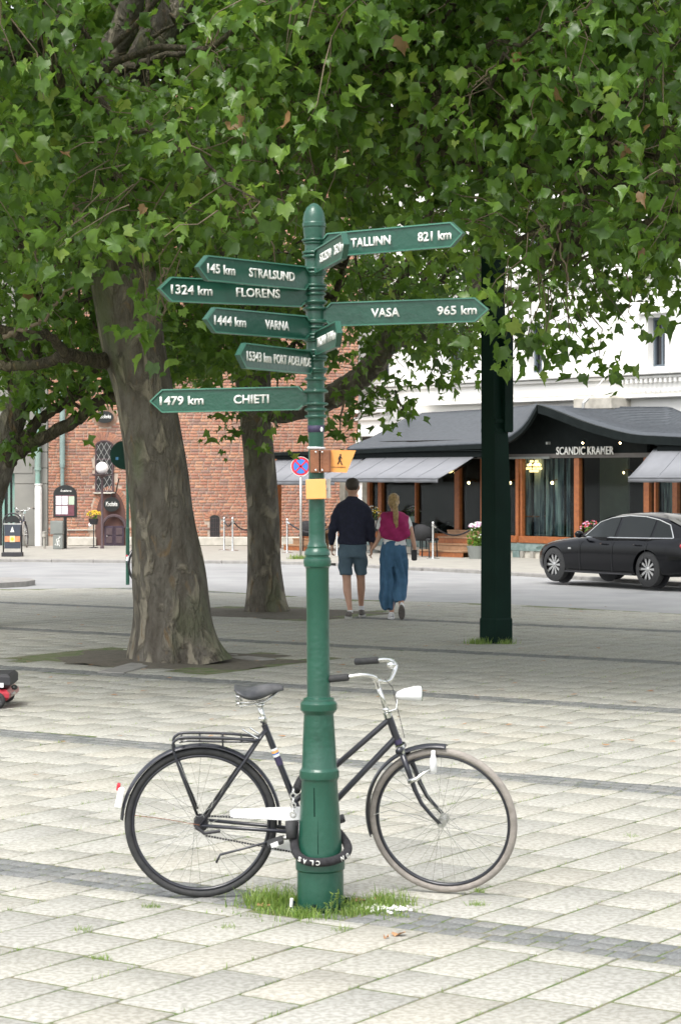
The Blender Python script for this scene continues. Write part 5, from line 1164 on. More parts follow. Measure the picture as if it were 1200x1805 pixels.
q = MB(); q.tube([(0 - .008, -.0765, pz(1385)), (-.008, -.0875, pz(1440)), (-.008, -.0975, pz(1500))], .0022, 5); q.tube([(-.022, -.074, pz(1385)), (-.022, -.083, pz(1435))], .005, 6); q.build('casting_seam', M['dgreen'], post)
for a in np.linspace(0.3, 2 * math.pi + .3, 7)[:-1]: MB().lathe([(0, .012), (.03, .012), (.035, .008), (.036, 0)], (.125 * math.cos(a), .125 * math.sin(a), 0), 8).build('base_bolt', M['dgreen'], post)
MB().lathe([(0, .15), (.012, .15), (.014, .10)], n=32).build('base_flange', M['dgreen'], post)
def arrow(zpx, tippx, sg, s1, w1, s2, w2, yoff=0.0, Ls=.80, hh=.0535):
    # choose horizontal direction so that the tip reaches pixel column tippx; sg = sign of the depth component
    X0_, z = post.location.x + 0 * 1, pz(zpx); best = None
    for a in np.linspace(-math.pi, math.pi, 7200):
        dx, dy = math.cos(a) * Ls, math.sin(a) * Ls
        if dy * sg < 0: continue
        e = abs(CX + (X0_ - .0095 * z + dx) / (PY_ + dy) * F - tippx)
        if best is None or e < best[0]: best = (e, a)
    a = best[1]; d = Vector((math.cos(a), math.sin(a), 0)); nrm = Vector((-d.y, d.x, 0)); 
    if nrm.y > 0: nrm = -nrm
    def mp(x, zz, y): p = d * x + nrm * y; return (p.x, p.y, z + zz)
    L_ = Ls; out = [(.036, -.034), (.058, -.034), (.078, -hh), (L_ - .062, -hh), (L_, 0), (L_ - .062, hh), (.078, hh), (.058, .034), (.036, .034)]
    c_in = [(.036, -.034 + .0), (.062, -.028), (.082, -hh + .007), (L_ - .065, -hh + .007), (L_ - .011, 0), (L_ - .065, hh - .007), (.082, hh - .007), (.062, .028), (.036, .034)]
    n = len(out); q = MB()
    for sd in (1, -1):
        b = len(q.v); t1, t2, t3 = .0115 * sd, .0115 * sd, .0055 * sd
        q.v += [mp(x, zz, t1) for x, zz in out] + [mp(x, zz, t2) for x, zz in c_in] + [mp(x, zz, t3) for x, zz in c_in]
        q.f += [(b + i, b + (i + 1) % n, b + n + (i + 1) % n, b + n + i) for i in range(n - 1)] + [(b + n + i, b + n + (i + 1) % n, b + 2 * n + (i + 1) % n, b + 2 * n + i) for i in range(n - 1)] + [tuple(b + 2 * n + i for i in range(n))]
    q.f += [(i, (i + 1) % n, 3 * n + (i + 1) % n, 3 * n + i) for i in range(n)]
    o = q.build('arrow_sign', M['green'], post)
    # paler rim strip
    rim = MB(); 
    for sd in (1, -1):
        b = len(rim.v); rim.v += [mp(x, zz, .0120 * sd) for x, zz in out[1:-1]] + [mp(lerp(x, x2, .8), lerp(zz, z2, .8), .0124 * sd) for (x, zz), (x2, z2) in zip(out[1:-1], c_in[1:-1])]; m_ = n - 2
        rim.f += [(b + i, b + i + 1, b + m_ + i + 1, b + m_ + i) for i in range(m_ - 1)]
    rim.build('rim', M['green_l'], o)
    r = d if d.x > 0 and abs(d.x) > .02 else -d
    if nrm.cross(Vector((0, 0, 1))).dot(r) > 0: pass
    r = Vector((0, 0, 1)).cross(nrm); r = r.normalized()
    left = r.dot(d) < 0                      # sign points to the viewer's left
    for body, (pa, pb) in ((s1, w1), (s2, w2)):
        tt_ = [((q_ - CX) / F * PY_ - (X0_ - .0095 * z)) / (d.x - (q_ - CX) / F * d.y) for q_ in (pa, pb)]; c0, wd = (tt_[0] + tt_[1]) / 2, abs(tt_[1] - tt_[0])
        cpos = d * c0 + nrm * .006 + Vector((0, 0, z))
        put_text('lettering', body, wd, .040 if 'km' not in body else .041, cpos, r, M['letter'], o, .0035, .022)
    for zz in (z + .028, z - .028): MB().ring((0, 0, zz), (0, 0, 1), .049, .007, 28, 8).build('collar', M['green'], o, smooth=True)
arrow(434, 818, -1, 'TALLINN', (620, 690), '821 km', (738, 797))
arrow(463, 611, -1, 'SZCZECIN', (567, 586), '262 km', (592, 608))
arrow(492, 346, -1, 'STRALSUND', (437, 517), '145 km', (363, 412))
arrow(521, 278, -1, 'FLORENS', (415, 492), '1324 km', (300, 373))
arrow(555, 862, -1, 'VASA', (655, 705), '965 km', (771, 841))
arrow(579, 360, -1, 'VARNA', (465, 507), '1444 km', (375, 431))
arrow(607, 599, -1, 'TANGSHAN', (562, 577), '7779 km', (580, 594))
arrow(640, 418, -1, 'PORT ADELAIDE', (480, 545), '15343 km', (432, 475))
arrow(701, 265, 1, 'CHIETI', (413, 475), '1479 km', (283, 360))
MB().lathe([(pz(762), 13.9 / PS), (pz(762) + .0005, 14.6 / PS), (pz(750), 15.1 / PS), (pz(750) + .0005, 14.4 / PS)], n=32).build('dark_tape', M['purple'], post, smooth=True)
MB().ell(((566 - 556) / PS, -13.0 / PS, pz(757)), (.006, .003, .011), 8, 6).build('white_sticker', M['bwhite'], post)
o = MB().ring((0, 0, 0), (.04, .0, 1), 14.6 / PS, .0055, 28, 6).build('white_cable_tie', M['bwhite'], post, loc=(0, 0, pz(789.5)))
# orange trail markers fixed to the shaft
t = thing('trail_marker', 'orange wayside board with a small walking figure fixed right of the signpost shaft', 'marker', post.location + Vector((-.02, 0, pz(813)))); mk = t.location
def mx_(px): return (px - CX) / PS - mk.x
def mz_(py): return pz(py) - mk.z
MB().box((mx_(557), -.050, 0), (.053, .03, .102), ch=.003).build('wood_block', M['brownwood'], t); MB().box((mx_(571.5), -.047, 0), (.046, .028, .10), ch=.003).build('wood_block', M['brownwood'], t)
MB().box((mx_(563.6), -.063, 0), (.006, .004, .1)).build('metal_strip', M['alu'], t)
q = MB()
for px in (557, 568): 
    for py in (797, 829): q.ell((mx_(px), -.066, mz_(py)), (.005, .003, .005), 8, 5)
q.build('screw', M['chrome'], t)
MB().box((mx_(579.5), -.02, 0), (.020, .07, .101), ch=.002).build('wood_block', M['brownwood'], t)
mo = lambda a, b, c: (a, c, b)
ob = MB().prism([(mx_(582), mz_(832)), (mx_(611), mz_(833)), (mx_(627), mz_(794)), (mx_(582), mz_(793))], -.028, -.016, mo).build('orange_board', M['orange'], t)
f_ = MB(); fx, fz = mx_(599), mz_(810); k_ = 1 / PS
def seg(*p, w=1.1): f_.tube([(fx + a * k_, -.0295, fz - b * k_) for a, b in p], w * k_, 5)
f_.ell((fx + 1.2 * k_, -.0295, fz + 8.3 * k_), (1.6 * k_, .001, 1.9 * k_), 8, 6); seg((.3, -6.5), (0, -3), (-.2, .5), w=1.7); seg((-.2, .5), (2.0, 4), (3.0, 8.5)); seg((3.0, 8.5), (4.5, 8.3)); seg((-.2, .5), (-1.6, 4), (-4.0, 8)); seg((.2, -6), (-2.2, -3), (-2.4, 0), w=.8); seg((.5, -6), (2.6, -3.5), (4, -2), w=.8)
f_.build('walking_figure', M['blacksign'], ob)
put_text('lettering', 'WWW.SKANELEDEN.SE', 26 * k_, 2.1 * k_, (mx_(596), -.0285, mz_(823.5)), (1, 0, 0), M['blacksign'], ob, .0008, .0)
t = thing('trail_marker', 'blank yellow orange square board strapped to the front of the signpost', 'marker', Vector(((557 - CX) / PS, PY_, pz(862)))); 
MB().box((0, -.058, 0), (35 / PS, .014, 35 / PS), rot=Matrix.Rotation(R(-1.5), 3, 'Y'), ch=.003).build('square_board', M['orange_y'], t); MB().box((22 / PS, -.02, 1 / PS), (7 / PS, .012, 34 / PS)).build('side_board', M['plinth'], t); MB().ring((9 / PS, 0, 0), (0, 0, 1), .0385, .004, 24, 6).build('strap', M['alu'], t)

# ================================================================ BICYCLE
BYr = 10.11; BS = F / BYr; WR = .3475
bike = thing('bicycle', 'old dark city bicycle with white chainguard and grey front tyre leaning on the signpost', 'bicycle', ((352 - CX) / BS, BYr, 0), rot=(R(4.5), 0, R(3.2)))
B = lambda px, py, y=0: Vector(((px - 352) / BS, y, (1583 - py) / BS))
ck = M['bikeblack']
RH = Vector((0.006, 0, WR)); FH = B(781, 0); FH.z = WR
def wheel(c, axis, tyre_m, par, Rw=WR, tr=.0170, rimm=None):
    c = Vector(c); ax = Vector(axis).normalized(); x = (Vector((0, 0, 1)) - ax * ax.z).normalized(); y = ax.cross(x)
    w = MB().ring(c, ax, Rw - tr, tr, 96, 12).build('wheel', tyre_m, par, smooth=True)
    MB().ring(c, ax, Rw - 2 * tr - .004, .0085, 96, 8, flat=1.3).build('rim', rimm or M['bikeblack'], w, smooth=True)
    hb = MB(); hb.tube([c - ax * .035, c + ax * .035], .022 if tyre_m is M['rubber'] else .013, 12); hb.tube([c - ax * .062, c + ax * .062], .006, 8)
    for s_ in (-1, 1): hb.tube([c + ax * s_ * .030, c + ax * s_ * .034], .034 if tyre_m is M['rubber'] else .024, 16)
    hb.build('hub', M['pot'] if tyre_m is M['rubber'] else M['alu'], w, smooth=True, auto=40); sp = MB()
    for i in range(36):
        s_ = 1 if i % 2 else -1; a = 2 * math.pi * i / 36; a2 = a + (1 if (i // 2) % 2 else -1) * .95; hr = .030 if tyre_m is M['rubber'] else .021
        p0 = c + ax * s_ * .031 + (x * math.cos(a2) + y * math.sin(a2)) * hr; p1 = c + (x * math.cos(a) + y * math.sin(a)) * (Rw - 2 * tr - .006); sp.tube([p0, p1], .0010, 4, cap=False)
    sp.build('spokes', M['steel'], w); return w
fr_ = MB(); T = lambda pts, r_, n=12: fr_.tube(pts, r_, n)
HTt = B(684, 1262); HTb = B(702, 1312); sax = (HTt - HTb).normalized(); BB = B(540, 1466)
STt = B(465, 1275); T([STt, lerp(STt, BB, 1)], .0145); T([HTt + sax * .0, HTb], .0175)
T([HTt - sax * .012, B(521, 1411)], .0135); T([HTb + sax * .035, BB], .0145)
T([BB + Vector((0, -.036, 0)), BB + Vector((0, .036, 0))], .021)
frame = fr_.build('frame', ck, bike, smooth=True, auto=50)
for s_ in (-1, 1):
    MB().tube([B(468, 1284, s_ * .012), B(455, 1302, s_ * .03), RH + Vector((0, s_ * .058, .0))], .0075, 10).build('seat_stay', ck, bike, smooth=True)
    MB().tube([BB + Vector((-.03, s_ * .03, 0)), lerp(BB, RH, .3) + Vector((0, s_ * .042, 0)), RH + Vector((0, s_ * .058, 0))], [.010, .009, .008], 10).build('chain_stay', ck, bike, smooth=True)
bd = (BB - STt).normalized()
for (a, b, m_) in ((.118, .128, M['bwhite']), (.129, .140, M['orange_y']), (.141, .146, M['signblue']), (.147, .158, M['bwhite']), (.160, .20, M['purple'])): MB().tube([STt + bd * a, STt + bd * b], .0158, 12).build('tape_band', m_, bike)
wheel(RH, (0, 1, 0), M['rubber'], bike)
st_ang = R(-20); crown = HTb
def steer(p): return Matrix.Rotation(st_ang, 3, sax) @ (Vector(p) - crown) + crown
fax = Matrix.Rotation(st_ang, 3, sax) @ Vector((0, 1, 0)); FHs = FH.copy()
wheel(FHs, fax, M['greytyre'], bike)
off = FHs - steer(FH)
def fo(px, py, lat, k=1.0):
    """point of the steered fork: traced position pushed sideways along the steered axle"""
    p = B(px, py); return p + fax * lat
for s_ in (-1, 1): MB().tube([fo(712, 1326, s_ * .038), fo(724, 1356, s_ * .046), fo(736, 1388, s_ * .05), fo(748, 1412, s_ * .052), fo(766, 1433, s_ * .054), FHs + fax * s_ * .052], [.0135, .0125, .011, .0095, .0085, .008], 12).build('fork_blade', ck, bike, smooth=True)
MB().tube([fo(706, 1320, -.045), fo(706, 1318, .045)], .0155, 10).build('fork_crown', ck, bike, smooth=True); MB().tube([B(703, 1314), B(708, 1328)], .021, 12).build('crown_cap', M['chrome'], bike); MB().tube([B(699, 1303), B(702, 1311)], .0195, 12).build('headset_ring', M['purple'], bike)
MB().tube([B(683, 1264), B(681, 1256)], .020, 12).build('headset', M['chrome'], bike); MB().tube([B(681, 1258), B(664, 1204)], .011, 10).build('stem', M['chrome'], bike, smooth=True)
MB().ell(B(679, 1250), (.017, .017, .013), 10, 6).build('stem_collar', M['chrome'], bike, smooth=True)
# mudguards
def guard(c, ax, Rg, a0, a1, w_, m, name, par, n=60):
    c = Vector(c); ax = Vector(ax).normalized(); x = Vector((1, 0, 0)); x = (x - ax * x.dot(ax)).normalized(); z = Vector((0, 0, 1)); z = (z - ax * z.dot(ax)).normalized(); q = MB(); k = 8
    for i in range(n + 1):
        t = a0 + (a1 - a0) * i / n
        for j in range(k + 1):
            u = j / k * 2 - 1; q.v.append(tuple(c + (x * math.cos(t) + z * math.sin(t)) * (Rg - .012 * u * u * 1.2) + ax * u * w_))
    q.f = [(i * (k + 1) + j, i * (k + 1) + j + 1, (i + 1) * (k + 1) + j + 1, (i + 1) * (k + 1) + j) for i in range(n) for j in range(k)]; o = q.build(name, m, par, smooth=True); s_ = o.modifiers.new('s', 'SOLIDIFY'); s_.thickness = .002; return o
guard(RH, (0, 1, 0), WR + .020, R(-2), R(177), .026, ck, 'rear_mudguard', bike); guard(FHs, fax, WR + .020, R(86), R(198), .026, ck, 'front_mudguard', bike)
mg = MB(); mg.box((0, 0, 0), (.028, .035, .095), rot=Matrix.Rotation(R(12), 3, 'Y'), ch=.006); mg.v = [tuple(Vector(v_) + B(212, 1402, -.01)) for v_ in mg.v]; ref = mg.build('rear_reflector', M['bwhite'], bike)
mg = MB(); mg.box((0, 0, 0), (.016, .036, .030), rot=Matrix.Rotation(R(12), 3, 'Y'), ch=.003); mg.v = [tuple(Vector(v_) + B(210, 1384)) for v_ in mg.v]; mg.build('red_lens', M['red'], ref)
# rack
for s_ in (-1, 1):
    MB().tube([B(455, 1299, s_ * .035)] + spline([B(452, 1300, s_ * .05), B(400, 1295, s_ * .055), B(330, 1293, s_ * .055), B(312, 1297, s_ * .055), B(306, 1312, s_ * .055), B(322, 1362, s_ * .058)], 5) + [B(348, 1430, s_ * .06)], .0065, 8).build('rack_rail', ck, bike, smooth=True)
    MB().tube([B(448, 1303, s_ * .035), B(400, 1303, s_ * .03), B(330, 1301, s_ * .03), B(316, 1303, s_ * .03)], .005, 8).build('rack_wire', ck, bike)
q = MB()
for px in (320, 352, 392, 425): q.tube([B(px, 1296, -.055), B(px, 1296, .055)], .005, 6)
q.tube([B(392, 1300), B(393, 1316)], .004, 6); q.build('rack_crossbars', ck, bike); MB().tube([B(456, 1299, -.03), B(426, 1280, -.035)], .0045, 6).build('rack_clip', M['chrome'], bike); MB().tube([B(460, 1296, .02), B(440, 1282, .02)], .004, 6).build('rack_clip', M['chrome'], bike)
# saddle
MB().tube([B(466, 1274), B(458, 1243)], .0125, 12).build('seat_post', M['chrome'], bike, smooth=True); MB().tube([B(457, 1268), B(468, 1262)], .016, 10).build('seat_clamp', M['chrome'], bike, smooth=True)
MB().ell(B(458, 1240), (.022, .024, .014), 10, 6).build('saddle_clamp', M['chrome'], bike, smooth=True)
sad = MB(); rows = []
for px, w_, zt_, dr in ((412, .070, 1206, .012), (416, .095, 1205, .022), (428, .105, 1209, .032), (442, .092, 1208, .045), (458, .060, 1205, .052), (475, .036, 1203, .040), (490, .024, 1204, .026), (499, .016, 1208, .014)):
    c = B(px, zt_); rows.append([c + Vector((0, w_ * math.sin(a), -dr * (1 - math.cos(a)) * .8 + (.004 if abs(a) < .3 else 0))) for a in np.linspace(-math.pi * .62, math.pi * .62, 15)])
sad.loft(rows, close=False, cap=False); o = sad.build('saddle', M['saddle'], bike, smooth=True, sub=1); s_ = o.modifiers.new('s', 'SOLIDIFY'); s_.thickness = .008
for s_ in (-1, 1):
    MB().tube([B(494, 1213, s_ * .008), B(468, 1233, s_ * .02), B(440, 1238, s_ * .03), B(422, 1240, s_ * .045)], .0045, 8).build('saddle_rail', M['chrome'], bike, smooth=True)
    MB().tube([B(421, 1216, s_ * .06) + Vector((.014 * math.cos(a), .014 * math.sin(a), -(1240 - 1216) / BS * a / (8 * math.pi))) for a in np.linspace(0, 8 * math.pi, 70)], .003, 5).build('saddle_spring', M['chrome'], bike)
# chainguard, chain, cranks
MB().prism([((405 - 352) / BS, (1583 - 1424) / BS), ((412 - 352) / BS, (1583 - 1421) / BS), ((500 - 352) / BS, (1583 - 1418) / BS), ((560 - 352) / BS, (1583 - 1418) / BS), ((560 - 352) / BS, (1583 - 1440) / BS), ((505 - 352) / BS, (1583 - 1442) / BS), ((411 - 352) / BS, (1583 - 1436) / BS), ((405 - 352) / BS, (1583 - 1433) / BS)], -.052, -.046, mo).build('chainguard', M['bwhite'], bike)
MB().prism([((520 - 352) / BS, (1583 - 1442) / BS), ((545 - 352) / BS, (1583 - 1440) / BS), ((548 - 352) / BS, (1583 - 1502) / BS), ((476 - 352) / BS, (1583 - 1496) / BS), ((500 - 352) / BS, (1583 - 1482) / BS), ((506 - 352) / BS, (1583 - 1462) / BS)], -.044, -.040, mo).build('chainguard_lower', M['bwhite'], bike)
MB().ring(BB + Vector((0, -.045, 0)), (0, 1, 0), .085, .004, 40, 5).build('chainring', M['chrome'], bike)
ch = MB()
for a, b in ((B(362, 1433, -.045), B(545, 1443, -.045)), (B(362, 1468, -.045), B(535, 1503, -.045))):
    n = int((b - a).length / .0127)
    for i in range(n): ch.box(a.lerp(b, (i + .5) / n), (.010, .007 if i % 2 else .004, .008), rot=Matrix.Rotation(-math.atan2((b - a).z, (b - a).x), 3, 'Y'))
ch.build('chain', M['pot'], bike, kind='stuff')
MB().tube([BB + Vector((0, -.065, 0)), B(484, 1474, -.07)], [.011, .009], 8).build('crank', M['alu'], bike, smooth=True)
MB().tube([BB + Vector((0, .065, 0)), BB * 2 - B(484, 1474) + Vector((0, .07, 0))], [.011, .009], 8).build('crank', M['alu'], bike, smooth=True)
for c, y in ((B(484, 1474), -.115), (BB * 2 - B(484, 1474), .115)):
    q = MB(); q.box(c + Vector((0, y, 0)), (.075, .085, .022), rot=Matrix.Rotation(R(-20), 3, 'Y'), ch=.005); pd = q.build('pedal', M['rubber'], bike); MB().box(c + Vector((-.005, y * 1.42, .0)), (.035, .004, .02), rot=Matrix.Rotation(R(-20), 3, 'Y')).build('pedal_reflector', M['bwhite'], pd)
MB().tube([B(500, 1472, -.03), B(465, 1480, -.07), B(388, 1497, -.10), B(381, 1511, -.10)], .0055, 8).build('kickstand', ck, bike, smooth=True)
MB().tube([B(345, 1450, -.064), B(360, 1462, -.066), B(388, 1458, -.066)], .008, 8).build('axle_lever', M['pot'], bike)
MB().tube([B(214, 1432), B(290, 1440, -.02), RH + Vector((0, -.055, 0))], .0014, 4).build('mudguard_stay', M['brownwood'], bike); MB().tube([fo(660, 1435, -.02), fo(690, 1425, -.04), fo(740, 1432, -.05), FHs + fax * -.055], .0018, 4).build('mudguard_stay', M['alu'], bike)
# handlebar (swept back), steered
cl = B(664, 1198)
MB().ell(cl, (.022, .022, .012), 10, 6).build('bar_clamp', M['chrome'], bike, smooth=True)
rs = Matrix.Rotation(st_ang, 3, 'Z')
for s_ in (-1, 1):
    loc_ = [(0, 0, 0), (.012, .05, -.014), (.03, .10, -.012), (.038, .145, .018), (.035, .18, .046), (.005, .215, .060), (-.035, .235, .058), (-.065, .245, .052)]
    pts = [cl + rs @ Vector((x, s_ * y, z)) for x, y, z in loc_]; MB().tube(spline(pts, 4), .0105, 10).build('handlebar', M['chrome'], bike, smooth=True)
    g0 = pts[-1]; g1 = cl + rs @ Vector((-.185, s_ * .262, .036)); MB().tube([g0, lerp(g0, g1, .02), lerp(g0, g1, .97), g1], [.013, .0165, .0165, .012], 12).build('grip', M['rubber'], bike, smooth=True)
    if s_ > 0: bl_ = cl + rs @ Vector((.036, .15, .045)); MB().ell(bl_ + Vector((-.015, -.02, .008)), (.021, .021, .018), 12, 8).build('bell', M['chrome'], bike, smooth=True)
# headlamp
hl = MB(); n = 18; hd = Vector((math.cos(st_ang) * .985, math.sin(st_ang), .17)).normalized()
hl.tube([B(696, 1228), B(700, 1225), B(712, 1223), B(727, 1222), B(736, 1221.5), B(741, 1221.5)], [.004, .018, .027, .033, .035, .032], 18); lamp = hl.build('headlamp', M['bwhite'], bike, smooth=True, auto=60)
MB().tube([B(741, 1221.5), B(743, 1221.5)], .034, 18).build('lamp_lens', M['glass'], lamp); MB().tube([B(684, 1252, -.01), B(697, 1248, -.01), B(699, 1232)], .004, 6).build('lamp_bracket', M['chrome'], bike)
# dynamo
MB().lathe([(-.055, .006), (-.05, .016), (.0, .017), (.012, .015), (.03, .010), (.05, .009), (.052, 0)], tuple(fo(768, 1336, -.055)), 14).build('dynamo', M['bwhite'], bike, smooth=True)
MB().tube([fo(724, 1371, -.065), fo(740, 1366, -.068), fo(752, 1356, -.066), fo(766, 1348, -.056)], [.012, .011, .008, .006], 8).build('dynamo_bracket', M['chrome'], bike, smooth=True)
MB().tube([B(712, 1300), B(690, 1210), B(676, 1195)], .002, 4).build('cable', M['pot'], bike)
# parked copies of a bicycle seen at the pavement
b2 = dup(bike, 'dark bicycle mostly hidden behind the base of the big left trunk', loc=(G(249, 1030)), rz=R(52))
b3 = dup(bike, 'bicycle seen end on, parked behind the pavement sign by the grey building', loc=G(55, 963) + Vector((-.35, 0, 0)), rz=R(-72))
# ---- lock
lk = thing('chain_lock', 'thick black fabric covered chain lock looped round the signpost base and bicycle frame', 'lock', post.location.copy())
pts = [(.115, .02, .285), (.122, -.03, .262), (.098, -.078, .240), (.048, -.115, .226), (-.02, -.124, .222), (-.075, -.100, .230), (-.112, -.052, .262), (-.118, .02, .33), (-.115, .09, .41), (-.115, .16, .48), (-.105, .20, .515), (-.075, .25, .55), (-.04, .24, .50), (-.02, .22, .42), (.03, .17, .36), (.085, .11, .31)]
sp1 = spline(pts + [pts[0]], 6); MB().tube(sp1[:46], .0195, 12).build('fabric_sleeve', M['fabric_blk'], lk, smooth=True)
MB().tube(sp1[56:], .0195, 12).build('fabric_sleeve', M['fabric_blk'], lk, smooth=True)
q = MB()
for i in range(6): c = Vector((-.125, .08 + .012 * i, .40 + i * .020)); q.ring(c, (1, .2, 0) if i % 2 else (.2, 1, 0), .012, .004, 14, 6)
q.build('chain_links', M['steel'], lk); MB().tube([(-.135, -.0, .385), (-.13, -.02, .31)], .024, 12).build('lock_body', M['rubber'], lk, smooth=True)
sp_ = spline(pts, 12)
for chx, px in (('S', 533), ('A', 541), ('L', 551), ('C', 561), ('N', 600), ('O', 607)):
    tx = (px - 565) / PS; p = min(sp_[:80], key=lambda v_: abs(v_.x - tx) + (0 if v_.y < 0 else 1)); k_ = sp_.index(p); tg = (sp_[k_ + 1] - sp_[k_ - 1]).normalized(); tg = tg if tg.x < 0 else -tg
    nn_ = Vector((p.x * .6, p.y, 0)).normalized(); 
    me = text_mesh(chx, .017, .022, .0015, .02); me.name = 'letter'; me.materials.clear(); me.materials.append(M['letter']); up_ = tg.cross(nn_) * -1; up_ = nn_.cross(tg); Mx = Matrix((tg, up_, tg.cross(up_))).transposed().to_4x4(); Mx.translation = p + nn_ * .0190; me.transform(Mx); link_mesh('letter', me, lk)
# ================================================================ RED CART at the left edge
M['redp2'] = mat('red_gloss', (.42, .025, .045), .3, col2=(.33, .02, .035), scale=9, coat=.4)
c0 = G(-6, 1249); t = thing('mobility_scooter', 'rear of a red and black mobility scooter cut off by the left edge', 'scooter', c0); s_ = c0.y / F; zz = lambda py: (1249 - py) * s_; xx = lambda px: (px + 6) * s_
q = MB(); q.box((xx(-20), .25, zz(1226)), (xx(16) - xx(-58), .55, 20 * s_), ch=.03); q.build('body', M['redp2'], t)
MB().box((xx(-14), .22, zz(1201)), (xx(18) - xx(-46), .46, 24 * s_), ch=.025).build('seat_box', M['pot'], t); MB().box((xx(3), -.02, zz(1208)), (8 * s_, .02, 8 * s_), ch=.003).build('reflector', M['bwhite'], t)
for y in (-.02, .5):
    wq = MB().ring((xx(-4), y, 14.5 * s_), (0, 1, 0), 10 * s_, 4.5 * s_, 28, 10, flat=1.3).build('wheel', M['rubber'], t, smooth=True); MB().ell((xx(-4), y, 14.5 * s_), (7 * s_, .02, 7 * s_), 14, 6).build('hub', M['alu'], wq)
MB().ell((xx(24), .05, zz(1213)), (6 * s_, .04, 4.5 * s_), 10, 8).build('tail_lamp', M['blacksign'], t, smooth=True); MB().tube([(xx(16), .08, zz(1228)), (xx(24), .08, zz(1222))], .012, 6).build('bracket', M['alu'], t)
MB().tube([(xx(-75), .2, zz(1190)), (xx(-85), .2, zz(1120))], .02, 8).build('seat_post', M['pot'], t); MB().box((xx(-95), .2, zz(1118)), (.45, .42, .09), ch=.03).build('seat', M['pot'], t)
# ================================================================ litter, leaves, grass round the post
cs = []
for _ in range(3300):
    a = random.uniform(0, 2 * math.pi); r_ = .10 + abs(random.gauss(0, .10)); x = -.08 + r_ * math.cos(a) * 1.35; y = 9.80 + r_ * math.sin(a) * .75
    if (x + .089) ** 2 + (y - 9.88) ** 2 < .108 ** 2: continue
    if noise.noise(Vector((x * 7, y * 7, 2))) < -.12: continue
    cs.append((x, y, -.005, random.uniform(.35, 1.0) * max(.35, 1 - abs(x + .08) * 1.6)))
for _ in range(700): cs.append((random.gauss(-.30, .07), random.gauss(9.95, .05), -.005, random.uniform(.8, 1.6)))
for _ in range(420): cs.append((random.gauss(.20, .07), random.gauss(9.95, .05), -.005, random.uniform(.5, 1.2)))
V_, F_, T_ = blades(cs, .035, .085, .0022, .004, 8, .9); link_mesh('post_grass', fastmesh('post_grass', V_, F_, M['grass'], T_), kind='stuff')
# small weed with leafy stems in front of the post
wd = thing('weed', 'small leafy yellow green weed standing in front of the signpost foot', 'weed', (-.05, 9.72, 0)); tn = []; q = MB(); ql = MB()
for k_ in range(9):
    bx_ = random.gauss(0, .035); h = random.uniform(.05, .12); ln = random.uniform(-.02, .04); sp0 = [(bx_, random.gauss(0, .02), -.005), (bx_ + ln * .4, 0, h * .5), (bx_ + ln, 0, h)]; q.tube(sp0, .0016, 4)
    for j in range(26):
        u = random.uniform(.2, 1); p = Vector(sp0[1]).lerp(Vector(sp0[2]), u * 2 - 1) if u > .5 else Vector(sp0[0]).lerp(Vector(sp0[1]), u * 2); a = random.uniform(0, 6.28); d = Vector((math.cos(a), math.sin(a), .5)) * random.uniform(.006, .014); w_ = Vector((-d.y, d.x, 0)) * .3
        ql.add([p, p + d * .5 + w_, p + d, p + d * .5 - w_], [(0, 1, 2, 3)]); tn += [random.uniform(.5, .9)] * 4
q.build('stem', M['grass'], wd); o = ql.build('weed_leaves', M['grass'], wd, kind='stuff'); at_ = o.data.attributes.new('tone', 'FLOAT', 'POINT'); at_.data.foreach_set('value', tn)
M['dry'] = mat('dry_leaf', (.42, .24, .12), .7, col2=(.30, .16, .08), scale=60); M['crumb'] = mat('white_crumb', (.78, .77, .74), .8, scale=60)
def dryleaf(px, py, lab, sz=.045):
    g_ = G(px, py); t_ = MB(); pts = [Vector((math.cos(a) * sz * random.uniform(.5, 1), math.sin(a) * sz * random.uniform(.4, .8), random.uniform(.002, .022))) for a in np.linspace(0, 6.28, 9)[:-1]]; t_.v = [Vector((0, 0, .006))] + pts; t_.f = [(0, i + 1, (i + 1) % 8 + 1) for i in range(8)]; o = t_.build('fallen_leaf', M['dry'], None, smooth=False); o.location = g_; tag(o, lab, 'leaf', 'dry leaves on the paving')
for (px, py, sz), lb in zip(((466, 1600, .05), (487, 1585, .035), (527, 1596, .03), (570, 1602, .03), (633, 1592, .05), (638, 1606, .03), (668, 1588, .04), (704, 1651, .05), (532, 1548, .02), (680, 1656, .02)),
    ('dry brown leaf left of the grass round the signpost', 'dry leaf at the left end of the grass clump', 'dry leaf in the grass just left of the post foot', 'small dry leaf in front of the post foot', 'large dry leaf right of the weed by the white crumbs', 'dry leaf touching the left end of the white crumbs', 'dry leaf under the front wheel side of the grass', 'orange dry leaf lying alone in front of the sett band', 'tiny dry leaf inside the rear wheel shadow', 'small dry leaf beside the lone orange leaf')): dryleaf(px, py, lb, sz)
q = MB()
for (px, n_) in ((640, 5), (652, 9), (664, 10), (676, 11), (690, 9), (702, 7), (715, 5)):
    for _ in range(n_): g_ = G(px + random.gauss(0, 5), 1604 + random.gauss(0, 3.0)); q.ell((g_.x, g_.y, .004), (random.uniform(.004, .016), random.uniform(.004, .012), random.uniform(.003, .009)), 6, 4)
q.build('white_crumbs', M['crumb'], None, kind='stuff')
t = MB().tube([(0, 0, .012), (.003, .0, .05)], .008, 8).build('cigarette_end', M['crumb'], None); t.location = G(513, 1604); tag(t, 'small white cigarette end upright in the grass left of the post', 'cigarette end')
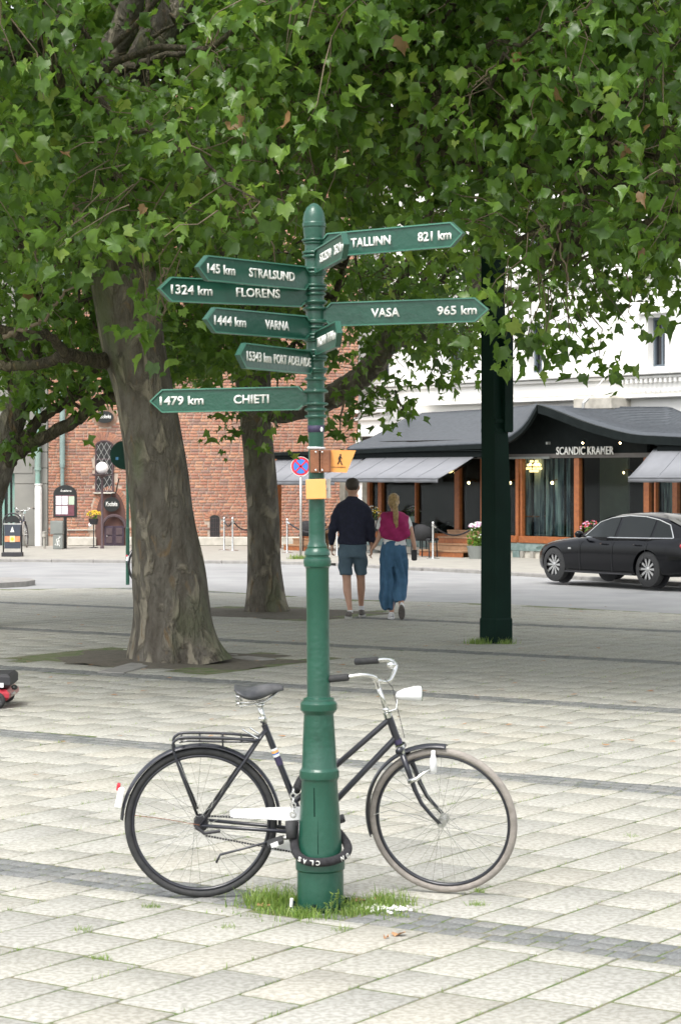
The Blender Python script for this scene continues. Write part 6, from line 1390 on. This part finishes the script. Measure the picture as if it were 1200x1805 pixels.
for (px, py, n_) in ((840, 1596, 130), (175, 1690, 90), (495, 1600, 90), (708, 1617, 70), (145, 1640, 80), (845, 1572, 60), (600, 1640, 60), (1115, 1475, 30), (405, 1636, 60), (268, 1600, 120)):
    cs = [(G(px, py).x + random.gauss(0, .022), G(px, py).y + random.gauss(0, .02), -.01, random.uniform(.4, 1)) for _ in range(n_)]; V_, F_, T_ = blades(cs, .02, .05, .0018, .004, n_, .9); link_mesh('grass_tuft', fastmesh('grass_tuft', V_, F_, M['grass'], T_), kind='stuff')
# blown litter under the trees
q = MB()
for _ in range(160):
    y = random.uniform(14, 33); x = random.uniform(-.16 * y, .16 * y); s_ = random.uniform(.02, .05); a = random.uniform(0, 6.28); q.add([(x + s_ * math.cos(a + k_ * 2.1), y + s_ * math.sin(a + k_ * 2.1) * .8, .006 + random.uniform(0, .012)) for k_ in range(3)], [(0, 1, 2)])
q.build('scattered_leaf_litter', M['dry'], None, kind='stuff')
# ================================================================ PLANE TREES
def leaf_tpl(kind, seed):
    g = random.Random(seed)
    half = [(.0, 1.0), (.10, .74), (.235, .64), (.26, .52), (.42, .57), (.58, .54), (.52, .38), (.56, .22), (.45, .05), (.38, -.13), (.13, -.05)] if kind == 'near' else [(.0, 1.0), (.18, .48), (.62, .58), (.42, .12), (.36, -.12)]
    asp = g.uniform(.72, 1.12); half = [(x * asp * g.uniform(.88, 1.12), y * g.uniform(.94, 1.06)) for x, y in half]
    pts = half + [(0, .02)] + [(-x * g.uniform(.93, 1.07), y) for x, y in half[:0:-1]]
    fold, droop, tw = g.uniform(.15, 1.0), g.uniform(.0, 1.2), g.uniform(-.7, .7)
    def z(x, y): return abs(x) * fold - droop * y * y * .5 + tw * x * y - .25 * x * x
    c = (0, .30); v = [(c[0], c[1], z(*c))] + [(x, y, z(x, y)) for x, y in pts]; v = np.array(v); v[:, 1] += .1; n = len(pts)
    f = np.array([(0, 1 + i, 1 + (i + 1) % n) for i in range(n)])[:, ::-1]
    return v, f
TPL = {k: [leaf_tpl(k, s) for s in range(16)] for k in ('near', 'far')}
def in_img(p):
    px = CX + p[:, 0] / p[:, 1] * F; py = HY - (p[:, 2] - H) / p[:, 1] * F; return px, py
lowA = [(-400, 640), (0, 560), (60, 545), (110, 560), (180, 500), (215, 470), (240, 520), (262, 618), (290, 600), (318, 480), (340, 470), (500, 470), (520, 400), (600, 430), (700, 480), (780, 480), (838, 450), (858, 440), (872, 520), (900, 640), (940, 680), (980, 640), (1030, 670), (1090, 670), (1120, 600), (1150, 560), (1200, 575), (1500, 620)]
lowB = [(-400, 740), (0, 660), (30, 700), (60, 690), (90, 720), (130, 700), (180, 700), (205, 720), (235, 680), (330, 660), (395, 700), (420, 620), (500, 660), (560, 670), (600, 720), (640, 690), (690, 715), (720, 700), (745, 650), (800, 670), (845, 640), (900, 600), (1000, 610), (1100, 600), (1200, 540), (1500, 560)]
def crown(tree, c, rad, n_in, n_out, low, seed, kind, size, limbs, zmin=2.9, extra=(), ymax=99, leafmul=1.0):
    g = np.random.default_rng(seed); c = np.array(c); rad = np.array(rad); keep = []
    tot = 0
    while tot < 60:
        tot += 1; u = g.normal(size=(6000, 3)); u /= np.linalg.norm(u, axis=1)[:, None]; r_ = g.uniform(.25, 1, 6000) ** .6
        lump = 1 + .16 * np.sin(u[:, 0] * 5 + seed) * np.cos(u[:, 2] * 6) + .10 * np.sin(u[:, 1] * 9 + u[:, 0] * 4)
        p = c + u * (r_ * lump)[:, None] * rad; p = p[(p[:, 1] > 9) & (p[:, 2] > zmin)]
        px, py = in_img(p); lim = np.interp(px, [a for a, b in low], [b for a, b in low]) - 14 * 24 / p[:, 1] - 26 * g.random(len(p)) ** 2
        iv = (px > -160) & (px < 1360) & (py > -220); hole_ = (p[:, 1] < 23) & (((px > 150) & (px < 350) & (py < 140)) | ((px < 75) & (py > 55) & (py < 110))) & (g.random(len(p)) < .93)
        p = p[(py < lim) & ~(iv & (p[:, 1] < 16)) & ~hole_]; keep.append(p)
        P_ = np.concatenate(keep); px, py = in_img(P_); vis_ = (px > -160) & (px < 1360) & (py > -220)
        if vis_.sum() >= n_in and (~vis_).sum() >= n_out: break
    vi = np.where(vis_)[0][:n_in]; ou = np.where(~vis_)[0][:n_out]; CL = np.concatenate([P_[vi], P_[ou]]); isv = np.concatenate([np.ones(len(vi), bool), np.zeros(len(ou), bool)])
    if len(extra): CL = np.concatenate([CL, np.array(extra)]); isv = np.concatenate([isv, np.ones(len(extra), bool)])
    # sub-branches: from limb points to random cluster points, then twigs to each cluster
    LP_ = np.concatenate([np.array([tuple(v_) for v_ in l[0]]) for l in limbs]); sub = []; br = MB(); nodes = [LP_]
    pick = g.choice(len(CL), size=min(150, len(CL)), replace=False)
    for k_ in pick:
        e = Vector(CL[k_]); d2 = ((LP_ - CL[k_]) ** 2).sum(1); s0 = Vector(LP_[int(np.argsort(d2)[g.integers(0, min(4, len(d2)))])]); L_ = (e - s0).length
        if L_ < .5 or L_ > 4.5: continue
        pts = [s0 + (e - s0) * t + Vector(tuple(g.normal(0, .05 * L_ * math.sin(math.pi * t) + 1e-6, 3))) + Vector((0, 0, .10 * L_ * math.sin(math.pi * t))) for t in np.linspace(0, 1, 8)]
        br.tube(pts, list(np.linspace(.018 + .006 * L_, .007, 8)), 5, cap=False); nodes.append(np.array([tuple(v_) for v_ in pts[2:]]))
    br.build('branches', M['bark2'], tree, kind='stuff', loc=-tree.location if False else None, smooth=True) if False else None
    SUBS.append((tree, br))
    N = np.concatenate(nodes); tw = []; 
    VV = []; FF = []; b0 = 0
    for k_ in range(len(CL)):
        if g.random() < .25: continue
        if not isv[k_] and g.random() > .2: continue
        d2 = ((N - CL[k_]) ** 2).sum(1); s0 = N[int(np.argmin(d2))]; e = CL[k_]; L_ = math.sqrt(d2.min())
        if L_ > .5: s0 = e + (s0 - e) * (.5 / L_) + g.normal(0, .08, 3) + (0, 0, .10); L_ = .5
        m1 = s0 + (e - s0) * .4 + g.normal(0, .08 * L_, 3) + (0, 0, .06 * L_); m2 = s0 + (e - s0) * .75 + g.normal(0, .05 * L_, 3); pts = np.array([s0, m1, m2, e]); rr_ = np.array([.007, .006, .0045, .003]) * (1.0 if kind == 'near' else 1.1)
        t = np.gradient(pts, axis=0); t /= np.linalg.norm(t, axis=1)[:, None] + 1e-9; a_ = np.cross(t, (.3, .5, .81)); a_ /= np.linalg.norm(a_, axis=1)[:, None] + 1e-9; b_ = np.cross(t, a_)
        for q in range(3): w_ = q * 2.094; VV.append(pts + (a_ * math.cos(w_) + b_ * math.sin(w_)) * rr_[:, None])
        for q in range(3):
            q2 = (q + 1) % 3
            for j in range(3): FF.append((b0 + q * 4 + j, b0 + q2 * 4 + j, b0 + q2 * 4 + j + 1, b0 + q * 4 + j + 1))
        b0 += 12
    TW.append((tree, np.concatenate(VV), np.array(FF)))
    # leaves
    nper = np.where(isv, g.integers(5, 11, len(CL)), g.integers(5, 9, len(CL))); idx = np.repeat(np.arange(len(CL)), nper); n = len(idx); cc = CL[idx]
    pos = cc + g.normal(0, 1, (n, 3)) * np.array([.13, .13, .10]) * (1.25 if kind == 'near' else 1.3)
    out = (cc - c) / rad; out /= np.linalg.norm(out, axis=1)[:, None] + 1e-9
    nrm = out * .55 + np.array([0, -.12, .95]) + g.normal(0, .58, (n, 3)); nrm /= np.linalg.norm(nrm, axis=1)[:, None]
    tip = out * .5 + np.array([0, 0, -.75]) + g.normal(0, .55, (n, 3)); tip -= nrm * (tip * nrm).sum(1)[:, None]; tip /= np.linalg.norm(tip, axis=1)[:, None]; sd_ = np.cross(tip, nrm)
    s_ = size * g.uniform(.40, 1.15, n) * np.where(isv[idx], 1, 1.35); ct = g.normal(0, .13, len(CL))[idx]
    tone = np.clip(g.normal(.34, .20, n) + ct + (g.random(n) < .03) * .4, 0, .93); tone = np.where(g.random(n) < .0006, 1.0, tone)
    lim = np.interp(in_img(pos)[0], [a for a, b in low], [b for a, b in low]); nex = idx >= len(CL) - len(extra)
    ok = (in_img(pos)[1] < lim + 12) | nex; tid = g.integers(0, 16, n)
    dist = pos[:, 1].copy(); px, py = in_img(pos); vv_ = ok & (px > 10) & (px < 1190) & (py > 10) & (py < 900)
    score = np.where(vv_, dist - s_ * 4, 1e6); near = np.argsort(score)[:300]; near = near[score[near] < 1e5]; nm = np.zeros(n, bool); nm[near] = True
    loc0 = np.array(tree.location)
    cachek = {}
    for i in near:
        tb = round(float(tone[i]) * 7) / 7; key = (kind, int(tid[i]), tb)
        if key not in LEAFC: v_, f_ = TPL['near'][tid[i]]; LEAFC[key] = fastmesh('leaf', v_, f_, M['leaf'], np.full(len(v_), tb), smooth=False)
        o = link_mesh('leaf', LEAFC[key], tree); Mx = np.eye(4); Mx[:3, 0] = sd_[i] * s_[i]; Mx[:3, 1] = tip[i] * s_[i]; Mx[:3, 2] = nrm[i] * s_[i]; Mx[:3, 3] = pos[i] - loc0; o.matrix_local = Matrix(Mx.tolist())
    VV = []; FF = []; TT = []; b0 = 0; T_ = TPL[kind]
    for k_ in range(16):
        m_ = ok & ~nm & (tid == k_); v_, f_ = T_[k_]; nv = len(v_); q = pos[m_] - loc0
        W_ = q[:, None, :] + s_[m_][:, None, None] * (v_[None, :, 0:1] * sd_[m_][:, None, :] + v_[None, :, 1:2] * tip[m_][:, None, :] + v_[None, :, 2:3] * nrm[m_][:, None, :])
        VV.append(W_.reshape(-1, 3)); k2 = len(q); FF.append((f_[None] + (np.arange(k2) * nv)[:, None, None]).reshape(-1, 3) + b0); TT.append(np.repeat(tone[m_], nv)); b0 += k2 * nv
    link_mesh('foliage', fastmesh('foliage', np.concatenate(VV), np.concatenate(FF), M['leaf'], np.concatenate(TT), smooth=False), tree, kind='stuff')
    print('crown', seed, len(CL), n, 'in view', int(isv.sum()))
SUBS = []; TW = []; LEAFC = {}
def trunk(tree, pts, rs, seed, n=40, flare=0, lob=.10, name='trunk'):
    """uneven trunk with root flare: sections with radius modulated round the axis"""
    P_ = spline(pts, 7); m = len(P_); R_ = np.interp(np.linspace(0, len(pts) - 1, m), range(len(pts)), rs); q = MB(); loc0 = Vector(tree.location)
    for i, (p, r_) in enumerate(zip(P_, R_)):
        t = (P_[min(i + 1, m - 1)] - P_[max(i - 1, 0)]).normalized(); a = Vector((1, 0, 0)) - t * t.x; a.normalize(); b = t.cross(a); h = p.z
        for k_ in range(n):
            w_ = 2 * math.pi * k_ / n; fl = flare * math.exp(-h * 2.6) * (.55 + .45 * math.cos(w_ * 4 + seed)) if h < 3 else 0
            rr_ = r_ * (1 + lob * math.cos(w_ * 2 + seed + h * .3) * .5 + .045 * noise.noise(Vector((math.cos(w_) * 2, math.sin(w_) * 2, h * 1.6 + seed))) * 2) + fl
            # crease running up the trunk
            dcre = abs((w_ - (4.95 + .02 * math.sin(h * 3)) + math.pi) % (2 * math.pi) - math.pi); 
            if flare and dcre < .28 and h < 1.6: rr_ -= .11 * (1 - dcre / .28) * (1 - h / 1.6) * (r_ / .4)
            q.v.append(tuple(p + (a * math.cos(w_) + b * math.sin(w_)) * rr_ - loc0))
    q.f = [(i * n + k_, i * n + (k_ + 1) % n, (i + 1) * n + (k_ + 1) % n, (i + 1) * n + k_) for i in range(m - 1) for k_ in range(n)]
    q.f.append(tuple((m - 1) * n + k_ for k_ in range(n)))
    return q.build(name, M['bark'], tree, smooth=True)
def limb(tree, pts, rs, mt='bark2'):
    P_ = spline(pts, 6); R_ = list(np.interp(np.linspace(0, len(pts) - 1, len(P_)), range(len(pts)), rs)); g = random.Random(len(P_)); P2 = [p + Vector((g.gauss(0, .012), 0, g.gauss(0, .012))) for p in P_]
    R_ = [r_ * (1 + g.uniform(-.06, .06)) for r_ in R_]
    q = MB().tube([p - tree.location for p in P2], R_, 12); q.build('branch', M[mt], tree, smooth=True); return (P2, R_)
# big left tree
Y1 = 23.0; t1 = thing('plane_tree', 'thick mottled plane tree trunk left of the signpost with roots over bare soil', 'tree', (-1.77, Y1, 0)); s1 = Y1 / F
tp = [(312, 1172), (308, 1140), (304, 1090), (296, 1000), (284, 900), (273, 800), (255, 700), (236, 610), (222, 520), (212, 440)]
tr_ = [84, 74, 66, 60, 56, 54, 52, 55, 60, 64]
trunk(t1, [P(a, b, Y1) for a, b in tp], [r_ * s1 for r_ in tr_], 1.0, flare=.075)
L1_ = [limb(t1, [P(205, 470, Y1), P(175, 380, Y1 - .2), P(130, 270, Y1 - .4), P(112, 100, Y1 - .5), (P(60, -200, Y1 - .8))], [.30, .22, .17, .14, .09], 'bark'),
       limb(t1, [P(225, 480, Y1), P(228, 380, Y1), P(200, 260, Y1), P(168, 140, Y1 - .2), P(215, 60, Y1 - .3), P(240, -60, Y1 - .5), P(250, -300, Y1)], [.30, .20, .17, .15, .14, .13, .08], 'bark'),
       limb(t1, [P(235, 470, Y1), P(245, 360, Y1), P(215, 210, Y1 + .2), P(262, 90, Y1 + .1), P(330, -10, Y1), P(420, -160, Y1), P(600, -330, Y1)], [.28, .2, .18, .19, .17, .13, .07], 'bark'),
       limb(t1, [P(245, 440, Y1), P(330, 330, Y1 - .5), P(420, 300, Y1 - 1.5), P(560, 200, Y1 - 2.4), P(700, 100, Y1 - 3)], [.16, .12, .10, .07, .04]),
       limb(t1, [P(190, 420, Y1), P(120, 400, Y1 - 1), P(20, 420, Y1 - 2), P(-120, 300, Y1 - 3), P(-300, 200, Y1 - 3)], [.14, .11, .09, .07, .04]),
       limb(t1, [P(200, 640, Y1 + .2), P(170, 635, Y1 - .2), P(120, 625, Y1 - .6), P(85, 592, Y1 - .9), P(40, 590, Y1 - 1.2), P(-80, 560, Y1 - 2)], [.10, .075, .06, .045, .05, .04]),
       limb(t1, [P(122, 628, Y1 - .6), P(60, 645, Y1 - .5), P(0, 645, Y1 - .4), P(-120, 640, Y1)], [.06, .055, .05, .03]),
       limb(t1, [P(262, 90, Y1), P(190, 140, Y1 - 1), P(130, 165, Y1 - 1.8)], [.06, .035, .02]), limb(t1, [P(205, 130, Y1 - .4), P(240, 115, Y1 - 1), P(330, 92, Y1 - 1.8), P(420, 120, Y1 - 2.4)], [.05, .035, .028, .02]),
       limb(t1, [P(420, 150, Y1 - 2), P(450, 160, Y1 - 2.4), P(520, 165, Y1 - 2.8)], [.05, .045, .03]), limb(t1, [P(-40, 60, Y1 - 1), P(0, 78, Y1 - 1.1), P(60, 100, Y1 - 1.1), P(130, 240, Y1 - .6)], [.12, .11, .10, .09]),
       limb(t1, [P(262, -150, Y1 - 2.4), P(262, 20, Y1 - 2.6), P(258, 140, Y1 - 2.8)], [.03, .025, .012]), limb(t1, [P(60, -150, Y1 - 3.4), P(68, 40, Y1 - 3.6), P(75, 120, Y1 - 3.8), P(140, 180, Y1 - 3.8)], [.02, .018, .014, .008])]
limb(t1, [P(8, 596, Y1 - 3.2), P(30, 585, Y1 - 3.3), P(55, 575, Y1 - 3.4), P(88, 548, Y1 - 3.6), P(120, 508, Y1 - 3.8), P(150, 490, Y1 - 3.8)], [.022, .020, .018, .014, .01, .008], 'twig')
# right tree whose trunk stands outside the frame
t4 = thing('plane_tree', 'leafy plane tree whose branches reach in from the right over the green column', 'tree', (6.4, 22.0, 0))
trunk(t4, [Vector((6.4, 22, 0)), Vector((6.4, 22, 1)), Vector((6.3, 22, 2.4)), Vector((6.2, 21.9, 3.8)), Vector((6.0, 21.8, 5.2))], [.5, .42, .38, .36, .34], 2.2, flare=.12)
L4_ = [limb(t4, [Vector((6.1, 21.9, 4.6)), P(1300, 300, 21.2), P(1120, 330, 20.5), P(980, 290, 20), P(860, 300, 19.6), P(720, 240, 19.2)], [.22, .17, .10, .06, .04, .025]),
       limb(t4, [Vector((6.0, 21.8, 5.0)), P(1200, 60, 21.2), P(1060, 40, 20.6), P(930, 60, 20.2), P(760, 120, 19.8), P(640, 60, 19.4)], [.24, .17, .11, .07, .045, .02]),
       limb(t4, [Vector((6.2, 22, 3.8)), P(1330, 450, 21.4), P(1180, 420, 20.5), P(1080, 408, 19.7), P(960, 470, 19.2)], [.16, .12, .07, .04, .02]),
       limb(t4, [Vector((6.0, 21.8, 5.0)), Vector((5.2, 20, 7.6)), Vector((3.2, 18.6, 9.2)), Vector((1.0, 18, 9.8))], [.2, .15, .1, .05]), limb(t4, [Vector((6.0, 21.8, 5.0)), Vector((7.4, 20, 7.2)), Vector((8.8, 18.6, 8.6))], [.2, .14, .06])]
for a in (((1042, 60), (1030, 105), (1048, 160), (1042, 205)), ((905, 80), (885, 105), (850, 135), (825, 150)), ((1080, 250), (1120, 265), (1128, 290), (1110, 300)), ((1000, 330), (990, 380), (985, 430), (1002, 490)), ((950, 380), (962, 425), (975, 440), (968, 480))):
    limb(t4, [P(x_, y_, 17.6) for x_, y_ in a], [.012, .010, .008, .006], 'twig')
for a in (((430, 330), (450, 385), (470, 400), (485, 460)), ((395, 210), (408, 180), (425, 140), (425, 290)), ((130, 360), (150, 390), (152, 410)), ((25, 360), (50, 400), (62, 430), (63, 490)), ((70, 0), (72, 60), (76, 110)), ((300, 470), (282, 500), (290, 545), (272, 570)), ((505, 352), (470, 362), (440, 355), (418, 375))):
    limb(t1, [P(x_, y_, 18.6) for x_, y_ in a], [.012, .010, .008, .006][:len(a)], 'twig')
# middle tree
Y2 = 31.1; s2 = Y2 / F; t2 = thing('plane_tree', 'slimmer plane tree trunk between the big trunk and the signpost, forking right', 'tree', ((470 - 600) * s2, Y2, 0))
trunk(t2, [P(a, b, Y2) for a, b in ((470, 1084), (468, 1060), (466, 1000), (463, 900), (456, 800), (450, 735), (447, 690), (440, 640), (420, 570))], [r_ * s2 for r_ in (42, 36, 31, 29, 28, 28, 31, 33, 30)], 3.3, flare=.07)
L2_ = [limb(t2, [P(445, 715, Y2), P(500, 722, Y2 - .1), P(560, 708, Y2 - .2), P(610, 685, Y2 - .4), P(660, 640, Y2 - .6), P(690, 600, Y2 - .8), P(760, 578, Y2 - 1), P(830, 520, Y2 - 1.2), P(850, 440, Y2 - 1.2)], [.20, .18, .175, .17, .165, .16, .13, .12, .10], 'bark'),
       limb(t2, [P(430, 600, Y2), P(400, 480, Y2), P(390, 350, Y2), P(380, 150, Y2), P(360, -100, Y2)], [.24, .18, .15, .12, .07], 'bark'), limb(t2, [P(435, 590, Y2), P(470, 470, Y2 - .5), P(520, 300, Y2 - 1), P(620, 100, Y2 - 1)], [.18, .14, .10, .06]),
       limb(t2, [P(690, 600, Y2 - .8), P(700, 520, Y2 - 1), P(740, 420, Y2 - 1.4), P(800, 250, Y2 - 2)], [.10, .08, .06, .04]), limb(t2, [P(800, 470, Y2 - 1.2), P(760, 500, Y2), P(720, 470, Y2)], [.05, .03, .02]),
       limb(t2, [P(610, 688, Y2 - .4), P(600, 740, Y2 - .8), P(595, 775, Y2 - 1)], [.02, .012, .006], 'twig'), limb(t2, [P(640, 668, Y2 - .5), P(670, 690, Y2 - .8), P(710, 730, Y2 - 1)], [.02, .012, .006], 'twig'), limb(t2, [P(500, 640, Y2), P(560, 600, Y2 - 2), P(640, 350, Y2 - 3)], [.07, .05, .03])]
MB().ell(P(432, 662, Y2 - .2) - t2.location, (.10, .06, .10), 12, 8).build('knot_hollow', M['soil'], t2, smooth=True)
MB().ring(P(432, 662, Y2 - .24) - t2.location, (0, 1, .1), .10, .035, 20, 8).build('knot_rim', M['bark'], t2, smooth=True)
# far left tree
Y3 = 28.0; s3 = Y3 / F; t3 = thing('plane_tree', 'dark plane tree at the left edge with two long boughs sweeping right', 'tree', ((-70 - 600) * s3, Y3, 0))
trunk(t3, [P(a, b, Y3) for a, b in ((-70, 1105), (-62, 1050), (-48, 960), (-25, 880), (-2, 820), (15, 760), (35, 700), (52, 620))], [r_ * s3 for r_ in (46, 38, 32, 30, 27, 24, 20, 18)], 4.1, flare=.06, name='trunk')
L3_ = [limb(t3, [P(0, 830, Y3), P(25, 800, Y3 - .1), P(60, 780, Y3 - .2), P(105, 755, Y3 - .3), P(140, 738, Y3 - .4), P(170, 708, Y3 - .5), P(205, 700, Y3 - .6), P(240, 690, Y3 - .6)], [.13, .105, .085, .08, .075, .07, .06, .04]),
       limb(t3, [P(10, 800, Y3), P(40, 770, Y3), P(75, 735, Y3), P(110, 712, Y3), P(140, 690, Y3 - .1), P(160, 660, Y3 - .2), P(210, 620, Y3 - .3)], [.09, .075, .07, .065, .055, .045, .03]),
       limb(t3, [P(35, 700, Y3), P(48, 660, Y3), P(66, 630, Y3), P(60, 560, Y3), P(90, 430, Y3), P(80, 200, Y3)], [.11, .09, .08, .07, .06, .05]), limb(t3, [P(30, 720, Y3), P(20, 660, Y3), P(-10, 600, Y3), P(-40, 400, Y3), P(-100, 100, Y3)], [.12, .1, .09, .07, .05])]
t3.location = t3.location
def hang(px, py, Y, n=1, sx=8, sy=10, sd=0):
    g = random.Random(px * 7 + py); return [tuple(P(px + g.gauss(0, sx), py + g.gauss(0, sy), Y + g.gauss(0, .15))) for _ in range(n)]
ex1 = hang(265, 560, 18.4, 3, 9, 18) + hang(270, 600, 18.4, 2, 8, 8) + hang(60, 530, 18.2, 4, 16, 10) + hang(380, 40, 18, 2, 12, 10)
ex4 = hang(900, 620, 18.3, 4, 16, 14) + hang(950, 640, 18.6, 3, 14, 12) + hang(1000, 600, 18.6, 4, 22, 14) + hang(1085, 650, 19, 3, 18, 8) + hang(880, 535, 17.5, 3, 14, 8) + hang(1110, 560, 19, 3, 10, 10)
def fill(x0, x1, y0, y1, Ya, Yb, n, sd):
    g = random.Random(sd); return [tuple(P(g.uniform(x0, x1), g.uniform(y0, y1), g.uniform(Ya, Yb))) for _ in range(n)]
ex2 = fill(290, 560, 470, 650, 26.5, 33, 210, 1) + fill(290, 430, 590, 668, 28, 33, 60, 2) + fill(590, 850, 460, 610, 27, 33, 120, 3) + fill(120, 330, 470, 660, 27, 33, 90, 4) + hang(398, 735, 28, 2, 6, 8) + hang(405, 762, 28, 2, 5, 6) + hang(470, 735, 28, 2, 8, 5) + hang(486, 765, 28, 1, 4, 8) + hang(600, 735, 29, 3, 14, 10) + hang(598, 770, 29, 2, 8, 8) + hang(690, 700, 29, 5, 18, 8) + hang(710, 728, 29, 2, 8, 6) + hang(650, 690, 29, 4, 18, 8) + hang(750, 640, 29, 8, 30, 18) + hang(780, 680, 29, 2, 14, 6) + hang(830, 620, 29, 4, 12, 16)
crown(t1, (-2.4, 20.6, 7.2), (5.6, 6.6, 4.1), 2900, 900, lowA, 11, 'near', .138, L1_, 3.0, ex1)
crown(t4, (5.0, 19.6, 7.2), (6.6, 6.6, 4.1), 2500, 900, lowA, 12, 'near', .138, L4_, 2.9, ex4)
crown(t2, (-.2, 30.2, 7.4), (7.2, 5.4, 4.6), 1650, 500, lowB, 13, 'far', .155, L2_, 2.8, ex2)
crown(t3, (-6.0, 28.0, 6.9), (4.9, 4.6, 4.0), 800, 600, lowB, 14, 'far', .165, L3_, 2.8, fill(0, 205, 500, 690, 26, 31, 120, 5) + hang(30, 790, 27.6, 4, 10, 8) + hang(60, 700, 27.6, 5, 22, 12) + hang(150, 700, 27.6, 4, 25, 8))
for tree, br in SUBS: br.xf(lambda p: p - tree.location); br.build('branches', M['bark2'], tree, smooth=True, kind='stuff')
for tree, V_, F_ in TW: link_mesh('twigs', fastmesh('twigs', V_ - np.array(tree.location), F_, M['twig'], smooth=True), tree, kind='stuff')
